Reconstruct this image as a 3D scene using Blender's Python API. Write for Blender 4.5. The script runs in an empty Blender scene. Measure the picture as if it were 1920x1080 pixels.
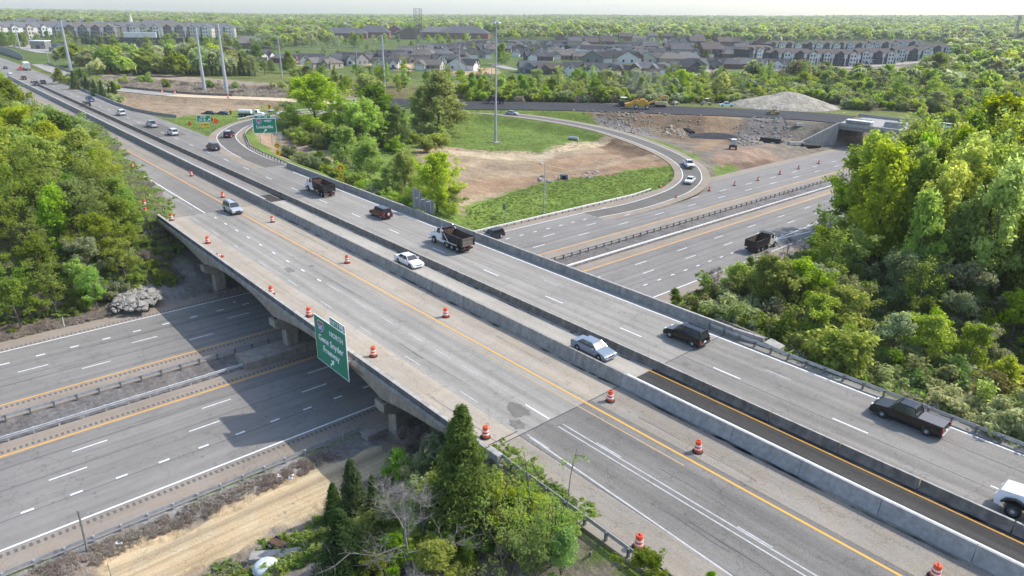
import bpy, bmesh, math, random
import numpy as np
from mathutils import Vector, Matrix
rnd = random.Random(7)
nrng = np.random.default_rng(11)
C = bpy.context.scene.collection
SC = bpy.context.scene

# ------------------------------------------------------------------ camera
# world axes: X runs along the upper freeway, Y along the lower one, Z up; lower freeway at z = 0
F, TH, RO = 1277.93, 0.37926753, 0.01848406
CAMH = 39.715
ZU = 7.33
AU = math.radians(-48.2)
_ex = np.array([math.cos(AU), math.sin(AU)])
RM = np.array([[_ex[0], _ex[1], 0], [-_ex[1], _ex[0], 0], [0, 0, 1]])
cam = bpy.data.cameras.new('camera')
cam.sensor_fit = 'HORIZONTAL'
cam.angle = 2 * math.atan(960 / F)
cam.clip_start = 0.5
cam.clip_end = 30000
camo = bpy.data.objects.new('camera', cam)
C.objects.link(camo)
_c, _s = math.cos(RO), math.sin(RO)
_X = np.array([1., 0, 0]); _U = np.array([0, math.sin(TH), math.cos(TH)]); _F = np.array([0, math.cos(TH), -math.sin(TH)])
_r = RM @ (_c * _X + _s * _U); _u = RM @ (-_s * _X + _c * _U); _f = RM @ _F
camo.matrix_world = Matrix(((_r[0], _u[0], -_f[0], 0), (_r[1], _u[1], -_f[1], 0), (_r[2], _u[2], -_f[2], CAMH), (0, 0, 0, 1)))
SC.camera = camo

# ------------------------------------------------------------------ sky, sun, exposure
SUN = Vector((0.40, 0.89, 1.0)).normalized()
w = bpy.data.worlds.new('World'); SC.world = w; w.use_nodes = True
nt = w.node_tree; nt.nodes.clear()
sky = nt.nodes.new('ShaderNodeTexSky'); sky.sky_type = 'NISHITA'; sky.sun_disc = False
sky.sun_elevation = math.asin(SUN.z); sky.sun_rotation = math.atan2(SUN.x, SUN.y)
sky.air_density = 1.0; sky.dust_density = 1.7; sky.ozone_density = 1.8; sky.altitude = 150
bg = nt.nodes.new('ShaderNodeBackground'); bg.inputs['Strength'].default_value = 0.15
out = nt.nodes.new('ShaderNodeOutputWorld')
nt.links.new(sky.outputs[0], bg.inputs[0]); nt.links.new(bg.outputs[0], out.inputs[0])
sl = bpy.data.lights.new('sun', 'SUN'); sl.energy = 2.35; sl.angle = math.radians(0.6); sl.color = (1.0, 0.955, 0.89)
so = bpy.data.objects.new('sun', sl); C.objects.link(so)
so.rotation_euler = SUN.to_track_quat('Z', 'Y').to_euler(); so.location = (0, 0, 200)
SC.view_settings.view_transform = 'Standard'; SC.view_settings.look = 'None'
SC.view_settings.exposure = 0.95; SC.view_settings.gamma = 1.0; SC.view_settings.use_curve_mapping = False
SC.render.engine = 'CYCLES'
cy = SC.cycles
cy.use_denoising = True
cy.max_bounces = 6; cy.diffuse_bounces = 3; cy.glossy_bounces = 2; cy.transmission_bounces = 4
cy.transparent_max_bounces = 6; cy.volume_bounces = 2
cy.use_adaptive_sampling = True; cy.adaptive_threshold = 0.02
HAZE = 0.000095

# ------------------------------------------------------------------ photograph point -> place on the ground
def ray(px, py):
    x = (px - 960) / F; v = (540 - py) / F
    x, v = _c * x - _s * v, _s * x + _c * v
    return RM @ np.array([x, math.cos(TH) + v * math.sin(TH), -math.sin(TH) + v * math.cos(TH)])
def at(px, py, z=0.0):
    d = ray(px, py); k = (z - CAMH) / d[2]
    return (d[0] * k, d[1] * k, z)
def atd(px, py, D):
    d = ray(px, py); k = D / math.hypot(d[0], d[1])
    return (d[0] * k, d[1] * k, CAMH + d[2] * k)
def proj(p):
    q = RM.T @ (np.array(p, float) - np.array([0, 0, CAMH]))
    y = q[1] * math.cos(TH) - q[2] * math.sin(TH); u = q[1] * math.sin(TH) + q[2] * math.cos(TH)
    if y < .1: return (-9999, -9999)
    x, v = q[0] / y, u / y
    return (960 + F * (_c * x + _s * v), 540 - F * (-_s * x + _c * v))

# ------------------------------------------------------------------ helpers
def tag(o, label=None, cat=None, group=None, kind=None):
    if label: o['label'] = label
    if cat: o['category'] = cat
    if group: o['group'] = group
    if kind: o['kind'] = kind
    return o
def link(o, parent=None):
    C.objects.link(o)
    if parent is not None: o.parent = parent
    return o
def thing(name, label, cat, loc=(0, 0, 0), rz=0.0, group=None, sc=1.0):
    o = bpy.data.objects.new(name, None); link(o)
    o.empty_display_size = .3
    o.location = loc; o.rotation_euler = (0, 0, rz); o.scale = (sc, sc, sc)
    return tag(o, label, cat, group)
def copy_tree(o, parent=None):
    c = o.copy(); link(c)
    c.parent = parent
    for ch in list(o.children): copy_tree(ch, c)
    return c
def place(proto, loc, rz, label, group=None, sc=None, used=set()):
    if proto.name not in used:
        used.add(proto.name); c = proto
    else:
        c = copy_tree(proto)
    c.location = loc; c.rotation_euler = (0, 0, rz)
    if sc: c.scale = (sc, sc, sc) if not isinstance(sc, tuple) else sc
    c['label'] = label
    if group: c['group'] = group
    return c
ORD = 'first second third fourth fifth sixth seventh eighth ninth tenth eleventh twelfth thirteenth fourteenth fifteenth sixteenth seventeenth eighteenth nineteenth'.split()
TENS = {2: 'twenty', 3: 'thirty', 4: 'forty', 5: 'fifty', 6: 'sixty', 7: 'seventy', 8: 'eighty', 9: 'ninety'}
def nth(n):
    if n < 20: return ORD[n - 1]
    a, b = divmod(n, 10)
    return TENS[a] + '-' + ORD[b - 1] if b else TENS[a][:-1] + 'ieth'
class MB:
    """collects faces for one mesh"""
    def __init__(s): s.v = []; s.f = []; s.m = []; s.mi = 0
    def add(s, vs, fs):
        b = len(s.v); s.v.extend([tuple(p) for p in vs])
        for f in fs: s.f.append(tuple(i + b for i in f)); s.m.append(s.mi)
        return s
    def box(s, x0, x1, y0, y1, z0, z1):
        return s.hexa([(x0, y0, z0), (x1, y0, z0), (x1, y1, z0), (x0, y1, z0), (x0, y0, z1), (x1, y0, z1), (x1, y1, z1), (x0, y1, z1)])
    def hexa(s, p):
        return s.add(p, [(3, 2, 1, 0), (4, 5, 6, 7), (0, 1, 5, 4), (1, 2, 6, 5), (2, 3, 7, 6), (3, 0, 4, 7)])
    def tube(s, a, b, ra, rb=None, n=8, cap=True):
        rb = ra if rb is None else rb
        a = Vector(a); b = Vector(b); d = (b - a)
        if d.length < 1e-6: return s
        q = d.normalized(); u = q.orthogonal().normalized(); v2 = q.cross(u)
        vs = []
        for c0, r in ((a, ra), (b, rb)):
            for i in range(n):
                t = 2 * math.pi * i / n
                vs.append(c0 + (u * math.cos(t) + v2 * math.sin(t)) * r)
        fs = [(i, (i + 1) % n, n + (i + 1) % n, n + i) for i in range(n)]
        if cap: fs += [tuple(range(n - 1, -1, -1)), tuple(range(n, 2 * n))]
        return s.add(vs, fs)
    def path(s, pts, r, n=5):
        for i in range(len(pts) - 1):
            r0 = r[i] if isinstance(r, (list, tuple)) else r
            r1 = r[i + 1] if isinstance(r, (list, tuple)) else r
            s.tube(pts[i], pts[i + 1], r0, r1, n, cap=(i in (0, len(pts) - 2)))
        return s
    def lathe(s, prof, n=16, c=(0, 0, 0)):
        vs = []; fs = []
        for r, z in prof:
            for i in range(n):
                t = 2 * math.pi * i / n
                vs.append((c[0] + r * math.cos(t), c[1] + r * math.sin(t), c[2] + z))
        for k in range(len(prof) - 1):
            for i in range(n):
                fs.append((k * n + i, k * n + (i + 1) % n, (k + 1) * n + (i + 1) % n, (k + 1) * n + i))
        fs.append(tuple(range(n - 1, -1, -1))); fs.append(tuple(range((len(prof) - 1) * n, len(prof) * n)))
        return s.add(vs, fs)
    def prism(s, poly, a0, a1, axis='y'):
        """polygon in two axes extruded along the third"""
        n = len(poly)
        mk = {'y': lambda p, a: (p[0], a, p[1]), 'x': lambda p, a: (a, p[0], p[1]), 'z': lambda p, a: (p[0], p[1], a)}[axis]
        vs = [mk(p, a0) for p in poly] + [mk(p, a1) for p in poly]
        fs = [(i, (i + 1) % n, n + (i + 1) % n, n + i) for i in range(n)]
        fs += [tuple(range(n - 1, -1, -1)), tuple(range(n, 2 * n))]
        return s.add(vs, fs)
    def mesh(s, name, mats, smooth=False):
        me = bpy.data.meshes.new(name)
        me.from_pydata(s.v, [], s.f)
        for m in (mats if isinstance(mats, (list, tuple)) else [mats]): me.materials.append(m)
        me.polygons.foreach_set('material_index', s.m)
        bm = bmesh.new(); bm.from_mesh(me); bmesh.ops.recalc_face_normals(bm, faces=bm.faces); bm.to_mesh(me); bm.free()
        if smooth: me.polygons.foreach_set('use_smooth', [True] * len(me.polygons))
        me.update()
        return me
    def obj(s, name, mats, parent=None, smooth=False, bevel=0):
        o = bpy.data.objects.new(name, s.mesh(name, mats, smooth))
        link(o, parent)
        if bevel:
            b = o.modifiers.new('bevel', 'BEVEL'); b.width = bevel; b.segments = 2; b.limit_method = 'ANGLE'; b.angle_limit = math.radians(35)
        return o
def obj_of(name, me, parent=None, loc=(0, 0, 0), rz=0):
    o = bpy.data.objects.new(name, me); link(o, parent); o.location = loc; o.rotation_euler = (0, 0, rz); return o
def ssf(a, b, x):
    t = np.clip((x - a) / (b - a), 0, 1); return t * t * (3 - 2 * t)

# ------------------------------------------------------------------ materials
def mat(name, col, rough=.6, metal=0.0, var=0.0, vscale=1.0, grain=0.0, gscale=30.0, spec=.5, stretch=None, bump=0.0, coat=0.0, emit=None):
    m = bpy.data.materials.new(name); m.use_nodes = True
    t = m.node_tree; b = t.nodes['Principled BSDF']
    b.inputs['Roughness'].default_value = rough; b.inputs['Metallic'].default_value = metal
    b.inputs['Specular IOR Level'].default_value = spec; b.inputs['Coat Weight'].default_value = coat
    b.inputs['Base Color'].default_value = (*col, 1)
    if var or grain:
        g = t.nodes.new('ShaderNodeNewGeometry'); mp = t.nodes.new('ShaderNodeMapping')
        t.links.new(g.outputs['Position'], mp.inputs[0])
        if stretch: mp.inputs['Scale'].default_value = stretch
        n1 = t.nodes.new('ShaderNodeTexNoise'); n1.inputs['Scale'].default_value = vscale; n1.inputs['Detail'].default_value = 5
        t.links.new(mp.outputs[0], n1.inputs[0])
        n2 = t.nodes.new('ShaderNodeTexNoise'); n2.inputs['Scale'].default_value = gscale; n2.inputs['Detail'].default_value = 2
        t.links.new(g.outputs['Position'], n2.inputs[0])
        mr = t.nodes.new('ShaderNodeMapRange'); mr.inputs[1].default_value = .3; mr.inputs[2].default_value = .7
        mr.inputs[3].default_value = 1 - var; mr.inputs[4].default_value = 1 + var; t.links.new(n1.outputs[0], mr.inputs[0])
        mr2 = t.nodes.new('ShaderNodeMapRange'); mr2.inputs[1].default_value = .3; mr2.inputs[2].default_value = .7
        mr2.inputs[3].default_value = 1 - grain; mr2.inputs[4].default_value = 1 + grain; t.links.new(n2.outputs[0], mr2.inputs[0])
        mu = t.nodes.new('ShaderNodeMath'); mu.operation = 'MULTIPLY'; t.links.new(mr.outputs[0], mu.inputs[0]); t.links.new(mr2.outputs[0], mu.inputs[1])
        vm = t.nodes.new('ShaderNodeVectorMath'); vm.operation = 'SCALE'; vm.inputs[0].default_value = col
        t.links.new(mu.outputs[0], vm.inputs['Scale']); t.links.new(vm.outputs[0], b.inputs['Base Color'])
        if bump:
            bp = t.nodes.new('ShaderNodeBump'); bp.inputs['Strength'].default_value = bump; bp.inputs['Distance'].default_value = .05
            t.links.new(n2.outputs[0], bp.inputs['Height']); t.links.new(bp.outputs[0], b.inputs['Normal'])
    if emit:
        b.inputs['Emission Color'].default_value = (*col, 1); b.inputs['Emission Strength'].default_value = emit
    return m
def pave(name, col, axis, tracks=(), warm=None, streak=.16, grain=.13, spots=.35):
    """worn pavement: lengthwise streaks, wheel tracks at given offsets across the road, blotches, aggregate, thin cracks"""
    m = bpy.data.materials.new(name); m.use_nodes = True; t = m.node_tree; N = t.nodes; L = t.links
    b = N['Principled BSDF']; b.inputs['Roughness'].default_value = .85; b.inputs['Specular IOR Level'].default_value = .25
    g = N.new('ShaderNodeNewGeometry')
    def noise(scale, sc, det=4, rough=.55):
        mp = N.new('ShaderNodeMapping'); mp.inputs['Scale'].default_value = sc; L.new(g.outputs['Position'], mp.inputs[0])
        n = N.new('ShaderNodeTexNoise'); n.inputs['Scale'].default_value = scale; n.inputs['Detail'].default_value = det; n.inputs['Roughness'].default_value = rough
        L.new(mp.outputs[0], n.inputs[0]); return n.outputs[0]
    def rng(src, a, bb, lo, hi):
        r = N.new('ShaderNodeMapRange'); L.new(src, r.inputs[0]); r.inputs[1].default_value = a; r.inputs[2].default_value = bb
        r.inputs[3].default_value = lo; r.inputs[4].default_value = hi; return r.outputs[0]
    def mul(a, bb):
        n = N.new('ShaderNodeMath'); n.operation = 'MULTIPLY'; L.new(a, n.inputs[0]); L.new(bb, n.inputs[1]); return n.outputs[0]
    along = (.02, 1.1, 1) if axis == 'x' else (1.1, .02, 1)
    along2 = (.1, 3.5, 1) if axis == 'x' else (3.5, .1, 1)
    f = rng(noise(1, along, 3), .3, .7, 1 - streak, 1 + streak)
    f = mul(f, rng(noise(1, along2, 3), .3, .7, 1 - streak * .5, 1 + streak * .5))
    f = mul(f, rng(noise(.12, (1, 1, 1), 6), .3, .7, 1 - .1, 1 + .1))
    f = mul(f, rng(noise(1.1, (1, 1, 1), 6, .7), .3, .75, 1 + .06, 1 - .08))
    f = mul(f, rng(noise(11, (1, 1, 1), 2), .3, .7, 1 - grain, 1 + grain))
    sp = N.new('ShaderNodeTexVoronoi'); sp.inputs['Scale'].default_value = .42; L.new(g.outputs['Position'], sp.inputs[0])
    f = mul(f, rng(sp.outputs['Distance'], .03, .1, 1 - spots, 1))
    # wandering hairline cracks
    wv = N.new('ShaderNodeTexVoronoi'); wv.feature = 'DISTANCE_TO_EDGE'; wv.inputs['Scale'].default_value = .16
    ad = N.new('ShaderNodeVectorMath'); ad.operation = 'ADD'; L.new(g.outputs['Position'], ad.inputs[0])
    nn = N.new('ShaderNodeTexNoise'); nn.inputs['Scale'].default_value = .7; nn.inputs['Detail'].default_value = 6; L.new(g.outputs['Position'], nn.inputs[0])
    sv = N.new('ShaderNodeVectorMath'); sv.operation = 'SCALE'; sv.inputs['Scale'].default_value = 3.5; L.new(nn.outputs['Color'], sv.inputs[0]); L.new(sv.outputs[0], ad.inputs[1])
    L.new(ad.outputs[0], wv.inputs[0])
    f = mul(f, rng(wv.outputs[0], .0, .012, .72, 1))
    if tracks:
        sx = N.new('ShaderNodeSeparateXYZ'); L.new(g.outputs['Position'], sx.inputs[0])
        crd = sx.outputs[1 if axis == 'x' else 0]
        for c0, wd, dk in tracks:
            a = N.new('ShaderNodeMath'); a.operation = 'SUBTRACT'; L.new(crd, a.inputs[0]); a.inputs[1].default_value = c0
            ab = N.new('ShaderNodeMath'); ab.operation = 'ABSOLUTE'; L.new(a.outputs[0], ab.inputs[0])
            r = N.new('ShaderNodeMapRange'); r.interpolation_type = 'SMOOTHSTEP'; L.new(ab.outputs[0], r.inputs[0])
            r.inputs[1].default_value = 0; r.inputs[2].default_value = wd; r.inputs[3].default_value = dk; r.inputs[4].default_value = 1
            f = mul(f, r.outputs[0])
    vm = N.new('ShaderNodeVectorMath'); vm.operation = 'SCALE'; vm.inputs[0].default_value = (col[0] * .80, col[1] * .757, col[2] * .685); L.new(f, vm.inputs['Scale'])
    res = vm.outputs[0]
    if warm:
        mx = N.new('ShaderNodeMix'); mx.data_type = 'RGBA'; mx.blend_type = 'MULTIPLY'
        mx.inputs['B'].default_value = (*warm, 1); L.new(res, mx.inputs['A'])
        L.new(rng(noise(.5, (1, 1, 1), 5), .35, .65, 0, 1), mx.inputs['Factor']); res = mx.outputs['Result']
    L.new(res, b.inputs['Base Color'])
    return m
def paint(name, col, wear=.5):
    m = bpy.data.materials.new(name); m.use_nodes = True; t = m.node_tree; N = t.nodes; L = t.links
    b = N['Principled BSDF']; b.inputs['Roughness'].default_value = .7
    g = N.new('ShaderNodeNewGeometry'); n = N.new('ShaderNodeTexNoise'); n.inputs['Scale'].default_value = 2.5; n.inputs['Detail'].default_value = 8; n.inputs['Roughness'].default_value = .75
    L.new(g.outputs['Position'], n.inputs[0])
    r = N.new('ShaderNodeMapRange'); L.new(n.outputs[0], r.inputs[0]); r.inputs[1].default_value = .42; r.inputs[2].default_value = .68; r.inputs[3].default_value = 0; r.inputs[4].default_value = wear
    mx = N.new('ShaderNodeMix'); mx.data_type = 'RGBA'; mx.inputs['A'].default_value = (*col, 1); mx.inputs['B'].default_value = (.3, .29, .27, 1)
    L.new(r.outputs[0], mx.inputs['Factor']); L.new(mx.outputs['Result'], b.inputs['Base Color'])
    return m
def leafmat(name, col, col2, trans=.4):
    m = bpy.data.materials.new(name); m.use_nodes = True; t = m.node_tree; N = t.nodes; L = t.links
    N.clear(); o = N.new('ShaderNodeOutputMaterial')
    g = N.new('ShaderNodeNewGeometry'); oi = N.new('ShaderNodeObjectInfo')
    mx = N.new('ShaderNodeMix'); mx.data_type = 'RGBA'; mx.inputs['A'].default_value = (*col, 1); mx.inputs['B'].default_value = (*col2, 1)
    ad = N.new('ShaderNodeMath'); ad.operation = 'MULTIPLY_ADD'; L.new(g.outputs['Random Per Island'], ad.inputs[0]); ad.inputs[1].default_value = .55
    m2 = N.new('ShaderNodeMath'); m2.operation = 'MULTIPLY'; L.new(oi.outputs['Random'], m2.inputs[0]); m2.inputs[1].default_value = .55
    L.new(m2.outputs[0], ad.inputs[2]); L.new(ad.outputs[0], mx.inputs['Factor'])
    hs = N.new('ShaderNodeHueSaturation'); L.new(mx.outputs['Result'], hs.inputs['Color'])
    r = N.new('ShaderNodeMapRange'); L.new(oi.outputs['Random'], r.inputs[0]); r.inputs[3].default_value = .78; r.inputs[4].default_value = 1.2; L.new(r.outputs[0], hs.inputs['Value'])
    wn = N.new('ShaderNodeTexWhiteNoise'); wn.noise_dimensions = '1D'; L.new(oi.outputs['Random'], wn.inputs['W']); sp_ = N.new('ShaderNodeSeparateColor'); L.new(wn.outputs['Color'], sp_.inputs[0])
    for ch, tgt, lo, hi in ((0, 'Hue', .478, .522), (1, 'Saturation', .74, 1.02)):
        q = N.new('ShaderNodeMapRange'); L.new(sp_.outputs[ch], q.inputs[0]); q.inputs[3].default_value = lo; q.inputs[4].default_value = hi; L.new(q.outputs[0], hs.inputs[tgt])
    d = N.new('ShaderNodeBsdfDiffuse'); tr = N.new('ShaderNodeBsdfTranslucent'); ms = N.new('ShaderNodeMixShader'); ms.inputs[0].default_value = trans
    L.new(hs.outputs[0], d.inputs[0]); h2 = N.new('ShaderNodeHueSaturation'); h2.inputs['Value'].default_value = 1.55; h2.inputs['Saturation'].default_value = 1.1; L.new(hs.outputs[0], h2.inputs['Color']); L.new(h2.outputs[0], tr.inputs[0]); L.new(d.outputs[0], ms.inputs[1]); L.new(tr.outputs[0], ms.inputs[2]); L.new(ms.outputs[0], o.inputs[0])
    return m
def flat(name, col, rough=.5, metal=0, spec=.5): return mat(name, col, rough, metal, spec=spec)

M = {}
M['deck_lane'] = pave('worn deck concrete', (.36, .355, .34), 'x', [(33.9, .6, .9), (35.4, .5, .91), (37.6, .55, .9), (39.1, .5, .9), (38.4, .35, .93), (36.5, .5, 1.06)], None)
M['deck_side'] = pave('pale dusty deck concrete', (.46, .43, .385), 'x', (), (1.0, .95, .88), streak=.1)
M['deck_new'] = pave('fresh deck concrete', (.47, .455, .42), 'x', (), None, streak=.1, spots=.1)
M['deck_wb'] = pave('grey deck concrete', (.37, .362, .345), 'x', [(53.4, .5, .9), (55.0, .5, .91), (57.0, .55, .89), (58.7, .5, .9), (57.8, .35, .92), (60.6, 1.0, .96)], None, streak=.13)
M['asph_near'] = pave('weathered grey asphalt', (.225, .222, .216), 'x', [(34.9, .9, .92), (38.9, 1.3, .82), (32.6, .16, .8)], None, grain=.2)
M['asph_side'] = pave('dusty shoulder asphalt', (.34, .325, .30), 'x', (), (1.0, .95, .88), grain=.18, streak=.1)
M['asph_dark'] = pave('fresh dark asphalt', (.062, .061, .06), 'x', [(48.6, .5, 1.25)], None, grain=.2, streak=.22)
M['asph_wb'] = pave('grey asphalt of the far lanes', (.29, .285, .275), 'x', [(54.2, .9, .9), (57.5, 1, .92)], None, grain=.18)
M['low_lane'] = pave('grey freeway asphalt', (.29, .288, .285), 'y', [(-66.4, .5, .9), (-68.1, .5, .9), (-67.2, .3, .9), (-69.9, .5, .86), (-71.6, .5, .88), (-70.7, .5, .86), (-63, .5, .93), (-64.5, .5, .93), (-88, .5, .89), (-89.7, .5, .9), (-84.3, .6, .86), (-86.1, .5, .88), (-91.6, .5, .92), (-93.2, .5, .92), (-96, 1.2, 1.06)], None, grain=.1, streak=.1)
M['low_side'] = pave('dusty lower shoulder', (.36, .33, .3), 'y', (), (1.0, .94, .87), streak=.08)
M['tar_pale'] = pave('faded tar patch', (.21, .207, .2), 'x'); M['ramp_asph'] = pave('dark patched ramp asphalt', (.185, .18, .17), 'x', (), None, grain=.2, streak=.15)
M['ramp_side'] = pave('dusty ramp shoulder', (.36, .325, .28), 'x', (), (1, .93, .85), streak=.08)
M['track'] = pave('rutted tan dirt', (.60, .505, .35), 'y', [(-46.2, .35, .8), (-48.0, .35, .8), (-44.9, .3, .86), (-47.1, .3, 1.1), (-49.3, .4, .85)], (1.0, .93, .84), streak=.28, grain=.2)
M['new_asph'] = pave('fresh black paving', (.05, .051, .055), 'x', (), None, grain=.15, streak=.35)
M['street'] = pave('pale concrete street', (.42, .41, .39), 'x', (), None)
M['white'] = paint('white road paint', (.8, .8, .78), .45)
M['white_old'] = paint('worn white road paint', (.5, .495, .48), .9)
M['yellow'] = paint('yellow road paint', (.80, .38, .022), .3)
M['yellow_old'] = paint('faded yellow road paint', (.52, .33, .12), .8)
M['tar'] = flat('black joint filler', (.05, .05, .05), .6)
M['rumble'] = flat('rumble strip shade', (.12, .11, .10), .9)
def concrete(name, col, streakv=.2):
    return mat(name, tuple(c * .74 for c in col), .85, var=streakv * 1.25, vscale=1.6, grain=.16, gscale=2.3, spec=.25, stretch=(1, 1, .2))
M['conc'] = concrete('grey weathered concrete', (.37, .355, .325), .16)
M['conc_light'] = concrete('pale concrete', (.46, .44, .40), .12)
M['conc_new'] = concrete('smooth grey concrete', (.44, .435, .425), .09)
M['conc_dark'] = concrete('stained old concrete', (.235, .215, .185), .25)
M['conc_top'] = concrete('concrete tops painted sunlit', (.5, .47, .42), .12)  # sunlit look of ledge and barrier tops put into this paler tone
M['conc_warm'] = concrete('warm beam concrete', (.38, .34, .28), .16)
M['galv'] = mat('galvanised steel', (.42, .43, .44), .5, .35, var=.15, vscale=2)
M['galv_dark'] = mat('weathered steel', (.17, .17, .17), .6, .3, var=.2, vscale=2)
M['pole'] = mat('galvanised pole', (.40, .42, .44), .45, .3, var=.08, vscale=.6)
M['black'] = flat('black rubber', (.018, .018, .018), .8)
M['tyre'] = flat('tyre rubber', (.022, .022, .022), .85)
M['rim'] = flat('alloy rim', (.62, .63, .65), .35, .3)
M['glass'] = flat('dark car glass', (.02, .025, .03), .08, 0, .8)
M['trim'] = flat('dark trim', (.03, .03, .032), .5)
M['lampw'] = flat('clear lamp', (.75, .77, .8), .15)
M['lampr'] = flat('red lamp', (.35, .02, .02), .25)
M['chrome'] = flat('chrome', (.6, .6, .62), .2, .9)
def carpaint(name, col, metal=.0): return mat(name, col, .16, metal, spec=.45, coat=.2)
CP = {k: carpaint(k + ' car paint', c) for k, c in dict(white=(.72, .73, .74), silver=(.38, .4, .42), black=(.004, .004, .005), charcoal=(.025, .027, .03), red=(.115, .008, .012),
      greyblue=(.2, .245, .30), navy=(.015, .035, .10), maroon=(.10, .02, .02), grey=(.17, .175, .18), blue=(.02, .06, .2), tan=(.4, .35, .26)).items()}
M['orange'] = mat('orange drum plastic', (.72, .085, .025), .45, var=.1, vscale=6)
M['band'] = mat('white reflective band', (.75, .72, .68), .4, var=.12, vscale=9)
M['signgreen'] = mat('green sign sheeting', (.0, .22, .125), .4)
M['signwhite'] = flat('white sign sheeting', (.9, .92, .9), .4)
M['signyellow'] = flat('yellow sign sheeting', (.95, .55, .012), .4)
M['signorange'] = flat('orange sign sheeting', (.8, .1, .02), .4)
M['signblack'] = flat('black sign lettering', (.02, .02, .02), .5)
M['shieldblue'] = flat('blue shield sheeting', (.02, .05, .3), .4)
M['shieldred'] = flat('red shield sheeting', (.4, .03, .06), .4)
M['signback'] = mat('grey sign back', (.26, .27, .28), .5, .4, var=.1, vscale=2)
M['bark'] = mat('grey brown bark', (.115, .095, .075), .9, var=.3, vscale=2, stretch=(1, 1, .3))
M['bark_pale'] = mat('pale bare wood', (.22, .205, .185), .9, var=.2, vscale=2)
M['leaf_bright'] = leafmat('bright spring leaves', (.27, .36, .03), (.40, .47, .055), 0.6)
M['leaf_mid'] = leafmat('mid green leaves', (.20, .28, .036), (.32, .385, .062), 0.6)
M['leaf_pale'] = leafmat('pale olive leaves', (.26, .30, .115), (.39, .42, .19), 0.5)
M['leaf_fresh'] = leafmat('fresh green leaves', (.19, .32, .03), (.30, .42, .05), 0.58)
M['leaf_cedar'] = leafmat('dark cedar sprays', (.045, .09, .02), (.11, .165, .038), 0.35)
M['leaf_red'] = leafmat('reddish olive leaves', (.21, .20, .075), (.27, .25, .09), 0.45)
M['leaf_brown'] = leafmat('dry brown stems', (.25, .20, .155), (.38, .325, .26), 0.3)
M['leaf_straw'] = leafmat('pale straw stems', (.30, .24, .175), (.46, .39, .30), .3)
M['grass'] = leafmat('grass blades', (.21, .29, .055), (.29, .36, .08), .5)
# ------------------------------------------------------------------ terrain
def polyd(S, T, pts):
    """distance to a polyline with z, and z of the nearest point"""
    best = np.full(S.shape, 1e9); zz = np.zeros(S.shape)
    for (a, b) in zip(pts[:-1], pts[1:]):
        dx, dy = b[0] - a[0], b[1] - a[1]; L2 = dx * dx + dy * dy
        u = np.clip(((S - a[0]) * dx + (T - a[1]) * dy) / L2, 0, 1)
        d = np.hypot(S - a[0] - u * dx, T - a[1] - u * dy); m = d < best
        best = np.where(m, d, best); zz = np.where(m, a[2] + u * (b[2] - a[2]), zz)
    return best, zz
def catmull(pts, n=6):
    P = [np.array(p, float) for p in pts]; P = [2 * P[0] - P[1]] + P + [2 * P[-1] - P[-2]]; o = []
    for i in range(1, len(P) - 2):
        for k in range(n):
            u = k / n; a, b, c, d = P[i - 1:i + 3]
            o.append(.5 * ((2 * b) + (c - a) * u + (2 * a - 5 * b + 4 * c - d) * u * u + (3 * b - a - 3 * c + d) * u ** 3))
    o.append(P[-2]); return o
RAMP = catmull([(-150, 61.5, 7.33), (-163.2, 61.6, 7.33), (-178.5, 63.2, 7.33), (-194.9, 67.2, 7.33), (-206.7, 73.5, 7.33), (-215.2, 79.8, 7.3), (-221.5, 87, 7.25), (-227, 97, 7.2),
                (-230, 112, 7.1), (-228, 130, 7.0), (-220, 147, 6.9), (-205.5, 160, 6.7), (-190, 168.3, 6.4), (-174, 173.2, 6.0), (-152, 174.6, 5.3), (-128, 169.5, 4.1), (-111, 162.5, 2.7), (-101, 153, 1.6),
                (-96.3, 142.5, .8), (-94.8, 132, .3), (-94.5, 120, .02), (-95.6, 108, 0.0)])
NEWE = catmull([(-520, 69, 7.4), (-440, 67.5, 7.4), (-385, 66.5, 7.5), (-350, 68, 7.6), (-320, 76, 7.7), (-296, 88, 7.6), (-271, 108, 7.6), (-250, 122, 7.5), (-228, 141, 7.4), (-204, 160, 7.4), (-181.5, 188, 7.4), (-144, 221, 7.4), (-127, 232.5, 7.5), (-113, 239.5, 7.6), (-104, 241.5, 7.6)])
NEWE2 = [np.array(p, float) for p in [(-48, 241.5, 7.6), (0, 240, 7.6), (60, 236, 7.8)]]
def offs(pts, d):
    o = []
    for i, p in enumerate(pts):
        a = np.array(pts[max(i - 1, 0)]); b = np.array(pts[min(i + 1, len(pts) - 1)]); t_ = (b - a)[:2]; nn = np.array([-t_[1], t_[0]]) / np.hypot(*t_)
        o.append(np.array((p[0] + nn[0] * d, p[1] + nn[1] * d, p[2])))
    return o
NKW = next(i for i, p in enumerate(NEWE) if p[0] > -236)
NKS = next(i for i, p in enumerate(NEWE) if p[0] > -305)
NEWR = offs(NEWE[NKW - 2:], 12.5); NEWRW = offs(NEWE[:NKW + 1], 4.5); NEWR2 = offs(NEWE2, 12.5)
def wob(S, T, k, ph=0.0):
    return (np.sin(S * k + 1.3 * np.sin(T * k * .7 + ph)) + np.sin(T * k * 1.1 + 1.7 * np.sin(S * k * .6 + ph * 2)) + np.sin((S + T) * k * .53 + ph)) / 3
RIDGE_AZ = [(-45, 8), (-36, 10), (-28, 8), (-20, 7), (-2, 28), (8, 38), (18, 50), (30, 68), (37, 78), (50, 78)]
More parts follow.
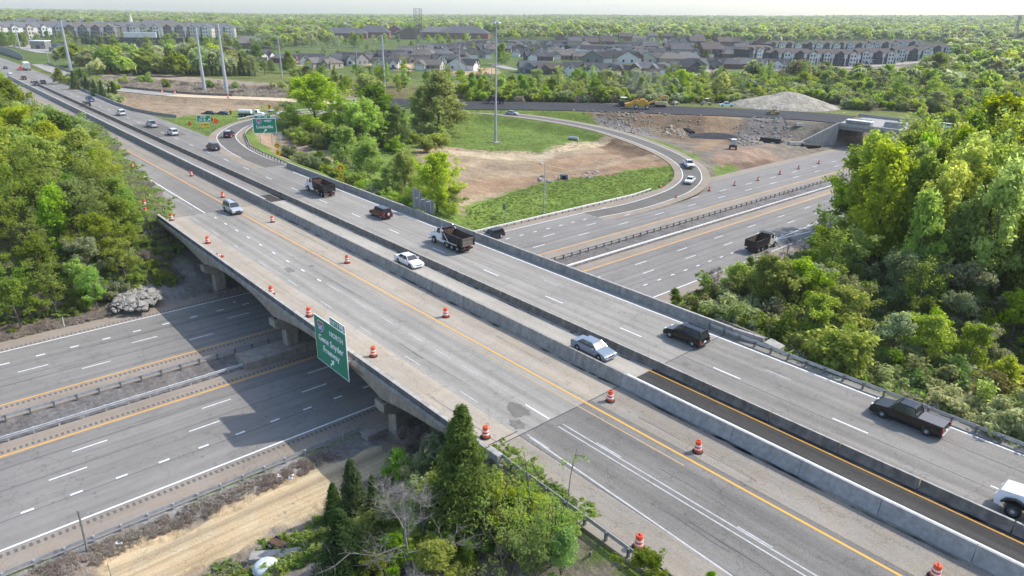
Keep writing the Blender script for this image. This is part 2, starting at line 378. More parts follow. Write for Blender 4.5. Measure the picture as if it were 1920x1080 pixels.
def ground_z(S, T):
    S = np.asarray(S, float); T = np.asarray(T, float)
    D = np.hypot(S, T)
    W = -101.6; E = -53.6
    n = np.where(S < W, 2.3 * ssf(-101.6, -112, S) + 3.2 * ssf(-118, -260, S), 4.2 * ssf(E + 1, -38, S))
    lw = (T < 29) & (S < W)
    n = np.where(lw, 5.5 * ssf(-103, -126, S) + 1.5 * ssf(-130, -220, S), n)
    nr = (T < 29) & (S > E)
    n = np.where(nr, .25 + 3.6 * ssf(-43.5, -35, S) + 1.5 * ssf(-34, -20, S), n)
    n = n + .5 * wob(S, T, .11) * ssf(3, 14, np.minimum(np.abs(S - W), np.abs(S - E)))
    n = n + (6.5 - n) * ssf(230, 420, D) + .9 * wob(S, T, .02, 1.) * ssf(250, 500, D)
    # far relief
    fy = _f[0] * S + _f[1] * T; rx = RM[0, 0] * S + RM[1, 0] * T
    az = np.degrees(np.arctan2(rx, np.hypot(fy, 1e-3) * np.sign(fy)))
    rid = np.interp(az, [a for a, _ in RIDGE_AZ], [b for _, b in RIDGE_AZ])
    k = np.clip((D - 750) / 4400, 0, 1)
    n = n + (rid - 6.5 + 4 * wob(S, T, .0021, 2.) + 2.5 * wob(S, T, .006, 1.)) * k ** 1.25
    # spoil and dirt knolls in the loop
    n = n + 1.0 * np.exp(-(((S + 133) / 16) ** 2 + ((T - 150) / 9) ** 2)) * (S < W)
    # upper freeway embankment and abutment slopes
    dt = np.maximum(np.maximum(28.3 - T, T - 63.9), 0)
    gap = (S > -120.3) & (S < -35)
    ds = np.where(gap, np.minimum(S + 120.3, -35 - S), 0)
    emb = ZU - .14 - dt / 1.9
    n = np.where(gap, np.maximum(n, ZU - 1.9 - ds / 1.75 - dt / 1.6), np.where((S < -100) | (S > -40), np.clip(n, emb, ZU - .14 + dt / 2.5), n))
    # ramp, new road
    for pts, hw, kk in ((RAMP, 5.4, 2.2), (NEWRW, 5.6, 2.2), (NEWR, 14, 1.7), (NEWR2, 14, 1.7)):
        d, z = polyd(S, T, pts); d = np.maximum(d - hw, 0)
        n = np.clip(n, z - .13 - d / kk, z - .13 + d / kk)
    # ground held back by the overpass wing wall
    n = np.where((S > -103.4 - (241.2 - T) * .43 - 1.7) & (S < -100) & (T < 241.2) & (T > 224), np.minimum(n, .25), n)
    # lower freeway corridor
    dl = np.maximum(np.maximum(W + .3 - S, S - (E - .3)), 0)
    cor = (T > -400) & (T < 600) & ~((T > 226) & (T < 268) & (S < -104.2 - (241.2 - np.minimum(T, 241.2)) * .43))
    n = np.where(cor, np.minimum(n, -.05 + dl / 1.5), n)
    n = np.where((dl <= 0) & cor, np.where(np.abs(S + 77.1) < 2.6, -.07 + .1 * wob(S, T, 1.1), -.07), n)
    return n
def gz(s, t): return float(ground_z(np.array([s]), np.array([t]))[0])
def on_ground(px, py, z0=5.0):
    """where the line of sight through a point of the photograph meets the terrain"""
    d = ray(px, py); k0 = 20.0; prev = k0
    kk = np.concatenate([np.linspace(20, 700, 1400), np.linspace(702, 6000, 2600)]) / np.hypot(d[0], d[1])
    z = ground_z(d[0] * kk, d[1] * kk); h = CAMH + d[2] * kk - z
    i = np.argmax(h < 0)
    if h[i] >= 0: i = len(kk) - 1
    k = kk[i]; return (d[0] * k, d[1] * k, float(z[i]))

def axis_lines(segs, lo, hi, g=1.09):
    xs = []
    for a, b, st in segs: xs += list(np.arange(a, b, st))
    xs.append(segs[-1][1]); st = segs[0][2]; x = xs[0]; left = []
    while x > lo: st = min(st * g, 320); x -= st; left.append(x)
    st = segs[-1][2]; x = xs[-1]; right = []
    while x < hi: st = min(st * g, 320); x += st; right.append(x)
    return np.array(left[::-1] + xs + right)
gs = axis_lines([(-640, -420, 6), (-420, -276, 2.6), (-276, -14, 1.25), (-14, 30, 2.6)], -6100, 6100)
gt = axis_lines([(-60, -16, 2.6), (-16, 264, 1.25), (264, 420, 2.8), (420, 640, 6)], -6100, 6100)
GS, GT = np.meshgrid(gs, gt)
GZ = ground_z(GS, GT)
# ground cover, painted per vertex: what grows or lies there
def inpoly(S, T, poly):
    r = np.zeros(S.shape, bool); n = len(poly)
    for i in range(n):
        x1, y1 = poly[i][:2]; x2, y2 = poly[(i + 1) % n][:2]
        if y1 == y2: continue
        cnd = ((y1 > T) != (y2 > T)) & (S < (x2 - x1) * (T - y1) / (y2 - y1) + x1)
        r ^= cnd
    return r
GRASS = (.15, .215, .045); GRASS_DRY = (.175, .16, .065); BRUSH = (.34, .275, .205); TAN = (.39, .315, .205); RED = (.215, .155, .10)
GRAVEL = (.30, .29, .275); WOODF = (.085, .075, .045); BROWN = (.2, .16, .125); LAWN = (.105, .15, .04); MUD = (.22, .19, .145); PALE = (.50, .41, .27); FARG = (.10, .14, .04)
GCOL = np.zeros(GS.shape + (3,)); GCOL[:] = GRASS
JS = GS + 1.6 * wob(GS, GT, .45, .3) + .8 * wob(GS, GT, 1.3, 2.); JT = GT + 1.6 * wob(GT, GS, .5, 1.) + .8 * wob(GT, GS, 1.4, 3.)
DD = np.hypot(GS, GT)
def setc(mask, col, mixw=1.0):
    GCOL[mask] = GCOL[mask] * (1 - mixw) + np.array(col) * mixw
def pz(pxs, z, col, w_=1.0): setc(inpoly(JS, JT, [at(x, y, z) for x, y in pxs]), col, w_)
setc(DD > 300, GRASS_DRY, .5); setc(DD > 560, FARG)
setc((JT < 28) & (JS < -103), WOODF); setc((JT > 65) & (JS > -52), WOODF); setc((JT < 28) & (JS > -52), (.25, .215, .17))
setc((JT < 28) & (JS < -101) & (JS > -106.5), BROWN)
pz([(170, 130), (300, 138), (560, 160), (760, 172), (880, 175), (880, 190), (560, 196), (430, 186), (200, 168)], 6.5, BRUSH)
pz([(560, 160), (780, 140), (880, 160), (880, 186), (700, 186)], 6.5, GRASS_DRY)
pz([(190, 165), (330, 178), (545, 187), (545, 200), (440, 200), (330, 212), (235, 205), (215, 190)], 7, (.33, .25, .165))
pz([(235, 208), (330, 214), (420, 214), (520, 205), (530, 218), (400, 245), (380, 262), (320, 235)], 7.2, GRASS)
pz([(260, 212), (330, 214), (390, 218), (360, 226), (300, 222)], 7.2, BROWN)
pz([(465, 250), (530, 246), (640, 262), (700, 290), (640, 320), (560, 300), (500, 285)], 6, (.36, .27, .2))
setc((JS > -330) & (JS < -130) & (JT > 64) & (JT < 160) & (DD < 260), GRASS)
# loop interior: grass, pale tilled dirt, grassy bank
pz([(470, 248), (530, 250), (640, 275), (640, 320), (520, 300)], 5, (.37, .28, .2))
pz([(770, 285), (790, 272), (870, 278), (1010, 282), (1080, 268), (1150, 262), (1200, 268), (1260, 285), (1262, 300), (1225, 318), (1120, 335), (1010, 346), (900, 372), (860, 392), (840, 340)], 3, (.37, .285, .185))
pz([(790, 276), (900, 292), (1010, 296), (1100, 276), (1150, 268), (1100, 262), (1000, 284)], 3.5, PALE)
pz([(830, 340), (960, 330), (1080, 322), (1230, 298), (1250, 306), (1080, 338), (960, 350), (870, 372)], 2.5, (.33, .225, .14))
pz([(1000, 300), (1180, 282), (1210, 290), (1060, 318), (980, 318)], 3, (.36, .255, .16))
pz([(1110, 270), (1220, 262), (1240, 285), (1180, 292)], 3.5, (.2, .14, .09))
pz([(870, 400), (1000, 352), (1120, 340), (1250, 318), (1300, 300), (1260, 270), (1290, 280), (1312, 305), (1300, 330), (1220, 350), (1000, 400), (890, 432)], 1, GRASS)
# works area below the new road
pz([(880, 208), (1060, 210), (1320, 219), (1440, 226), (1530, 236), (1500, 275), (1570, 280), (1580, 292), (1345, 345), (1322, 300), (1300, 275), (1230, 248), (1130, 228), (960, 209)], 4.5, MUD)
pz([(1060, 211), (1320, 219), (1440, 226), (1500, 232), (1440, 240), (1330, 252), (1250, 238), (1130, 222)], 6, RED)
pz([(1330, 222), (1400, 226), (1340, 262), (1300, 270), (1310, 250)], 5, (.31, .225, .14))
pz([(1110, 222), (1220, 232), (1240, 246), (1140, 234)], 5, (.25, .22, .19))
pz([(1380, 240), (1470, 236), (1490, 262), (1400, 268)], 3, (.23, .2, .17))
pz([(1340, 290), (1470, 272), (1570, 280), (1575, 292), (1345, 345), (1340, 310)], .5, (.31, .225, .16))
pz([(1355, 310), (1480, 296), (1400, 322), (1345, 338)], .5, (.20, .13, .09))
pz([(1340, 318), (1370, 310), (1400, 325), (1345, 345)], .3, GRASS)
setc((JS > -112) & (JS < -100.5) & (JT > 205) & (JT < 300), MUD); setc((JS > -56) & (JS < -40) & (JT > 225) & (JT < 300), MUD)
pz([(880, 170), (880, 191), (1400, 191), (1600, 200), (1920, 215), (1920, 150), (1500, 150), (1150, 158)], 6, (.12, .12, .06))
# verges of the lower freeway
setc((JS > -54.6) & (JS < -51.8) & (JT < 28), GRAVEL)
setc((GS > -82) & (GS < -72.5), (.19, .18, .17))
setc((JT < 40) & (JT > 20) & (JS < -101) & (JS > -118), (.27, .255, .235))
setc((JS > -54.4) & (JS < -46) & (JT > 20) & (JT < 66), (.24, .215, .19))
setc((JT < 66) & (JT > 27) & (JS > -122) & (JS < -33) & (np.abs(JS + 77) > 25), (.24, .22, .19))
# haul track beside the lower freeway
trk = [(150, 1085), (250, 1035), (380, 975), (470, 925), (560, 880), (620, 868), (660, 900), (600, 950), (540, 985), (420, 1030), (330, 1080)]
pz(trk, .3, (.50, .385, .23))
pz([(620, 868), (700, 840), (800, 820), (760, 850), (660, 895)], .4, (.33, .27, .2))
pz([(560, 985), (600, 960), (560, 1010), (520, 1010)], .6, (.45, .28, .1))
pz([(380, 1085), (500, 1000), (600, 960), (600, 1085)], .8, (.23, .2, .165))
setc((JS > -34) & (JT > 22) & (JT < 28.6), (.27, .23, .17))
setc((JS > -36) & (JT > 62.8) & (JT < 66.5), (.30, .27, .24))
# housing estate lawns, lots and school grounds
setc((DD > 360) & (DD < 1000) & inpoly(JS, JT, [at(x, y, 6.5) for x, y in [(460, 128), (720, 150), (1000, 150), (1300, 150), (1500, 140), (1760, 128), (1760, 80), (1300, 70), (960, 66), (480, 84)]]), LAWN, .8)
pz([(560, 128), (800, 150), (800, 160), (560, 140)], 6.5, (.15, .19, .055))
for q in ([(540, 100), (575, 104), (575, 122), (540, 122)], [(735, 115), (775, 117), (775, 132), (735, 130)], [(850, 128), (925, 126), (940, 137), (850, 140)], [(675, 114), (705, 114), (705, 122), (675, 122)]):
    pz(q, 6.5, (.5, .36, .22))
pz([(1440, 128), (1700, 116), (1710, 124), (1640, 134), (1500, 136)], 6.5, (.24, .19, .16))
pz([(1510, 136), (1690, 124), (1700, 140), (1560, 150)], 6.5, BRUSH)
pz([(0, 75), (60, 80), (100, 96), (60, 92), (0, 84)], 7, (.42, .39, .34))
pz([(0, 88), (60, 94), (140, 120), (220, 150), (130, 140), (0, 108)], 7.5, LAWN)
pz([(220, 78), (480, 80), (480, 94), (220, 92)], 7, (.13, .2, .05))
me = bpy.data.meshes.new('ground')
nT, nS = GS.shape
idx = np.arange(nT * nS).reshape(nT, nS)
quads = np.stack([idx[:-1, :-1], idx[:-1, 1:], idx[1:, 1:], idx[1:, :-1]], -1).reshape(-1, 4)
me.vertices.add(nT * nS); me.vertices.foreach_set('co', np.stack([GS, GT, GZ], -1).reshape(-1))
me.loops.add(len(quads) * 4); me.loops.foreach_set('vertex_index', quads.reshape(-1))
me.polygons.add(len(quads)); me.polygons.foreach_set('loop_start', np.arange(0, len(quads) * 4, 4)); me.polygons.foreach_set('loop_total', np.full(len(quads), 4))
me.polygons.foreach_set('use_smooth', np.ones(len(quads), bool))
me.update(); me.validate()
ca = me.color_attributes.new('cover', 'FLOAT_COLOR', 'POINT')
ca.data.foreach_set('color', np.concatenate([GCOL.reshape(-1, 3) * .9, np.ones((nT * nS, 1))], 1).astype(np.float32).reshape(-1))
def ground_material():
    m = bpy.data.materials.new('ground cover'); m.use_nodes = True; t = m.node_tree; N = t.nodes; L = t.links
    b = N['Principled BSDF']; b.inputs['Roughness'].default_value = .95; b.inputs['Specular IOR Level'].default_value = .1
    a = N.new('ShaderNodeAttribute'); a.attribute_name = 'cover'
    g = N.new('ShaderNodeNewGeometry')
    f = None
    for sc, det, lo, hi in ((.02, 5, .82, 1.18), (.22, 6, .72, 1.28), (1.6, 6, .7, 1.3), (7, 3, .8, 1.2)):
        n = N.new('ShaderNodeTexNoise'); n.inputs['Scale'].default_value = sc; n.inputs['Detail'].default_value = det; n.inputs['Roughness'].default_value = .65; L.new(g.outputs['Position'], n.inputs[0])
        r = N.new('ShaderNodeMapRange'); L.new(n.outputs[0], r.inputs[0]); r.inputs[1].default_value = .3; r.inputs[2].default_value = .7; r.inputs[3].default_value = lo; r.inputs[4].default_value = hi
        if f is None: f = r.outputs[0]
        else:
            mu = N.new('ShaderNodeMath'); mu.operation = 'MULTIPLY'; L.new(f, mu.inputs[0]); L.new(r.outputs[0], mu.inputs[1]); f = mu.outputs[0]
        last = n.outputs[0]
    v = N.new('ShaderNodeVectorMath'); v.operation = 'SCALE'; L.new(a.outputs[0], v.inputs[0]); L.new(f, v.inputs['Scale'])
    # lengthwise scrapes left by machines and mowers
    mp = N.new('ShaderNodeMapping'); mp.inputs['Rotation'].default_value = (0, 0, -.72); mp.inputs['Scale'].default_value = (.09, 1.3, 1); L.new(g.outputs['Position'], mp.inputs[0])
    n = N.new('ShaderNodeTexNoise'); n.inputs['Scale'].default_value = 1; n.inputs['Detail'].default_value = 5; n.inputs['Roughness'].default_value = .7; n.inputs['Distortion'].default_value = .8; L.new(mp.outputs[0], n.inputs[0])
    r = N.new('ShaderNodeMapRange'); L.new(n.outputs[0], r.inputs[0]); r.inputs[1].default_value = .35; r.inputs[2].default_value = .65; r.inputs[3].default_value = .8; r.inputs[4].default_value = 1.15
    v2 = N.new('ShaderNodeVectorMath'); v2.operation = 'SCALE'; L.new(v.outputs[0], v2.inputs[0]); L.new(r.outputs[0], v2.inputs['Scale']); v = v2
    # patches of drier tint
    n = N.new('ShaderNodeTexNoise'); n.inputs['Scale'].default_value = .09; n.inputs['Detail'].default_value = 7; n.inputs['Roughness'].default_value = .7; L.new(g.outputs['Position'], n.inputs[0])
    r = N.new('ShaderNodeMapRange'); L.new(n.outputs[0], r.inputs[0]); r.inputs[1].default_value = .45; r.inputs[2].default_value = .7; r.inputs[3].default_value = 0; r.inputs[4].default_value = .55
    mx = N.new('ShaderNodeMix'); mx.data_type = 'RGBA'; mx.blend_type = 'MULTIPLY'; mx.inputs['B'].default_value = (1.12, .95, .82, 1); L.new(v.outputs[0], mx.inputs['A']); L.new(r.outputs[0], mx.inputs['Factor'])
    L.new(mx.outputs['Result'], b.inputs['Base Color'])
    bp = N.new('ShaderNodeBump'); bp.inputs['Strength'].default_value = .7; bp.inputs['Distance'].default_value = .35
    n = N.new('ShaderNodeTexNoise'); n.inputs['Scale'].default_value = 1.1; n.inputs['Detail'].default_value = 8; n.inputs['Roughness'].default_value = .7; L.new(g.outputs['Position'], n.inputs[0])
    L.new(n.outputs[0], bp.inputs['Height']); L.new(bp.outputs[0], b.inputs['Normal'])
    return m
M['ground'] = ground_material(); me.materials.append(M['ground'])
go = bpy.data.objects.new('ground', me); link(go); tag(go, 'rolling ground of grass, dirt and brush around the interchange', 'ground', kind='structure')

# haze: one closed box of pale air round everything
hz = MB().box(-6400, 6400, -6400, 6400, -3, 190)
hm = bpy.data.materials.new('haze'); hm.use_nodes = True; ht = hm.node_tree; ht.nodes.clear()
ho = ht.nodes.new('ShaderNodeOutputMaterial'); hv = ht.nodes.new('ShaderNodeVolumePrincipled')
hv.inputs['Color'].default_value = (.92, .97, 1, 1); hv.inputs['Density'].default_value = HAZE; hv.inputs['Anisotropy'].default_value = .0
ht.links.new(hv.outputs[0], ho.inputs['Volume'])
tag(hz.obj('haze', hm), kind='stuff')
# ------------------------------------------------------------------ upper freeway
DS0, DS1 = -120.2, -35.35     # the bridge deck spans these
def sheet(name, m, s0, s1, t0, t1, z, parent=None, th=.25):
    return MB().box(s0, s1, t0, t1, z - th, z).obj(name, m, parent)
def root_struct(name, label, cat):
    o = thing(name, label, cat); o['kind'] = 'structure'; return o
upper = root_struct('upper_freeway', 'worn grey freeway carriageways leading onto the bridge from both ends', 'freeway')
bridge = thing('highway_bridge', 'long concrete girder bridge carrying the upper freeway over the lower one', 'bridge')
# near carriageway, middle lane, far carriageway: on the deck and on the approaches
for s0, s1, par, kind in ((DS0, DS1, bridge, 'deck'), (-760, DS0, upper, 'west'), (DS1, 70, upper, 'east')):
    dk = kind == 'deck'
    nm = 'deck_slab' if dk else 'pavement'
    a = {'deck': ('deck_side', 'deck_lane', 'deck_side', 'deck_new', 'deck_wb'), 'west': ('asph_side', 'asph_wb', 'asph_side', 'asph_wb', 'asph_wb'), 'east': ('asph_side', 'asph_near', 'asph_side', 'asph_dark', 'asph_wb')}[kind]
    e = -.004 if dk else 0
    for k, (t0, t1) in zip(a, ((28.7, 32.7), (32.7, 41.4), (41.4, 45.9), (45.9, 51.1), (51.1, 63.6))):
        sheet(nm, M[k], s0, s1, t0, t1, ZU + e, par)
def strip(name, m, s0, s1, t0, t1, z, parent, lift=.008): return MB().box(s0, s1, t0, t1, z - .01, z + lift).obj(name, m, parent)
strip('patch', M['asph_dark'], -126, DS0, 45.95, 50.9, ZU, upper, .004)
strip('patch', M['ramp_asph'], -232, -205, 51.5, 60, ZU, upper, .004)
# lengthwise joints
strip('joint_seal', M['tar'], DS1, 70, 32.68, 32.74, ZU, upper, .005)
strip('joint_seal', M['tar'], DS1, 70, 41.43, 41.47, ZU, upper, .005)
strip('joint_seal', M['tar'], -35.3, 70, 55.2, 55.27, ZU, upper, .005)
for s in (DS0, DS1): strip('expansion_joint', M['tar'], s - .05, s + .05, 29.2, 63.3, ZU, bridge, .006)
strip('expansion_joint', M['tar'], -35.95, -35.85, 29.2, 33, ZU, bridge, .006)
# markings
strip('edge_line', M['yellow'], -420, 70, 40.72, 40.92, ZU, upper)
strip('edge_line', M['yellow_old'], -120, -24, 39.78, 39.9, ZU, upper)
strip('edge_line', M['yellow_old'], -120, -60, 41.2, 41.25, ZU, upper)
strip('edge_line', M['white'], -420, -119.9, 35.95, 36.15, ZU, upper)
MB().hexa([(-170, 34.2, ZU - .01), (-124, 35.2, ZU - .01), (-124, 35.3, ZU - .01), (-170, 34.3, ZU - .01), (-170, 34.2, ZU + .006), (-124, 35.2, ZU + .006), (-124, 35.3, ZU + .006), (-170, 34.3, ZU + .006)]).obj('edge_line', M['white_old'], upper)
strip('lane_line', M['white_old'], -34.2, 70, 36.66, 36.78, ZU, upper)
strip('lane_line', M['white_old'], -34.2, 70, 36.1, 36.22, ZU, upper)
MB().hexa([(-34.6, 33.15, ZU - .01), (70, 29.9, ZU - .01), (70, 30.05, ZU - .01), (-34.6, 33.3, ZU - .01), (-34.6, 33.15, ZU + .006), (70, 29.9, ZU + .006), (70, 30.05, ZU + .006), (-34.6, 33.3, ZU + .006)]).obj('edge_line', M['white_old'], upper)
strip('edge_line', M['white'], -36.4, 70, 47.85, 48.02, ZU, upper); strip('edge_line', M['white'], -420, -123, 47.95, 48.1, ZU, upper)
strip('edge_line', M['yellow'], -35.9, 70, 50.12, 50.3, ZU, upper); strip('edge_line', M['yellow_old'], -420, -122, 50.1, 50.24, ZU, upper)
strip('edge_line', M['yellow'], -420, 70, 52.35, 52.5, ZU, upper)
strip('edge_line', M['white'], -142, 70, 62.1, 62.3, ZU, upper)
strip('edge_line', M['white_old'], -420, -262, 59.8, 59.95, ZU, upper)
def dash_mesh(ln, wd, name, m): return MB().box(0, ln, -wd / 2, wd / 2, -.01, .008).mesh(name, m)
dl = dash_mesh(3.05, .15, 'lane dash', M['white']); dsh = dash_mesh(1.0, .2, 'short dash', M['white']); dold = dash_mesh(2.6, .12, 'old dash', M['white_old'])
s = -43.85 - 12.13 * 30
while s < 40: obj_of('lane_dash', dl, upper, (s, 55.65, ZU)); s += 12.13
for k in range(-9, 1): obj_of('lane_dash', dold, upper, (-35 + 9.2 * k, 33.3, ZU))
for k in range(9): obj_of('lane_dash', dsh, upper, (-116.5 + 4.6 * k * 1.02, 36.4, ZU))
for s in (-76, -69.3, -63.2, -57.6, -52.5, -48.1): obj_of('lane_dash', dold, upper, (s, 36.5, ZU))
for s in (-38.6, -30.5, -17.5, -6): obj_of('lane_dash', dold if s > -35 else dl, upper, (s, 36.4 if s < -35 else 36.9, ZU))
for s in (-60, -28, -16): obj_of('lane_dash', dold, upper, (s, 59.3, ZU))
# tar patches on the deck
for k_, (px, py, r) in enumerate(((545, 508, .55), (540, 504, .45), (584, 499, .35), (972, 772, .8), (965, 762, .6), (970, 796, .6), (982, 770, .5), (1286, 683, .35))):
    x, y, _ = at(px, py, ZU); mb = MB(); n = 12; mb.add([(x + r * (1 + .3 * math.sin(3 * i + px)) * math.cos(i * 2 * math.pi / n) * 1.3, y + r * (1 + .25 * math.cos(2 * i + py)) * math.sin(i * 2 * math.pi / n), ZU + .006 + .0015 * k_) for i in range(n)], [tuple(range(n))])
    mb.obj('tar_patch', M['tar_pale'], bridge if x < DS1 else upper)

# ------------------------------------------------------------------ lower freeway
lower = root_struct('lower_freeway', 'grey asphalt freeway with yellow and white lines passing under the bridge', 'freeway')
T0, T1 = -60, 520
for m, a, b in (('low_side', -101.3, -98.25), ('low_lane', -98.25, -83.0), ('low_side', -83.0, -79.55), ('low_side', -74.9, -72.1), ('low_lane', -72.1, -57.45), ('low_side', -57.45, -54.2)):
    MB().box(a, b, T0, T1, -.25, 0).obj('pavement', M[m], lower)
def lstrip(name, m, s, wd, t0=T0, t1=T1, z=0.0): return MB().box(s - wd / 2, s + wd / 2, t0, t1, z - .01, z + .008).obj(name, m, lower)
lstrip('edge_line', M['white'], -57.72, .22); lstrip('edge_line', M['yellow'], -72.35, .2); lstrip('edge_line', M['yellow'], -83.25, .2); lstrip('edge_line', M['white'], -97.95, .18, T0, 118)
for s in (-61.9 + .35, -69.0 - 1.0, -66.3, -89.4, -87.9, -92.9): lstrip('joint_seal', M['tar'], s, .045)
ld = MB().box(-.075, .075, 0, 3.05, -.01, .008).mesh('lane dash', M['white']); ls = MB().box(-.12, .12, 0, .95, -.01, .008).mesh('short dash', M['white'])
def ldash(me_, s, t_ref, step, t0=-14, t1=330):
    t = t_ref + math.ceil((t0 - t_ref) / step) * step
    while t < t1: obj_of('lane_dash', me_, lower, (s, t, 0)); t += step
ldash(ld, -69.0, 5.2, 12.16); ldash(ld, -65.4, 2.7, 12.16); ldash(ld, -90.7, 3.7, 12.2); ldash(ld, -87.0, 9.6, 12.2)
ldash(ls, -61.85, .1, 3.63, -14, 215); ldash(ls, -94.1, 2.4, 3.63, -10, 116)
# exit gore stripes beyond the black dump truck
for a, b in (((1455, 448), (1532, 418)), ((1452, 450), (1520, 434))):
    p, q = Vector(at(*a, .004)), Vector(at(*b, .004)); n = Vector((-(q - p).y, (q - p).x, 0)).normalized() * .14
    MB().add([p - n, q - n, q + n, p + n], [(0, 1, 2, 3)]).obj('edge_line', M['white'], lower).location.z = .006
# milled rumble strips
for s, t0, t1 in ((-57.0, -5, 60), (-98.6, -2, 40), (-82.5, -2, 33), (-73.05, -2, 33)):
    mb = MB(); t = t0
    while t < t1: mb.box(s - .24, s + .24, t, t + .24, -.01, .006); t += .5
    tag(mb.obj('rumble_strip', M['rumble'], lower), kind='stuff')

# sealed cracks wandering along the lanes
def crack(axis, a0, ln, c, z, parent, R_):
    n = max(4, int(ln / 1.2)); mb = MB(); w_ = R_.uniform(.018, .04); pts = []; o = 0
    for i in range(n + 1): o += R_.uniform(-.09, .09); pts.append((a0 + ln * i / n, c + o))
    vs = []; fs = []
    for i, (u, v) in enumerate(pts):
        k = w_ * R_.uniform(.5, 1.3)
        for sg_ in (-k, k): vs.append((u, v + sg_, z) if axis == 'x' else (v + sg_, u, z))
    for i in range(n): fs.append((2 * i, 2 * i + 1, 2 * i + 3, 2 * i + 2))
    mb.add(vs, fs); return mb.obj('crack_seal', M['tar'], parent)
R_ = random.Random(21)
for i in range(26): crack('y', R_.uniform(-10, 120), R_.uniform(4, 26), R_.choice([-63.8, -67.3, -70.8, -85.2, -88.9, -92.3, -95.8]) + R_.uniform(-1.2, 1.2), .0055 + .0001 * i, lower, R_)
for i in range(14): crack('x', R_.uniform(-33, 10), R_.uniform(3, 14), R_.choice([31, 34, 35.2, 38.5, 43, 54, 57, 60]) + R_.uniform(-.6, .6), ZU + .0055 + .0001 * i, upper, R_)
for i in range(12): crack('x', R_.uniform(-118, -45), R_.uniform(3, 12), R_.choice([31, 34.5, 38, 43.5, 57, 60]) + R_.uniform(-.8, .8), ZU + .002 + .0001 * i, bridge, R_)
# dirt and debris gathered along the foot of the walls
for t_, n_ in ((45.2, 90), (50.45, 70), (51.75, 60), (29.6, 40)):
    mb = MB()
    for i in range(n_):
        x_ = R_.uniform(-115, 10); l_ = R_.uniform(.2, 1.6); w_ = R_.uniform(.05, .2); y_ = t_ + R_.uniform(-.1, .12)
        mb.add([(x_ - l_, y_, ZU + .007), (x_ - l_ * .3, y_ - w_, ZU + .007), (x_ + l_ * .6, y_ - w_ * .7, ZU + .007), (x_ + l_, y_ + .02, ZU + .007), (x_ + l_ * .4, y_ + w_, ZU + .007), (x_ - l_ * .5, y_ + w_ * .8, ZU + .007)], [(0, 1, 2, 3, 4, 5)])
    tag(mb.obj('dirt', M['rumble'], upper), kind='stuff')
# rutted haul track
tp = catmull([at(210, 1085, .5), at(400, 1010, .4), at(530, 945, .3), at(640, 890, .35), at(740, 850, .5)], 8); vs = []; fs = []; nc = 9
for i, p in enumerate(tp):
    a, b = tp[max(i - 1, 0)], tp[min(i + 1, len(tp) - 1)]; d = np.array([b[0] - a[0], b[1] - a[1]]); d /= np.hypot(*d); nn = np.array([-d[1], d[0]]); hw = 2.7 + .5 * math.sin(i * .9) * (1 if i % 2 else .6)
    for j in range(nc):
        o_ = (j / (nc - 1) * 2 - 1) * hw; x_, y_ = p[0] + nn[0] * o_, p[1] + nn[1] * o_; vs.append((x_, y_, gz(x_, y_) + (.07 if 0 < j < nc - 1 else -.15) - (.045 if j in (2, 6) else 0)))
for i in range(len(tp) - 1):
    for j in range(nc - 1): fs.append((i * nc + j, i * nc + j + 1, (i + 1) * nc + j + 1, (i + 1) * nc + j))
tag(MB().add(vs, fs).obj('dirt_track', M['track'], None, True), 'rutted tan dirt track beside the lower freeway', 'track', kind='structure')
# ------------------------------------------------------------------ bridge body
PIERS = (-100.6, -75.9, -51.0)
def soffit(s):
    sup = [DS0] + list(PIERS) + [DS1]
    for a, b in zip(sup[:-1], sup[1:]):
        if a <= s <= b:
            u = (s - a) / (b - a); k = (2 * u - 1) ** 2 if a != DS0 and b != DS1 else (u ** 2 if a == DS0 else (1 - u) ** 2)
            return ZU - 1.0 - 1.35 * k ** 1.15
    return ZU - 1
for t0, t1 in ((28.95, 29.5), (35.4, 36), (42, 42.6), (45.2, 45.8), (51.4, 52), (57.4, 58), (62.6, 63.15)):
    ss_ = np.linspace(DS0 + .15, DS1 - .15, 61); poly = [(a, ZU - .26) for a in ss_] + [(a, soffit(a)) for a in ss_[::-1]]
    mb = MB(); n = len(ss_)
    vs = [(a, t, ZU - .26) for t in (t0, t1) for a in ss_] + [(a, t, soffit(a)) for t in (t0, t1) for a in ss_]
    fs = []
    for i in range(n - 1):
        fs += [(i, i + 1, 2 * n + i + 1, 2 * n + i), (n + i + 1, n + i, 3 * n + i, 3 * n + i + 1), (2 * n + i, 2 * n + i + 1, 3 * n + i + 1, 3 * n + i), (i + 1, i, n + i, n + i + 1)]
    fs += [(0, 2 * n, 3 * n, n), (n - 1, 2 * n - 1, 4 * n - 1, 3 * n - 1)]
    mb.add(vs, fs); mb.obj('girder', M['conc_warm'], bridge)
M['conc_shade'] = concrete('streaky parapet in painted shade', (.17, .165, .16), .3)  # shade of the outer face put into this dark tone, besides stain streaks
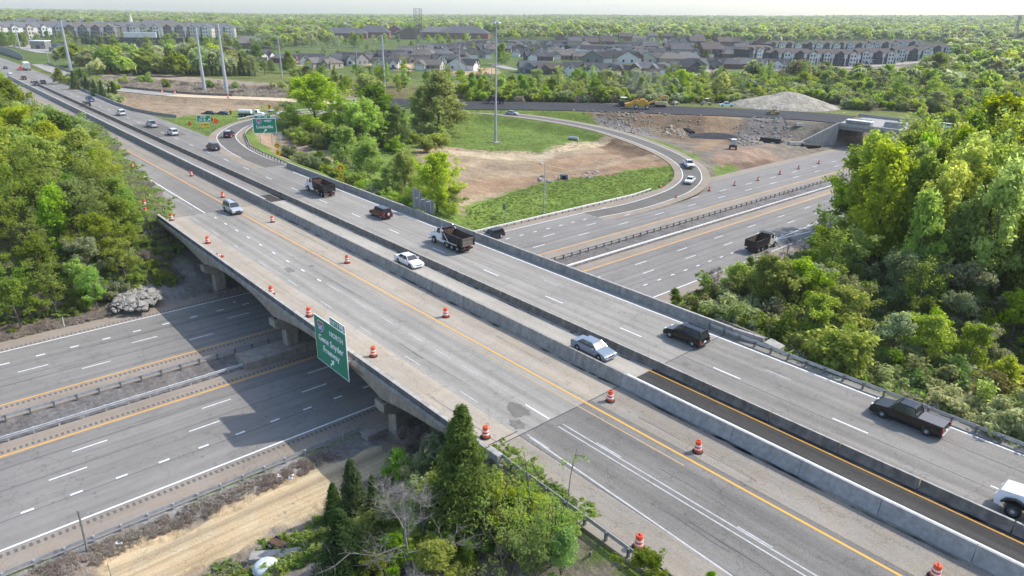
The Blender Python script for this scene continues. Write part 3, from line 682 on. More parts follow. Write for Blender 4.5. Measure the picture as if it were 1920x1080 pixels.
# overhang ledges and parapets
MB().box(DS0 - .8, DS1 + .4, 28.4, 28.71, ZU - .36, ZU + .17).obj('ledge', M['conc_warm'], bridge, bevel=.02)
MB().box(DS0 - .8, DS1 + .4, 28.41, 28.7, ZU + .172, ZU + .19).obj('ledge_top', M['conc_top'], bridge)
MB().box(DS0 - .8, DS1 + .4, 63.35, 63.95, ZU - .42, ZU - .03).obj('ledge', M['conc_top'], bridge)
MB().prism([(28.72, ZU - .3), (29.35, ZU - .04), (29.2, ZU + .3), (29.08, ZU + .76), (28.72, ZU + .76)], DS0 - .8, DS1 + .4, 'x').obj('parapet', M['conc_shade'], bridge)
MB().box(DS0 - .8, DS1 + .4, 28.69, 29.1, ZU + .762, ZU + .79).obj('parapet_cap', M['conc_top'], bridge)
pp = MB().prism([(63.2, ZU - .05), (63.3, ZU + .35), (63.38, ZU + 1.05), (63.66, ZU + 1.05), (63.66, ZU - .05)], 0, 5.93, 'x').mesh('parapet panel', M['conc'])
s = -147.5
while s < DS1: obj_of('parapet_panel', pp, bridge, (s, 0, 0)); s += 5.95
MB().box(-147.5, s - .02, 63.36, 63.68, ZU + 1.052, ZU + 1.09).obj('parapet_cap', M['conc_top'], bridge)
SE = s
# end walls of the parapets
MB().hexa([(SE, 63.25, ZU - .6), (SE + 3.2, 64.3, ZU - .9), (SE + 3.2, 64.7, ZU - .9), (SE, 63.7, ZU - .6), (SE, 63.3, ZU + 1.05), (SE + 3.2, 64.3, ZU + .75), (SE + 3.2, 64.7, ZU + .75), (SE, 63.7, ZU + 1.05)]).obj('end_wall', M['conc_light'], bridge)
MB().hexa([(SE + 3.3, 64.2, ZU - 1.4), (SE + 5, 64.5, ZU - 1.4), (SE + 5, 65.8, ZU - 1.4), (SE + 3.3, 65.8, ZU - 1.4), (SE + 3.3, 64.2, ZU + .35), (SE + 5, 64.5, ZU + .1), (SE + 5, 65.8, ZU + .1), (SE + 3.3, 65.8, ZU + .35)]).obj('end_block', M['conc_light'], bridge, bevel=.04)
MB().hexa([(SE - 2.5, 64.6, ZU - 2), (SE + 2.6, 66.3, ZU - 2), (SE + 2.6, 66.6, ZU - 2), (SE - 2.5, 64.9, ZU - 2), (SE - 2.5, 64.6, ZU + .9), (SE + 2.6, 66.3, ZU - .1), (SE + 2.6, 66.6, ZU - .1), (SE - 2.5, 64.9, ZU + .9)]).obj('wing_wall', M['conc_dark'], bridge)
MB().box(DS1 + .5, DS1 + 1.9, 28.7, 29.3, ZU - .9, ZU + .8).obj('end_block', M['conc_light'], bridge, bevel=.06)
MB().box(DS1 + .5, DS1 + 2.0, 28.2, 28.68, ZU - 2.4, ZU - .5).obj('end_block', M['conc_warm'], bridge, bevel=.05)
# abutments
for s0, s1 in ((DS0 - 1.2, DS0 + .1), (DS1 - .1, DS1 + 1.2)): MB().box(s0, s1, 28.7, 63.9, ZU - 3.6, ZU - .3).obj('abutment', M['conc_dark'], bridge)
MB().hexa([(DS1 - 3, 28.2, 2.5), (DS1 + 1.2, 28.2, 2.5), (DS1 + 1.2, 28.65, 2.5), (DS1 - 3, 28.65, 2.5), (DS1 - 1, 28.2, ZU - .45), (DS1 + 1.2, 28.2, ZU - .45), (DS1 + 1.2, 28.65, ZU - .45), (DS1 - 1, 28.65, ZU - .45)]).obj('wing_wall', M['conc_warm'], bridge)
# piers: hammerhead cap on columns
for s in PIERS:
    p = bpy.data.objects.new('pier', MB().box(s - 1.3, s + 1.3, 29.9, 62.4, -.3, .75).mesh('pier base', M['conc_dark'])); link(p, bridge)
    z1 = soffit(s) - .12
    for a, b in ((28.6, 45.2), (46.0, 63.0)):
        MB().prism([(a, z1), (b, z1), (b, z1 - .75), (b - 1.2, z1 - 1.5), (a + 1.2, z1 - 1.5), (a, z1 - .95)], s - .85, s + .85, 'x').obj('pier_cap', M['conc_warm'], p, bevel=.04)
        for c in np.linspace(a + 2.1, b - 2.1, 3): MB().box(s - .7, s + .7, c - .75, c + .75, .7, z1 - 1.45).obj('column', M['conc_warm'], p, bevel=.06)
    for c in (29.2, 35.7, 42.3, 45.5, 51.7, 57.7, 62.8): MB().box(s - .3, s + .3, c - .25, c + .25, z1, z1 + .13).obj('bearing', M['trim'], p)
# crash wall round the median pier
mw = MB().prism([(-77.6, -.1), (-77.6, .95), (-77.2, 1.05), (-74.6, 1.05), (-74.2, .95), (-74.2, -.1)], 24.2, 68, 'y').obj('concrete_wall', M['conc_warm'], None, bevel=.05)
tag(mw, 'low tan concrete crash wall around the middle bridge pier', 'wall')
mw2 = MB().box(-53.2, -51.9, 27.6, 66, -.2, .85).obj('concrete_wall', M['conc_warm'], None, bevel=.05)
tag(mw2, 'low concrete crash wall at the foot of the pier behind the exit sign', 'wall')

# ------------------------------------------------------------------ barriers between the carriageways
wall = thing('median_wall', 'tall smooth grey concrete wall along the middle lane of the upper freeway', 'barrier wall')
wp = MB().prism([(45.5, ZU - .02), (45.68, ZU + .7), (45.74, ZU + 1.3), (45.94, ZU + 1.3), (46.0, ZU + .7), (46.18, ZU - .02)], .02, 5.88, 'x').mesh('wall panel', M['conc_new'])
wp2 = MB().prism([(45.5, ZU - .02), (45.68, ZU + .7), (45.74, ZU + 1.3), (45.94, ZU + 1.3), (46.0, ZU + .7), (46.18, ZU - .02)], .02, 5.88, 'x').mesh('wall panel on deck', M['conc'])
s = -35.3 - 5.9 * 66
while s < 45: obj_of('wall_panel', wp2 if s < -36 else wp, wall, (s, 0, 0)); s += 5.9
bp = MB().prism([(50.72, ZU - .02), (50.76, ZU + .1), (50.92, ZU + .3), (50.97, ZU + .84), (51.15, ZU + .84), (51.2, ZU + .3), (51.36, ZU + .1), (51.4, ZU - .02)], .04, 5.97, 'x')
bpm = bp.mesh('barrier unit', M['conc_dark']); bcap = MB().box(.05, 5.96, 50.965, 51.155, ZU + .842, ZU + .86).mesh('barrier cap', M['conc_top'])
sref = -35.0 - 6.02 * 60; k = 0
while sref + 6.02 * k < 30:
    s = sref + 6.02 * k; n_ = k - 60
    o = obj_of('precast_barrier', bpm, None, (s, 0, 0))
    lab = f'precast concrete barrier unit, {nth(n_ + 1)} beyond the near bridge joint' if n_ >= 0 else f'precast concrete barrier unit, {nth(-n_)} from the near joint across the bridge'
    tag(o, lab, 'barrier', 'precast barrier units in a row between the middle and far lanes')
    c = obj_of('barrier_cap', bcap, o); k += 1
# barrier along the far carriageway, bending away before the exit
fb = thing('roadside_barrier', 'grey concrete barrier beside the far lanes before the exit ramp', 'barrier')
pts = [(-420, 62.9), (-350, 62.2), (-300, 61.2), (-285, 61), (-264, 62), (-250, 64.6), (-240, 68)]
for a, b in zip(pts[:-1], pts[1:]):
    n = max(1, int(math.hypot(b[0] - a[0], b[1] - a[1]) / 6)); ang = math.atan2(b[1] - a[1], b[0] - a[0]); L_ = math.hypot(b[0] - a[0], b[1] - a[1]) / n
    me_ = MB().prism([(-.3, -.1), (-.14, .3), (-.1, 1.0), (.1, 1.0), (.14, .3), (.3, -.1)], .02, L_ - .02, 'x').mesh('barrier panel', M['conc'])
    for i in range(n): obj_of('barrier_panel', me_, fb, (a[0] + (b[0] - a[0]) * i / n, a[1] + (b[1] - a[1]) * i / n, ZU), ang)
nwall = thing('noise_wall', 'tall grey panelled wall beside the distant far lanes', 'wall')
for i in range(18):
    MB().box(-700 + i * 7, -693.1 + i * 7, 72.0 + .02 * i, 72.4 + .02 * i, ZU - 1, ZU + 4.6 - (0 if i < 14 else (i - 13) * .5)).obj('wall_panel', M['conc'], nwall)

# ------------------------------------------------------------------ guardrails
postm = MB().box(-.08, .08, -.1, .1, -.9, .72).mesh('post', M['galv_dark'])
postl = MB().box(-.08, .08, -.1, .1, -.9, .72).mesh('pale post', M['galv'])
def guardrail(label, pts, face, post=postm, m='galv', sp=1.9, zoff=0.0, group=None, sides=1, phase=0.0):
    """W-beam on posts; face = +1/-1: which side of the walk along pts the beam stands on"""
    g = thing('guardrail', label, 'guardrail', group=group)
    P = [np.array(p, float) for p in pts]
    prof = [(.10, .42), (.16, .47), (.16, .52), (.10, .57), (.10, .60), (.16, .65), (.16, .70), (.10, .75), (.07, .75), (.07, .42)]
    for sd in ([1] if sides == 1 else [1, -1]):
        mb = MB(); vs = []; n = len(prof)
        for i, p in enumerate(P):
            d = P[min(i + 1, len(P) - 1)] - P[max(i - 1, 0)]; nn = np.array([-d[1], d[0]]) / math.hypot(d[0], d[1]) * face * sd
            for o_, z in prof: vs.append((p[0] + nn[0] * o_, p[1] + nn[1] * o_, p[2] + z + zoff))
        fs = []
        for i in range(len(P) - 1):
            for j in range(n): fs.append((i * n + j, i * n + (j + 1) % n, (i + 1) * n + (j + 1) % n, (i + 1) * n + j))
        fs += [tuple(range(n)), tuple((len(P) - 1) * n + j for j in range(n))]
        mb.add(vs, fs); mb.obj('rail', M[m], g)
    acc = phase
    for a, b in zip(P[:-1], P[1:]):
        L_ = np.linalg.norm(b - a); ang = math.atan2(b[1] - a[1], b[0] - a[0])
        while acc < L_:
            p = a + (b - a) * acc / L_; obj_of('post', post, g, (p[0], p[1], p[2] + zoff), ang); acc += sp
        acc -= L_
    return g
guardrail('steel guardrail on tall posts along the far side of the lower median', [(-79.35, -12, 0), (-79.35, 27, 0), (-79.2, 70, 0), (-78.7, 320, 0)], -1 * -1, sp=2.15, phase=.3)
guardrail('bright steel guardrail along the near side of the lower median', [(-75.0, -12, 0), (-75.0, 28, 0), (-75.0, 70, 0), (-74.7, 320, 0)], -1, post=postl, sp=2.15)
guardrail('steel guardrail between the lower freeway and the tan dirt track', [(-53.95, -14, 0), (-53.95, 28.2, 0)], 1, post=postl, sp=2.0)
guardrail('guardrail at the foot of the grassy bank beside the lower freeway', [(-100.3, 66, 0), (-100.3, 128, 0), (-101.2, 136, 0.1)], -1, sp=2.0)
guardrail('guardrail beside the woods past the end of the bridge parapet', [(-37.2, 63.15, ZU), (-30, 63.0, ZU), (50, 62.6, ZU)], 1, post=postm, sp=1.9)
guardrail('rust edged guardrail beside the near approach above the small trees', [(-34.2, 29.15, ZU), (-12, 28.7, ZU)], 1, post=postm, sp=1.95)
rr = [(p[0], p[1], p[2]) for p in RAMP]
def offset(pts, d):
    o = []
    for i, p in enumerate(pts):
        a = np.array(pts[max(i - 1, 0)]); b = np.array(pts[min(i + 1, len(pts) - 1)]); t_ = (b - a)[:2]; nn = np.array([-t_[1], t_[0]]) / np.hypot(*t_)
        o.append((p[0] + nn[0] * d, p[1] + nn[1] * d, p[2]))
    return o
# the ramp runs away from the bridge, so its inner side is on the right of the walk
ri = offset(rr, -4.9); ro_ = offset(rr, 4.9)
i0 = next(i for i, p in enumerate(ri) if p[0] < -188)
guardrail('curved guardrail on the inner side of the exit ramp', [(-137.5, 63.45, ZU), (-150, 64.2, ZU), (-165, 64.9, ZU), (-176, 66.2, ZU)] + [tuple(p) for p in ri[i0:i0 + 50]], -1, sp=1.95)
i1 = next(i for i, p in enumerate(ro_) if p[1] > 80)
guardrail('curved guardrail on the outer side of the exit ramp', [tuple(p) for p in ro_[i1:i1 + 24]], -1, post=postl, sp=1.95)

# ------------------------------------------------------------------ exit ramp and new road
def ribbon(mb, pts, d0, d1, lift=0.0, th=.2):
    a = offset(pts, d0); b = offset(pts, d1); n = len(pts)
    vs = [(p[0], p[1], p[2] + lift) for p in a] + [(p[0], p[1], p[2] + lift) for p in b] + [(p[0], p[1], p[2] + lift - th) for p in a] + [(p[0], p[1], p[2] + lift - th) for p in b]
    fs = []
    for i in range(n - 1):
        fs += [(i, i + 1, n + i + 1, n + i), (2 * n + i, 2 * n + i + 1, i + 1, i), (n + i, n + i + 1, 3 * n + i + 1, 3 * n + i)]
    fs += [(0, n, 3 * n, 2 * n), (n - 1, 2 * n - 1, 4 * n - 1, 3 * n - 1)]
    return mb.add(vs, fs)
ramp = root_struct('exit_ramp', 'curving single lane loop ramp around the dirt infield', 'ramp')
ribbon(MB(), rr, -4.6, 4.6, .014).obj('shoulder', M['ramp_side'], ramp)
ribbon(MB(), rr, -2.3, 2.3, .024, .02).obj('pavement', M['ramp_asph'], ramp)
ribbon(MB(), rr, -2.55, -2.35, .034, .01).obj('edge_line', M['white'], ramp)
ribbon(MB(), rr[6:], 2.35, 2.52, .034, .01).obj('edge_line', M['white'], ramp)
newroad = root_struct('new_road', 'unfinished road of fresh black paving raised above a rocky dirt bank', 'road')
nr_ = [tuple(p) for p in NEWE]
ribbon(MB(), nr_[NKW:], 0, 25, .1, .3).obj('pavement', M['new_asph'], newroad)
M['gravel_base'] = mat('pale crushed stone base', (.56, .44, .28), .95, var=.12, vscale=.4, grain=.15, gscale=5)
ribbon(MB(), nr_[NKS:NKW + 1], 0, 9, .05, .25).obj('stone_base', M['gravel_base'], newroad)
ribbon(MB(), nr_[:NKS + 1], 0, 9, .1, .3).obj('pavement', M['street'], newroad)
for d in (6, 12.2, 18.4): ribbon(MB(), nr_[NKW:], d - .05, d + .05, .108, .01).obj('paving_seam', M['tar'], newroad)
nb = thing('roadside_barrier', 'low concrete barrier along the far edge of the unfinished road', 'barrier')
e9 = offset(nr_, 8.6)
for i in range(0, NKS + 5):
    a, b = e9[i], e9[i + 1]
    ang = math.atan2(b[1] - a[1], b[0] - a[0]); L_ = math.hypot(b[0] - a[0], b[1] - a[1])
    obj_of('barrier_panel', MB().box(.03, L_ - .03, -.2, .2, 0, .95).mesh('barrier panel', M['conc_dark']), nb, a, ang)
# ------------------------------------------------------------------ overpass at the end of the new road
ov = thing('new_overpass', 'unfinished concrete overpass carrying the new road across the lower freeway', 'overpass')
OZ = 7.6
MB().box(-104.5, -47.5, 241.7, 266.5, OZ - .5, OZ + .02).obj('deck_slab', M['conc_light'], ov)
for t in (241.9, 246.5, 251.5, 256.5, 261.5, 265.6): MB().box(-104, -48, t, t + .6, OZ - 1.9, OZ - .52).obj('girder', M['conc'], ov)
MB().box(-104.6, -47.4, 241.3, 241.69, OZ - .75, OZ + .3).obj('edge_beam', M['conc_light'], ov, bevel=.03)
MB().hexa([(-105.6, 241.2, -.3), (-104.5, 241.2, -.3), (-104.5, 266.8, -.3), (-105.6, 266.8, -.3), (-105.6, 241.2, OZ), (-104.5, 241.2, OZ), (-104.5, 266.8, OZ), (-105.6, 266.8, OZ)]).obj('abutment', M['conc'], ov)
MB().hexa([(-103.4, 241.2, -.4), (-109.5, 227, -.4), (-110.1, 227.2, -.4), (-104.1, 241.2, -.4), (-103.4, 241.2, OZ + .25), (-109.5, 227, 1.7), (-110.1, 227.2, 1.7), (-104.1, 241.2, OZ + .25)]).obj('wing_wall', M['conc_light'], ov, bevel=.04)
MB().box(-47.4, -46.2, 241.2, 266.8, -.3, OZ).obj('abutment', M['conc'], ov)
for t in (244, 249, 254, 259, 264): MB().box(-77.6, -76.6, t - .5, t + .5, -.3, OZ - 2.6).obj('column', M['conc_light'], ov, bevel=.05)
MB().box(-77.9, -76.3, 241.8, 266.2, OZ - 2.6, OZ - 1.95).obj('pier_cap', M['conc_light'], ov)
MB().box(-108, -44, 266.2, 266.6, OZ, OZ + 1.05).obj('parapet', M['conc_light'], ov)
for k, (x, y, n) in enumerate(((-98, 244.2, 5), (-88, 246.0, 4), (-72.5, 245.5, 4))):
    for r in range(2):
        for i in range(n - r):
            mb = MB().prism([(-.3, 0), (-.3, .12), (-.1, .35), (-.1, .8), (.1, .8), (.1, .35), (.3, .12), (.3, 0)], -2.9, 2.9, 'x')
            o = mb.obj('spare_barrier', M['conc_light']); o.location = (x, y + i * .66 + r * .33, OZ + .03 + r * .81)
            tag(o, f'spare pale barrier, {nth(r * 5 + i + 1)} of the {nth(k + 1)} pile on the new overpass', 'barrier', 'spare barriers piled on the overpass')
blk = MB()
for i in range(16):
    for r in range(2): blk.box(i * .5, i * .5 + .36, 0, .5, r * .7, r * .7 + .5)
bp_ = thing('block_stack', 'stack of white formwork panels with dark gaps on the overpass edge', 'stack', (-101.8, 242.0, OZ + .05))
MB().box(-.1, 8.1, .1, 2.4, 0, .45).obj('panel', M['conc_light'], bp_); MB().box(-.1, 8.1, .1, 2.4, .62, 1.1).obj('panel', M['conc_light'], bp_); MB().box(-.15, 8.15, 0, 2.5, 1.25, 1.5).obj('panel', M['signwhite'], bp_)
for i in range(11): MB().box(i * .78, i * .78 + .25, -.02, .09, 0, 1.24).obj('spacer', M['conc_light'], bp_)

# ------------------------------------------------------------------ road users
wheel_cache = {}
def wheel(parent, x, y, r, wd, rimm='rim'):
    key = (r, wd)
    if key not in wheel_cache:
        wheel_cache[key] = (MB().lathe([(r * .55, -wd / 2), (r * .93, -wd / 2), (r, -wd * .3), (r, wd * .3), (r * .93, wd / 2), (r * .55, wd / 2)], 20).mesh('tyre', M['tyre'], True),
                            MB().lathe([(r * .2, -wd * .55), (r * .28, -wd * .5), (r * .62, -wd * .5), (r * .64, wd * .5), (r * .28, wd * .5), (r * .2, wd * .55)], 12).mesh('rim', M['rim']))
    t = obj_of('wheel', wheel_cache[key][0], parent, (x, y, r)); t.rotation_euler = (math.pi / 2, 0, 0)
    rm = obj_of('rim', wheel_cache[key][1], t)
    return t
def arch(cx, r, zb, n=7): return [(cx + r * math.cos(a), max(zb, .34 + r * math.sin(a))) for a in np.linspace(math.pi, 0, n)]
def sidebody(prof, w0, w1, z0, z1, n_in=.0):
    """side outline (x,z) skinned across the car; width goes w0 at z0 to w1 at z1"""
    mb = MB(); n = len(prof)
    wd = lambda z: w0 + (w1 - w0) * min(1, max(0, (z - z0) / (z1 - z0)))
    vs = [(x, -wd(z), z) for x, z in prof] + [(x, wd(z), z) for x, z in prof]
    fs = [(i, (i + 1) % n, n + (i + 1) % n, n + i) for i in range(n)]
    mb.add(vs, fs)
    from mathutils.geometry import tessellate_polygon
    tri = tessellate_polygon([[Vector((x, z, 0)) for x, z in prof]])
    mb.add(vs[:n], [tuple(t) for t in tri]); mb.add(vs[n:], [tuple(t) for t in tri])
    return mb
def frustum(x0, x1, w0, z0, X0, X1, W0, z1):
    return [(x0, -w0, z0), (x1, -w0, z0), (x1, w0, z0), (x0, w0, z0), (X0, -W0, z1), (X1, -W0, z1), (X1, W0, z1), (X0, W0, z1)]
KIND = {  # length, width, height, wheel radius, belt, hood, hood end (from the nose), roof front, roof rear, rear glass base, deck
    'sedan': dict(L=4.85, W=1.86, H=1.45, r=.33, belt=.93, hood=.86, cowl=1.35, rf=2.05, rr=3.45, rg=4.15, deck=.98),
    'suv': dict(L=4.75, W=1.92, H=1.86, r=.39, belt=1.14, hood=1.08, cowl=1.2, rf=1.85, rr=4.35, rg=4.68, deck=1.1),
    'boxy': dict(L=4.6, W=1.92, H=1.86, r=.40, belt=1.15, hood=1.12, cowl=1.35, rf=1.62, rr=4.28, rg=4.45, deck=1.15),
    'pickup': dict(L=5.9, W=2.02, H=1.92, r=.40, belt=1.2, hood=1.15, cowl=1.45, rf=2.05, rr=3.45, rg=3.75, deck=1.2),
    'van': dict(L=5.6, W=1.95, H=2.0, r=.37, belt=1.15, hood=1.05, cowl=1.0, rf=1.7, rr=5.35, rg=5.55, deck=1.15)}
def car(kind, paint_, label, cat, roof=None, bed='open', rails=False, name=None, detail=True):
    k = KIND[kind]; L_, W, H, r = k['L'], k['W'] / 2, k['H'], k['r']; fx = L_ / 2
    x = lambda d: fx - d
    t = thing(name or {'sedan': 'car', 'suv': 'suv', 'boxy': 'suv', 'pickup': 'pickup_truck', 'van': 'van'}[kind], label, cat)
    zb = r * .75; wf, wr = x(L_ * .19), x(L_ * .80)
    P = CP[paint_]
    a_f = [(wf + (r + .06) * math.cos(a), r + (r + .06) * math.sin(a)) for a in np.linspace(0, math.pi, 9)]
    a_r = [(wr + (r + .06) * math.cos(a), r + (r + .06) * math.sin(a)) for a in np.linspace(0, math.pi, 9)]
    belt, hood, deck = k['belt'], k['hood'], k['deck']
    prof = [(x(.12), zb)] + [p for p in a_f if p[1] >= zb] + [p for p in a_r if p[1] >= zb] + [(x(L_ - .1), zb), (x(L_), zb + .2), (x(L_ - .02), belt * .72), (x(L_ - .1), deck), (x(k['rg']), deck + .02), (x(k['cowl'] + .05), belt), (x(k['cowl'] - .1), belt - .02), (x(.35), hood - .1), (x(.06), hood * .74), (x(0), zb + .22)]
    body = sidebody(prof, W, W * .9, zb + .35, belt).obj('body', [P], t, bevel=.05)
    for s_ in (1, -1):
        for xx in (wf, wr): wheel(t, xx, s_ * (W - .12), r, .24)
    g0 = belt - .03
    gl = frustum(x(k['rg']), x(k['cowl']), W * .88, g0, x(k['rr']), x(k['rf']), W * .70, H - .05)
    MB().hexa(gl).obj('windows', M['glass'], t, bevel=.03)
    rc = CP[roof] if roof else P
    MB().hexa(frustum(x(k['rr'] + .08), x(k['rf'] - .06), W * .72, H - .06, x(k['rr'] - .1), x(k['rf'] + .15), W * .62, H)).obj('roof', rc, t, bevel=.03)
    # pillars and window frames
    pm = MB()
    def lerp(a, b, u): return tuple(a[i] + (b[i] - a[i]) * u for i in range(3))
    def stick(p, q, wd): pm.tube(p, q, wd, wd, 4, False)
    for s_, (b0, b1, t0, t1) in ((-1, (0, 1, 4, 5)), (1, (3, 2, 7, 6))):
        stick(gl[b0], gl[t0], .05); stick(gl[b1], gl[t1], .04)
        for u in ((.5,) if kind in ('pickup', 'sedan') else (.38, .68)): stick(lerp(gl[b0], gl[b1], u), lerp(gl[t0], gl[t1], u), .035)
        stick(gl[b0], gl[b1], .03)
    stick(gl[4], gl[7], .05); stick(gl[5], gl[6], .04)
    pm.obj('pillars', P if kind != 'boxy' else P, t)
    for s_ in (1, -1):
        MB().box(x(.16), x(-.01), s_ * W * .62 - .17, s_ * W * .62 + .17, hood * .66, hood * .66 + .14).obj('headlight', M['lampw'], t, bevel=.02)
        hh = .3 if kind in ('suv', 'boxy', 'pickup', 'van') else .14
        MB().box(x(L_ + .015), x(L_ - .1), s_ * (W - .12) - .1, s_ * (W - .12) + .1, deck - .12 - hh, deck - .1).obj('tail_light', M['lampr'], t)
        MB().box(x(k['cowl'] + .42), x(k['cowl'] + .26), s_ * (W + .02), s_ * (W + .2), belt + .0, belt + .15).obj('mirror', P, t, bevel=.02)
    MB().box(x(.05), x(-.02), -W * .42, W * .42, zb + .25, hood * .68).obj('grille', M['trim'], t)
    MB().box(x(.1), x(-.05), -W * .88, W * .88, zb + .03, zb + .2).obj('front_bumper', M['trim'] if kind != 'sedan' else P, t, bevel=.03)
    MB().box(x(L_ + .07), x(L_ - .1), -W * .88, W * .88, zb + .1, zb + .3).obj('rear_bumper', (M['chrome'] if kind == 'pickup' else M['trim'] if kind != 'sedan' else P), t, bevel=.03)
    MB().box(x(L_ + .02), x(L_ - .02), -.17, .17, zb + .36, zb + .52).obj('number_plate', M['signwhite'], t)
    if kind == 'pickup':
        if bed == 'open':
            mb = MB(); mb.box(x(L_ - .12), x(3.85), -W * .78, W * .78, deck - .0, deck + .035); mb.obj('bed', M['trim'], t)
        elif bed == 'cover':
            MB().box(x(L_ - .1), x(3.82), -W * .84, W * .84, deck + .0, deck + .06).obj('bed_cover', M['cover'], t, bevel=.02)
        for s_ in (1, -1): MB().box(x(L_ - .08), x(3.8), s_ * W * .86 - .05, s_ * W * .86 + .05, deck - .02, deck + .07).obj('bed_rail', P, t)
    if rails:
        for s_ in (1, -1): MB().box(x(k['rr'] - .05), x(k['rf'] + .3), s_ * W * .56 - .03, s_ * W * .56 + .03, H + .03, H + .08).obj('roof_rail', M['trim'], t)
    if kind == 'boxy':
        sp = MB().lathe([(.12, 0), (.38, 0), (.4, .08), (.38, .2), (.12, .2)], 16).obj('spare_wheel', M['tyre'], t); sp.location = (x(L_), 0, 1.0); sp.rotation_euler = (0, -math.pi / 2, 0)
        obj_of('rim', MB().lathe([(.05, 0), (.24, 0), (.24, .22), (.05, .22)], 12).mesh('rim', M['rim']), sp)
    return t
M['cover'] = flat('grey bed cover', (.13, .13, .135), .6)
VZ = ZU + .012
def put(t, x, y, rz, z=VZ): t.location = (x, y, z); t.rotation_euler = (0, 0, rz); return t
W_, E_ = math.pi, 0.0          # westbound and eastbound on the upper road
put(car('suv', 'silver', 'silver sport utility vehicle with roof rack by the yellow line on the bridge', 'suv', rails=True), -117.6, 40.0, E_)
put(car('suv', 'white', 'white sport utility vehicle beyond the trees on the near lanes', 'suv', rails=True), -249, 40.0, E_)
put(car('sedan', 'white', 'glossy white sedan in the walled middle lane of the bridge', 'car'), -76.3, 48.9, E_)
put(car('sedan', 'greyblue', 'grey blue sedan in the middle lane near the deck end', 'car'), -41.6, 48.7, E_)
put(car('boxy', 'red', 'red off-road vehicle with dark roof and spare wheel on the back', 'suv', roof='charcoal'), -99.5, 58.5, W_)
put(car('suv', 'black', 'black sport utility vehicle with roof rails leaving the bridge deck', 'suv', rails=True), -37.2, 58.7, W_)
put(car('pickup', 'black', 'black crew cab pickup with a grey bed cover beside the guardrail', 'pickup truck', bed='cover'), -15.0, 60.0, W_)
put(car('suv', 'charcoal', 'dark grey sport utility vehicle on the far lanes near the ramp gore', 'suv'), *at(400, 281, ZU)[:2], W_)
put(car('suv', 'white', 'white sport utility vehicle ahead of the silver pickup on the far lanes', 'suv'), *at(325, 253, ZU)[:2], W_)
put(car('pickup', 'silver', 'silver pickup with open bed on the far lanes', 'pickup truck'), *at(286, 238, ZU)[:2], W_)
put(car('suv', 'white', 'small white car by the concrete barrier before the exit', 'car', name='car'), *at(228, 216, ZU)[:2], W_)
put(car('suv', 'black', 'black sport utility vehicle beside the blue pickup', 'suv'), *at(163, 199, ZU)[:2], W_)
put(car('pickup', 'blue', 'blue pickup next to the concrete barrier', 'pickup truck'), *at(169, 190, ZU)[:2], W_)
put(car('suv', 'charcoal', 'dark car following close beside a black pickup far along the road', 'car', name='car'), *at(81, 157, ZU)[:2], W_)
put(car('pickup', 'black', 'black pickup in the distance beside a dark car', 'pickup truck'), *at(68, 160, ZU)[:2], W_)
put(car('suv', 'maroon', 'dark maroon vehicle behind the white car far along the road', 'suv'), *at(45, 149, ZU)[:2], W_)
put(car('sedan', 'white', 'white car far along the road beside the median barrier', 'car'), *at(19, 139, ZU)[:2], W_)
put(car('sedan', 'charcoal', 'dark car farthest along the road near the white trailer', 'car'), *at(10, 129, ZU)[:2], W_)
put(car('suv', 'maroon', 'maroon sport utility vehicle with light roof entering the exit ramp', 'suv', roof='silver'), *at(430, 257, ZU)[:2], math.radians(146), ZU + .04)
# the lower road and the ramp
put(car('suv', 'charcoal', 'black sport utility vehicle on the lower freeway behind the bridge parapet', 'suv', rails=True), -95.9, 80.5, -math.pi / 2, .012)
def ramp_put(t, px, py, back=False):
    best = min(range(1, len(rr) - 1), key=lambda i: math.hypot(proj(rr[i])[0] - px, proj(rr[i])[1] - py))
    a, b = rr[best - 1], rr[best + 1]; put(t, rr[best][0], rr[best][1], math.atan2(b[1] - a[1], b[0] - a[0]), rr[best][2] + .04)
ramp_put(car('pickup', 'white', 'white pickup coming down the curved ramp', 'pickup truck'), 1316, 296)
ramp_put(car('sedan', 'white', 'white sedan at the bottom of the curved ramp', 'car'), 1293, 342)
ramp_put(car('sedan', 'silver', 'pale car on the ramp behind the tall light mast', 'car'), 955, 214)

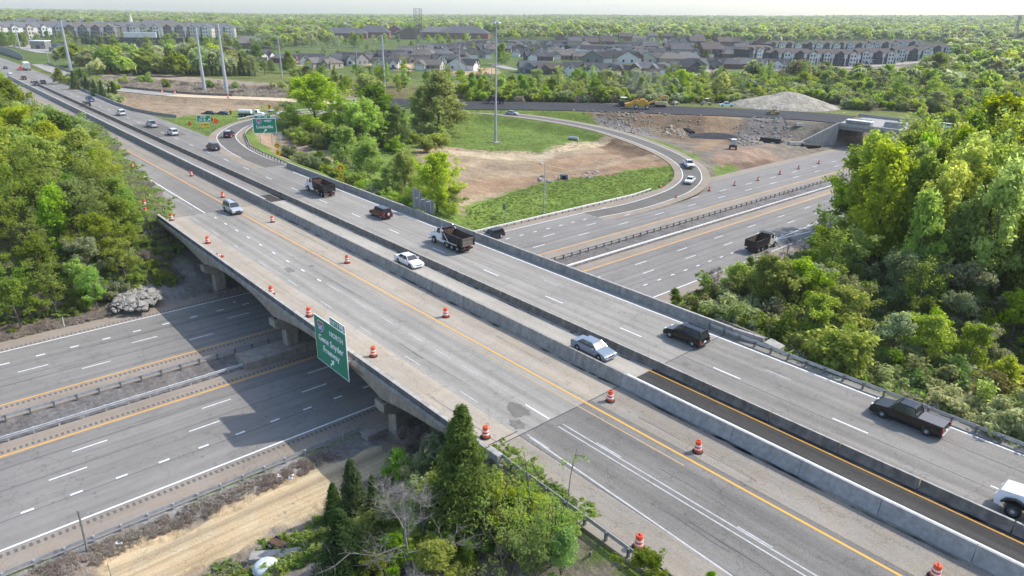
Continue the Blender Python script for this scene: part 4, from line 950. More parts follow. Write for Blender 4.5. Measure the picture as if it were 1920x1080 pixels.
def dump_truck(label, cab='white', bed='trim', axles=3, arm=False, flap=True, name='dump_truck'):
    t = thing(name, label, 'dump truck'); P = CP[cab]
    MB().box(-3.7, 3.6, -.45, .45, .62, .95).obj('chassis', M['trim'], t)
    hb = sidebody([(2.35, .75), (2.62, 1.05), (3.1, 1.2), (3.55, 1.05), (3.9, .62), (4.12, .62), (4.15, 1.25), (4.0, 1.72), (2.35, 1.95)], .98, .72, .8, 1.9).obj('hood', P, t, bevel=.05)
    MB().box(4.1, 4.17, -.5, .5, .85, 1.6).obj('grille', M['chrome'], t)
    MB().box(4.12, 4.3, -1.15, 1.15, .45, .72).obj('front_bumper', M['chrome'], t, bevel=.03)
    MB().hexa(frustum(1.0, 2.4, 1.08, .85, 1.0, 2.38, 1.08, 1.95)).obj('cab', P, t, bevel=.04)
    cu = MB().hexa(frustum(1.02, 2.38, 1.06, 1.95, 1.05, 2.05, .95, 2.72)).obj('cab_window', M['glass'], t)
    MB().hexa(frustum(.98, 2.12, 1.0, 2.72, 1.05, 2.0, .9, 2.86)).obj('cab_roof', P, t, bevel=.04)
    for s_ in (1, -1):
        MB().box(1.0, 1.25, s_ * 1.0 - .08, s_ * 1.0 + .06, 1.95, 2.75).obj('cab_pillar', P, t)
        MB().box(2.3, 2.42, s_ * 1.28 - .07, s_ * 1.28 + .07, 1.9, 2.4).obj('mirror', M['chrome'], t)
        MB().tube((.85, s_ * 1.0, .9), (.85, s_ * 1.0, 3.1), .075, .075, 10).obj('exhaust_stack', M['chrome'], t)
        MB().box(4.0, 4.16, s_ * .82 - .15, s_ * .82 + .15, 1.0, 1.25).obj('headlight', M['lampw'], t)
        MB().tube((.3, s_ * .85, .75), (1.5, s_ * .85, .75), .32, .32, 12).obj('fuel_tank', M['chrome'], t)
    bm_ = M['bed']
    o = MB()
    # tipping body: floor, sloped head, sides with lips, tailgate
    o.hexa(frustum(-3.9, .6, .95, 1.15, -3.95, .6, 1.2, 1.22))
    fl = o.obj('bed_floor', M['rust'], t)
    for s_ in (1, -1):
        MB().hexa([(-3.95, s_ * .98, 1.15), (.62, s_ * .98, 1.15), (.62, s_ * 1.04, 1.15), (-3.95, s_ * 1.04, 1.15), (-3.95, s_ * 1.12, 2.35), (.62, s_ * 1.12, 2.55), (.62, s_ * 1.22, 2.55), (-3.95, s_ * 1.22, 2.35)]).obj('bed_side', bm_, t)
        MB().hexa([(-3.9, s_ * .95, 1.2), (.55, s_ * .95, 1.2), (.55, s_ * .97, 1.2), (-3.9, s_ * .97, 1.2), (-3.9, s_ * 1.09, 2.3), (.55, s_ * 1.09, 2.5), (.55, s_ * 1.11, 2.5), (-3.9, s_ * 1.11, 2.3)]).obj('bed_lining', M['rust'], t)
        for xx in (-3.2, -2.2, -1.2, -.2): MB().hexa([(xx, s_ * 1.04, 1.15), (xx + .14, s_ * 1.04, 1.15), (xx + .14, s_ * 1.14, 1.15), (xx, s_ * 1.14, 1.15), (xx, s_ * 1.2, 2.3), (xx + .14, s_ * 1.2, 2.3), (xx + .14, s_ * 1.27, 2.3), (xx, s_ * 1.27, 2.3)]).obj('bed_rib', bm_, t)
        MB().box(-4.0, .66, s_ * 1.17 - .09, s_ * 1.17 + .09, 2.3, 2.46).obj('bed_rail', bm_, t)
    MB().hexa([(.5, -1.1, 1.15), (.68, -1.1, 1.15), (.68, 1.1, 1.15), (.5, 1.1, 1.15), (.5, -1.15, 2.75), (.68, -1.15, 2.75), (.68, 1.15, 2.75), (.5, 1.15, 2.75)]).obj('bed_head', M['rust'], t)
    MB().box(.4, 1.75, -1.1, 1.1, 2.92, 3.0).obj('cab_shield', bm_, t)
    MB().box(-4.08, -3.96, -1.18, 1.18, 1.1, 2.28).obj('tailgate', M['gate'] if arm else bm_, t, bevel=.03)
    for yy in (-1.12, 1.12): MB().box(-4.16, -4.08, yy - .1, yy + .1, 1.05, 2.4).obj('tailgate_post', bm_, t)
    MB().box(-4.17, -4.08, -1.1, 1.1, 2.2, 2.36).obj('tailgate_rail', M['gate'] if arm else bm_, t)
    MB().box(-4.0, -3.7, -1.0, 1.0, .55, .8).obj('rear_bumper', M['trim'], t)
    for s_ in (1, -1): MB().box(-4.02, -3.98, s_ * .55 - .1, s_ * .55 + .1, .8, 1.0).obj('tail_light', M['lampr'], t)
    r = .52
    ax = {3: (-1.55, -2.85), 4: (-.35, -1.6, -2.9)}[axles]
    for s_ in (1, -1):
        wheel(t, 3.05, s_ * .95, r, .3)
        for xx in ax: wheel(t, xx, s_ * .82, r, .56)
        if flap: MB().box(-3.98, -3.93, s_ * .78 - .32, s_ * .78 + .32, .12, .95).obj('mud_flap', M['gate'], t)
    if arm:
        for s_ in (1, -1):
            MB().path([(-1.0, s_ * 1.2, 1.1), (.75, s_ * 1.2, 2.8), (1.0, s_ * 1.0, 3.1)], .06, 6).obj('tarp_arm', M['chrome'], t)
            MB().box(-2.8, 1.0, s_ * 1.12 - .06, s_ * 1.12 + .06, .98, 1.2).obj('side_skirt', M['silver'], t)
    return t
M['bed'] = mat('dark steel bed', (.022, .022, .023), .5, .2, var=.3, vscale=2)
M['rust'] = mat('rusty bed lining', (.10, .055, .035), .85, var=.35, vscale=2)
M['gate'] = mat('dusty brown tailgate', (.16, .125, .105), .7, var=.2, vscale=3)
M['silver'] = flat('brushed aluminium', (.5, .5, .52), .35, .5)
put(dump_truck('white cab dump truck with dark empty bed and mud flaps beside the yellow sign', axles=3), -121.0, 58.0, W_)
put(dump_truck('white cab dump truck with four axles and dusty tailgate by the parapet', axles=4, arm=True, flap=False), -79.0, 58.2, W_)
put(dump_truck('black dump truck with white hood on the lower freeway beside the woods', bed='trim', axles=3, flap=False), -59.8, 116.0, math.pi / 2, .012)
put(dump_truck('maroon dump truck with black bed on the new paving', cab='maroon', axles=3), *at(928, 194, 7.5)[:2], math.radians(220), 7.52)
# large white truck at the edge of the view
bt = thing('work_truck', 'large white truck cut off at the edge of the view by the barrier', 'truck')
sidebody([(.8, .8), (1.2, .8), (1.35, 1.2), (2.0, 1.45), (2.65, 1.2), (2.8, .6), (3.2, .6), (3.25, 1.3), (3.05, 1.75), (1.4, 1.95), (.8, 1.95)], 1.02, .85, .8, 1.9).obj('hood', CP['white'], bt, bevel=.08)
MB().hexa(frustum(-1.6, 1.0, 1.02, .6, -1.6, 1.0, 1.0, 1.95)).obj('cab', CP['white'], bt, bevel=.05)
MB().hexa(frustum(-1.5, 1.0, .97, 1.95, -1.3, .3, .85, 2.7)).obj('cab_window', M['glass'], bt)
MB().box(-1.45, .4, -.88, .88, 2.7, 2.78).obj('cab_roof', CP['white'], bt, bevel=.04)
MB().box(-5.2, -1.7, -1.15, 1.15, 1.0, 1.25).obj('flat_bed', M['trim'], bt)
MB().box(-5.0, 3.0, -.45, .45, .6, .95).obj('chassis', M['trim'], bt)
for s_ in (1, -1):
    wheel(bt, 2.0, s_ * .95, .52, .32); wheel(bt, -3.4, s_ * .85, .5, .55)
    MB().path([(1.2, s_ * 1.05, .95), (1.45, s_ * 1.07, 1.35), (2.0, s_ * 1.08, 1.55), (2.55, s_ * 1.07, 1.35), (2.8, s_ * 1.05, .95)], .09, 6).obj('fender_flare', M['trim'], bt)
    MB().box(3.0, 3.27, s_ * .75 - .2, s_ * .75 + .2, 1.0, 1.3).obj('headlight', M['lampw'], bt)
put(bt, -3.4, 53.6, W_)
# lorry far along the road
lo = thing('semi_truck', 'white box trailer lorry in the distance beside the far barrier', 'lorry')
tr = MB().box(-14, 0, -1.3, 1.3, 1.1, 4.1).obj('trailer', CP['white'], lo, bevel=.05)
MB().box(-14.05, -14.0, -1.2, -.02, 1.15, 4.0).obj('trailer_door', CP['silver'], lo); MB().box(-14.05, -14.0, .02, 1.2, 1.15, 4.0).obj('trailer_door', CP['silver'], lo)
MB().box(.6, 2.4, -1.2, 1.2, .8, 3.5).obj('cab', CP['white'], lo, bevel=.1); MB().box(2.3, 4.2, -1.0, 1.0, .7, 2.1).obj('hood', CP['white'], lo, bevel=.15)
MB().box(2.38, 2.44, -1.0, 1.0, 2.2, 3.1).obj('windscreen', M['glass'], lo); MB().box(-13.5, 4, -.5, .5, .7, 1.08).obj('chassis', M['trim'], lo)
for s_ in (1, -1):
    for xx in (3.4, .9, -.4, -11.5, -12.8): wheel(lo, xx, s_ * 1.0, .5, .4)
put(lo, -484, 61.5, math.radians(176))

# ------------------------------------------------------------------ works vehicles
def on_road(px, py): return at(px, py, 7.52)
put(car('pickup', 'white', 'white pickup parked on the new paving near the gravel mound', 'pickup truck'), *on_road(1362, 200)[:2], math.radians(225), 7.51)
put(car('van', 'white', 'white van parked on the new overpass', 'van'), -77, 258, math.radians(185), 7.64)
put(car('pickup', 'white', 'white pickup parked behind a chevron sign on the dirt', 'pickup truck'), *at(507, 206, 7.3)[:2], math.radians(48), gz(*at(507, 206, 7.3)[:2]))
for px, lab in ((390, 'dark car half hidden behind the grass rise'), (415, 'navy car parked beyond the grass rise')):
    p = at(px, 206, 7); put(car('sedan', 'charcoal' if px < 400 else 'navy', lab, 'car'), p[0], p[1], math.radians(225), gz(p[0], p[1]) - .3)
p = at(655, 196, 7.4); put(car('van', 'white', 'white van glimpsed between the tall trees', 'van'), p[0], p[1], math.radians(40), gz(p[0], p[1]))
tk = thing('tanker_truck', 'white tank truck standing at the foot of the dirt slope', 'tanker')
MB().tube((-4.2, 0, 1.85), (.2, 0, 1.85), .8, .8, 18).obj('tank', CP['white'], tk, smooth=False)
MB().box(-4.6, 1.4, -1.0, 1.0, .85, 1.05).obj('flat_bed', M['trim'], tk); MB().box(-4.6, 3.8, -.45, .45, .6, .86).obj('chassis', M['trim'], tk)
MB().hexa(frustum(1.5, 3.0, 1.0, .7, 1.5, 2.7, .95, 2.6)).obj('cab', CP['white'], tk, bevel=.06); MB().box(1.95, 2.75, -1.01, 1.01, 1.7, 2.35).obj('cab_window', M['glass'], tk)
sidebody([(2.9, .7), (4.5, .7), (4.5, 1.35), (4.3, 1.65), (2.9, 1.75)], .95, .8, .7, 1.7).obj('hood', CP['white'], tk, bevel=.06)
for s_ in (1, -1):
    for xx in (3.8, -2.4, -3.6): wheel(tk, xx, s_ * .9, .5, .35)
p = at(470, 208, 7.3); put(tk, p[0], p[1], math.radians(45), gz(p[0], p[1]))
M['cat'] = mat('yellow machine paint', (.62, .33, .03), .5, var=.15, vscale=2)
M['cat_pale'] = mat('dusty pale yellow paint', (.55, .45, .25), .6, var=.15, vscale=2)
def track(parent, x0, x1, y, h, wd=.4): MB().prism([(x0 + h * .4, 0), (x1 - h * .4, 0), (x1, h * .4), (x1, h * .7), (x1 - h * .3, h), (x0 + h * .3, h), (x0, h * .7), (x0, h * .4)], y - wd / 2, y + wd / 2, 'y').obj('track', M['tyre'], parent)
# asphalt transfer machine with raised conveyor
tm = thing('transfer_machine', 'large yellow asphalt transfer machine with raised conveyor on the new paving', 'paving machine')
MB().hexa(frustum(-3.2, 3.0, 1.4, 1.0, -2.4, 2.2, 1.3, 3.0)).obj('hopper_body', M['cat'], tm, bevel=.08)
MB().hexa(frustum(-1.0, 1.6, 1.1, 3.0, -.6, 1.2, 1.0, 3.7)).obj('engine_cover', M['cat'], tm, bevel=.06)
MB().hexa([(-6.2, -1.6, .7), (-3.2, -1.4, 1.0), (-3.2, 1.4, 1.0), (-6.2, 1.6, .7), (-6.4, -1.7, 1.9), (-3.2, -1.4, 2.4), (-3.2, 1.4, 2.4), (-6.4, 1.7, 1.9)]).obj('loading_hopper', M['cat'], tm, bevel=.05)
MB().hexa([(-4.6, -.5, 1.6), (-1.2, -.5, 3.4), (-1.2, .5, 3.4), (-4.6, .5, 1.6), (-4.8, -.5, 2.1), (-1.3, -.5, 3.9), (-1.3, .5, 3.9), (-4.8, .5, 2.1)]).obj('loading_conveyor', M['cat'], tm)
MB().hexa([(2.2, -.5, 1.6), (8.6, -.45, 4.6), (8.6, .45, 4.6), (2.2, .5, 1.6), (2.0, -.5, 2.2), (8.4, -.45, 5.2), (8.4, .45, 5.2), (2.0, .5, 2.2)]).obj('conveyor', M['cat'], tm, bevel=.03)
MB().box(8.2, 9.2, -.55, .55, 4.2, 5.2).obj('conveyor_head', M['cat'], tm)
MB().tube((1.9, .6, 3.6), (1.9, .6, 4.9), .1, .1, 8).obj('exhaust_stack', M['trim'], tm)
MB().path([(-.9, -.9, 3.0), (-.9, -.9, 4.3), (-.9, .9, 4.3), (-.9, .9, 3.0)], .04, 5).obj('railing', M['cat'], tm)
for s_ in (1, -1):
    for xx in (-1.9, 2.2): wheel(tm, xx, s_ * 1.3, .9, .7)
p = on_road(1202, 204); put(tm, p[0], p[1], math.radians(40), 7.51)
pv = thing('asphalt_paver', 'asphalt paver with white canopy beyond the transfer machine', 'paving machine')
MB().hexa(frustum(-2.5, 2.2, 1.2, .5, -2.3, 1.8, 1.1, 2.0)).obj('body', M['bed'], pv, bevel=.05); MB().box(-1.8, .8, -1.2, 1.2, 3.3, 3.42).obj('canopy', M['signwhite'], pv)
for xx in (-1.6, .6):
    for yy in (-1, 1): MB().tube((xx, yy, 2), (xx, yy, 3.3), .05, .05, 6).obj('canopy_post', M['trim'], pv)
MB().box(-3.4, -2.5, -2.2, 2.2, .1, .7).obj('screed', M['trim'], pv)
for s_ in (1, -1): track(pv, -2.0, 2.0, s_ * 1.0, .8)
p = on_road(1171, 199); put(pv, p[0], p[1], math.radians(40), 7.51)
p2_ = thing('asphalt_paver', 'dark asphalt paver under the raised conveyor', 'paving machine')
MB().hexa(frustum(-2.6, 2.4, 1.3, .4, -2.4, 2.0, 1.2, 1.9)).obj('body', M['cat_pale'], p2_, bevel=.05); MB().hexa([(2.2, -1.4, .6), (4.2, -1.6, .6), (4.2, 1.6, .6), (2.2, 1.4, .6), (2.2, -1.6, 1.6), (4.3, -1.8, 1.4), (4.3, 1.8, 1.4), (2.2, 1.6, 1.6)]).obj('hopper', M['bed'], p2_)
MB().box(-2.0, .5, -1.2, 1.2, 3.0, 3.1).obj('canopy', M['trim'], p2_)
for xx in (-1.9, .4):
    for yy in (-1.1, 1.1): MB().tube((xx, yy, 1.9), (xx, yy, 3.0), .05, .05, 6).obj('canopy_post', M['trim'], p2_)
for s_ in (1, -1): track(p2_, -2.2, 2.2, s_ * 1.1, .85)
p = on_road(1238, 200); put(p2_, p[0], p[1], math.radians(215), 7.51)
def roller(label, canopy, pale=False):
    t = thing('road_roller', label, 'roller'); m_ = M['cat_pale'] if pale else M['cat']
    for xx in (-1.55, 1.55): o = MB().tube((xx, -.95, .62), (xx, .95, .62), .62, .62, 18).obj('drum', M['galv_dark'], t)
    MB().hexa(frustum(-1.4, .1, .75, .8, -1.3, .0, .7, 1.7)).obj('engine_cover', m_, t, bevel=.05)
    MB().hexa(frustum(.2, 1.5, .75, .8, .3, 1.3, .7, 1.35)).obj('front_frame', m_, t, bevel=.05)
    for xx in (-2.0, 2.0): MB().box(min(xx, xx * .75), max(xx, xx * .75), -1.05, 1.05, .95, 1.12).obj('drum_frame', m_, t)
    MB().box(.0, .5, -.3, .3, 1.3, 1.9).obj('driver_seat', M['trim'], t)
    MB().box(-.5, 1.0, -.8, .8, 2.75, 2.86).obj('canopy', M[canopy], t)
    for xx in (-.4, .9):
        for yy in (-.7, .7): MB().tube((xx, yy, 1.2), (xx, yy, 2.75), .05, .05, 6).obj('canopy_post', M['trim'], t)
    return t
p = on_road(1323, 198); put(roller('pale yellow road roller with white canopy beside the white pickup', 'signwhite', True), p[0], p[1], math.radians(40), 7.51)
p = on_road(1449, 215); put(roller('yellow road roller with dark canopy rolling near the overpass', 'trim'), p[0], p[1], math.radians(40), 7.51)
p = on_road(1265, 197); put(roller('dusty road roller by the far edge of the paving', 'trim', True), p[0], p[1], math.radians(100), 7.51)
sk = thing('skid_loader', 'rust coloured loader with white cab on the dirt below the paving', 'loader')
MB().hexa(frustum(-1.3, 1.3, .8, .7, -1.2, 1.0, .7, 1.5)).obj('body', M['rust'], sk, bevel=.05); MB().hexa(frustum(-.7, .7, .7, 1.5, -.6, .5, .6, 3.0)).obj('cab', M['galv'], sk, bevel=.04)
MB().box(-.8, .8, -.75, .75, 3.0, 3.15).obj('cab_roof', M['signwhite'], sk)
for s_ in (1, -1):
    for xx in (-1.1, 1.1): wheel(sk, xx, s_ * .95, .6, .5)
p = on_ground(1374, 280); put(sk, p[0], p[1], math.radians(-60), p[2])
# thin smoke over the hot asphalt
mb = MB().lathe([(.2, 0), (5, 1), (7.5, 4), (8, 8), (6, 12), (2.5, 15), (.3, 16)], 16)
sm_ = bpy.data.materials.new('thin smoke'); sm_.use_nodes = True; st_n = sm_.node_tree; st_n.nodes.clear(); so_ = st_n.nodes.new('ShaderNodeOutputMaterial'); sv_ = st_n.nodes.new('ShaderNodeVolumePrincipled')
sn_ = st_n.nodes.new('ShaderNodeTexNoise'); sn_.inputs['Scale'].default_value = .22; sn_.inputs['Detail'].default_value = 3; sg_ = st_n.nodes.new('ShaderNodeNewGeometry'); sr_ = st_n.nodes.new('ShaderNodeMapRange'); sr_.inputs[1].default_value = .45; sr_.inputs[2].default_value = .75; sr_.inputs[3].default_value = 0; sr_.inputs[4].default_value = .05
st_n.links.new(sg_.outputs['Position'], sn_.inputs[0]); st_n.links.new(sn_.outputs[0], sr_.inputs[0]); st_n.links.new(sr_.outputs[0], sv_.inputs['Density']); st_n.links.new(sv_.outputs[0], so_.inputs['Volume'])
o = mb.obj('smoke', sm_); o.location = (*on_road(1210, 199)[:2], 10.5); o.scale = (1.2, 1.2, .8); tag(o, 'thin pale smoke drifting above the paving machines', kind='stuff')
# worker
wk = thing('person', 'worker in a yellow vest standing on the new paving by the paver', 'person')
mb = MB()
def body_mesh():
    V = [(0, 0, .95), (0, 0, 1.2), (0, 0, 1.45), (0, 0, 1.56), (0, 0, 1.66), (0, 0, 1.76), (.03, .1, .88), (.05, .12, .48), (.0, .13, .06), (-.03, -.1, .88), (-.05, -.12, .48), (-.02, -.13, .06),
         (0, .19, 1.42), (.03, .26, 1.15), (.12, .25, .92), (0, -.19, 1.42), (.03, -.26, 1.15), (.12, -.25, .92), (.14, .14, .05), (.12, -.14, .05)]
    Ed = [(0, 1), (1, 2), (2, 3), (3, 4), (4, 5), (0, 6), (6, 7), (7, 8), (0, 9), (9, 10), (10, 11), (2, 12), (12, 13), (13, 14), (2, 15), (15, 16), (16, 17), (8, 18), (11, 19)]
    R_ = [.15, .15, .16, .06, .1, .09, .1, .075, .05, .1, .075, .05, .07, .05, .04, .07, .05, .04, .045, .045]
    me_ = bpy.data.meshes.new('person body'); me_.from_pydata(V, Ed, []); o = bpy.data.objects.new('body', me_); link(o, wk)
    o.modifiers.new('skin', 'SKIN'); sv = me_.skin_vertices[0].data
    for i, r in enumerate(R_): sv[i].radius = (r, r)
    sv[0].use_root = True
    o.modifiers.new('sub', 'SUBSURF').levels = 1
    me_.materials.append(flat('navy work trousers', (.03, .035, .05), .9)); return o
body_mesh()
MB().lathe([(.17, 1.0), (.2, 1.1), (.21, 1.4), (.14, 1.52)], 12).obj('safety_vest', flat('hi-vis yellow', (.65, .75, .05), .7), wk)
MB().lathe([(.16, 1.76), (.125, 1.78), (.11, 1.86), (.03, 1.91)], 12).obj('hard_hat', M['signwhite'], wk)
p = on_road(1250, 200); put(wk, p[0], p[1], math.radians(60), 7.51)

# ------------------------------------------------------------------ traffic drums
def drum():
    t = thing('traffic_drum', 'd', 'traffic drum')
    MB().lathe([(.42, 0), (.43, .05), (.36, .09), (.31, .1)], 18).obj('base', M['black'], t)
    z = .1; seg = [('orange', .2), ('band', .13), ('orange', .15), ('band', .13), ('orange', .15), ('orange', .14)]
    r = .30
    for m_, h in seg:
        MB().lathe([(r, z), (r, z + h - .012), (r - .016, z + h)], 18).obj('band' if m_ == 'band' else 'body_ring', M[m_], t); z += h; r -= .015
    MB().box(-.14, .14, -.025, .025, z - .02, z + .09).obj('handle', M['orange'], t, bevel=.02)
    return t
dp = drum()
DG = 'orange and white traffic drums'
def put_drum(px, py, z, lab, sc=1.05):
    x, y, _ = at(px, py, z); o = place(dp, (x, y, z + .012), rnd.uniform(0, 6), lab, DG, sc * rnd.uniform(.96, 1.04)); o.rotation_euler.x = rnd.uniform(-.03, .03); o.rotation_euler.y = rnd.uniform(-.03, .03); return o
for i, (px, py) in enumerate(((1752, 1082), (1308, 847), (1144, 752), (836, 594), (651, 493), (511, 416.5), (418, 370), (359, 330), (249, 315), (181, 268))):
    put_drum(px, py, ZU, f'traffic drum inside the yellow line, {nth(i + 1)} along the median wall' if i < 8 else ('traffic drum on the outer white line beside the tree tops' if i == 8 else 'small traffic drum glimpsed past the tree tops'))
for px, py, lab in ((1197, 1027, 'traffic drum beside the end of the near guardrail'), (910, 820, 'traffic drum behind the tall dark cedar'), (700, 668, 'traffic drum on the deck beyond the green exit sign'), (580, 593, 'traffic drum at the parapet before the green exit sign'),
                    (509, 552, 'traffic drum close to the parapet above the middle pier'), (390, 456, 'traffic drum on the bridge above the first haunch'), (322, 413, 'traffic drum at the far end of the bridge parapet'), (274, 401, 'traffic drum at the leafy corner where the parapet starts'), (271, 387, 'traffic drum just behind another at the leafy corner')):
    put_drum(px, py, ZU, lab)
for i, (px, py) in enumerate(((1268, 374), (1330, 358), (1377, 348), (1421, 339), (1462, 327), (1497, 317), (1535, 307))):
    put_drum(px, py, 0, f'traffic drum on the lower freeway, {nth(i + 1)} past the ramp taper')
for px, py, lab in ((1181, 237, 'traffic drum on the rocky bank side of the ramp'), (1184, 249, 'traffic drum at the inner edge of the ramp')):
    p = on_ground(px, py); place(dp, p, 0, lab, DG, 1.05)
for i, (px, py) in enumerate(((232, 165), (304, 174), (328, 176), (428, 184))): put_drum(px, py, 7.65, f'traffic drum on the new road, {nth(i + 1)} along its barrier', 1.2)
for px, py, z, lab in ((406, 480, ZU + .33, 'fallen orange drum top by the parapet'), (1236, 350, .3, 'traffic drum lying on its side below the grassy bank'), (1340, 289, .35, 'fallen drums beside the ramp near the loader')):
    x, y, _ = at(px, py, z); o = place(dp, (x, y, z), 1.0, lab, DG, .95); o.rotation_euler = (0, math.pi / 2, .8)
# ------------------------------------------------------------------ signs
def att(px, py, T):
    d = ray(px, py); k = T / d[1]; return (d[0] * k, T, CAMH + d[2] * k)
def text(parent, s, size, m, x, z, y=-.035, wide=1.0, align='CENTER'):
    cu = bpy.data.curves.new('lettering', 'FONT'); cu.body = s; cu.size = size; cu.align_x = align; cu.align_y = 'CENTER'; cu.resolution_u = 3; cu.extrude = .006; cu.offset = size * .016
    o = bpy.data.objects.new('t', cu); C.objects.link(o); bpy.context.view_layer.update()
    me_ = bpy.data.meshes.new_from_object(o); bpy.data.objects.remove(o); me_.materials.clear(); me_.materials.append(M[m]); me_.name = 'lettering'
    o = obj_of('lettering', me_, parent, (x, y, z)); o.rotation_euler = (math.pi / 2, 0, 0); o.scale = (wide, 1, 1); return o
def panel(parent, name, w_, h_, x, z, face, border=None, y=0.0, bw=.07):
    o = MB().box(x - w_ / 2, x + w_ / 2, y - .03, y + .03, z - h_ / 2, z + h_ / 2).obj(name, M[border or face], parent, bevel=.0)
    if border: MB().box(x - w_ / 2 + bw, x + w_ / 2 - bw, y - .034, y + .0, z - h_ / 2 + bw, z + h_ / 2 - bw).obj('face', M[face], o)
    return o
def shape(parent, name, pts, m, y, y2=None):
    return MB().prism(pts, y, y + .02 if y2 is None else y2, 'y').obj(name, M[m], parent)
def arrow(parent, x, z, k, m='signwhite', y=-.05):
    p = [(-.5, -.36), (-.36, -.5), (.12, -.02), (.3, -.2), (.5, .5), (-.2, .3), (-.02, .12)]
    return shape(parent, 'arrow', [(x + a * k, z + b * k) for a, b in p], m, y)
def shield(parent, x, z, k, num, y=-.05):
    out_ = [(-.5, .42), (-.3, .5), (0, .44), (.3, .5), (.5, .42), (.5, .0), (.36, -.3), (0, -.52), (-.36, -.3), (-.5, .0)]
    o = shape(parent, 'shield', [(x + a * k, z + b * k) for a, b in out_], 'signwhite', y)
    ins = [(a * .9, b * .9) for a, b in out_]
    shape(o, 'shield_field', [(x + a * k, z + b * k) for a, b in ins if b < .2] + [(x + .45 * k, z + .2 * k), (x - .45 * k, z + .2 * k)][::1] if False else [(x - .45 * k, z + .16 * k), (x + .45 * k, z + .16 * k)] + [(x + a * k, z + b * k) for a, b in ins[5:]], 'shieldblue', y - .015)
    shape(o, 'shield_top', [(x - .45 * k, z + .2 * k)] + [(x + a * k, z + b * k) for a, b in ins[:5]] + [(x + .45 * k, z + .2 * k)], 'shieldred', y - .015)
    text(parent, num, k * .52, 'signwhite', x, z - .08 * k, y - .03, .85)
    return o
gs_ = thing('exit_sign', 'big green overhead exit sign hung outside the bridge parapet', 'road sign', (-61.75, 27.7, 5.62))
panel(gs_, 'sign_panel', 6.75, 5.2, 3.37, 2.6, 'signgreen', 'signwhite')
tb = panel(gs_, 'exit_tab', 3.1, .82, 5.15, 5.64, 'signgreen', 'signwhite', bw=.05)
text(gs_, 'EXIT', .56, 'signwhite', 4.35, 5.6, -.05, 1.1); text(gs_, '19B', .86, 'signwhite', 5.75, 5.62, -.05, 1.15)
shield(gs_, 1.45, 4.2, 1.25, '265'); text(gs_, 'NORTH', .8, 'signwhite', 4.75, 4.1, -.05)
text(gs_, 'Gene Snyder', 1.0, 'signwhite', 3.4, 2.85, -.05, 1.0); text(gs_, 'Freeway', 1.0, 'signwhite', 3.35, 1.75, -.05, 1.02); arrow(gs_, 3.4, .72, .95)
for xx in (.6, 2.4, 4.3, 6.1):
    MB().box(xx - .06, xx + .06, .04, .16, .1, 5.1).obj('sign_rib', M['galv'], gs_)
    MB().box(xx - .05, xx + .05, .16, .95, 1.85, 2.0).obj('bracket', M['galv'], gs_)
bs = thing('exit_sign', 'back of an overhead sign with grey ribs hung outside the far parapet', 'road sign')
a = att(774, 388, 64.9); b = att(814, 402, 64.9); zt = att(774, 366, 64.9)[2]
bw_ = b[0] - a[0]; bs.location = (a[0], 64.9, a[2]); hh = att(800, 372, 64.9)[2] - att(800, 397, 64.9)[2]
for i in range(6): MB().box(i * bw_ / 6 + .01, (i + 1) * bw_ / 6 - .01, 0, .05, 0, hh).obj('sign_panel', M['signback'], bs)
MB().box(.02, bw_ * .42, 0, .05, hh + .02, hh + 1.0).obj('exit_tab', M['signback'], bs)
for i in range(4): MB().box((i + .5) * bw_ / 4 - .07, (i + .5) * bw_ / 4 + .07, -.14, -.002, .05, hh - .05 if i > 1 else hh + .9).obj('sign_rib', M['galv'], bs)
for i in range(4): MB().box((i + .5) * bw_ / 4 - .05, (i + .5) * bw_ / 4 + .05, -1.0, -.14, 2.2, 2.32).obj('bracket', M['galv'], bs)
def posts(parent, xs, z0, z1, r=.06):
    for x in xs: MB().tube((x, .08, z0), (x, .08, z1), r, r, 6).obj('post', M['galv'], parent)
Rs = math.radians(90)
x, y, z = at(478, 267, 7.0); D_ = math.hypot(x, y); h1 = atd(483, 250, D_)[2]; h2 = atd(483, 222, D_)[2]; s1 = (500 - 466) * D_ / 1278 * 1.12
lv = thing('exit_sign', 'green exit sign for Louisville beside the ramp entrance', 'road sign', (x, y, 6.6), math.radians(62))
H_ = h2 - h1; zb_ = h1 - 6.6
panel(lv, 'sign_panel', s1, H_, s1 / 2, zb_ + H_ / 2, 'signgreen', 'signwhite', bw=.1); panel(lv, 'exit_tab', s1 * .7, .75, s1 * .45, zb_ + H_ + .4, 'signgreen', 'signwhite', bw=.05)
text(lv, 'EXIT 25B', .62, 'signwhite', s1 * .45, zb_ + H_ + .4, -.06); shield(lv, s1 * .27, zb_ + H_ * .75, 1.35, '64'); text(lv, 'WEST', .75, 'signwhite', s1 * .66, zb_ + H_ * .82, -.06)
text(lv, 'Louisville', 1.15, 'signwhite', s1 / 2, zb_ + H_ * .43, -.06); arrow(lv, s1 / 2, zb_ + H_ * .17, 1.0); posts(lv, (s1 * .25, s1 * .75), -.5, zb_ + H_, .1)
x, y, z = at(376, 252, ZU); D_ = math.hypot(x, y)
es = thing('gore_sign', 'green exit sign with an arrow above a yellow speed plate in the ramp gore', 'road sign', (x, y, ZU - .2), math.radians(68))
h1 = atd(378, 229, D_)[2] - ZU + .2; h2 = atd(378, 216, D_)[2] - ZU + .2; wd = 20 * D_ / 1278 * 1.08
panel(es, 'sign_panel', wd, h2 - h1, wd * .4, (h1 + h2) / 2, 'signgreen', 'signwhite', bw=.09); text(es, 'EXIT', .75, 'signwhite', wd * .4, h1 + (h2 - h1) * .75, -.06)
text(es, '25 B', .95, 'signwhite', wd * .27, h1 + (h2 - h1) * .32, -.06); arrow(es, wd * .74, h1 + (h2 - h1) * .33, .8)
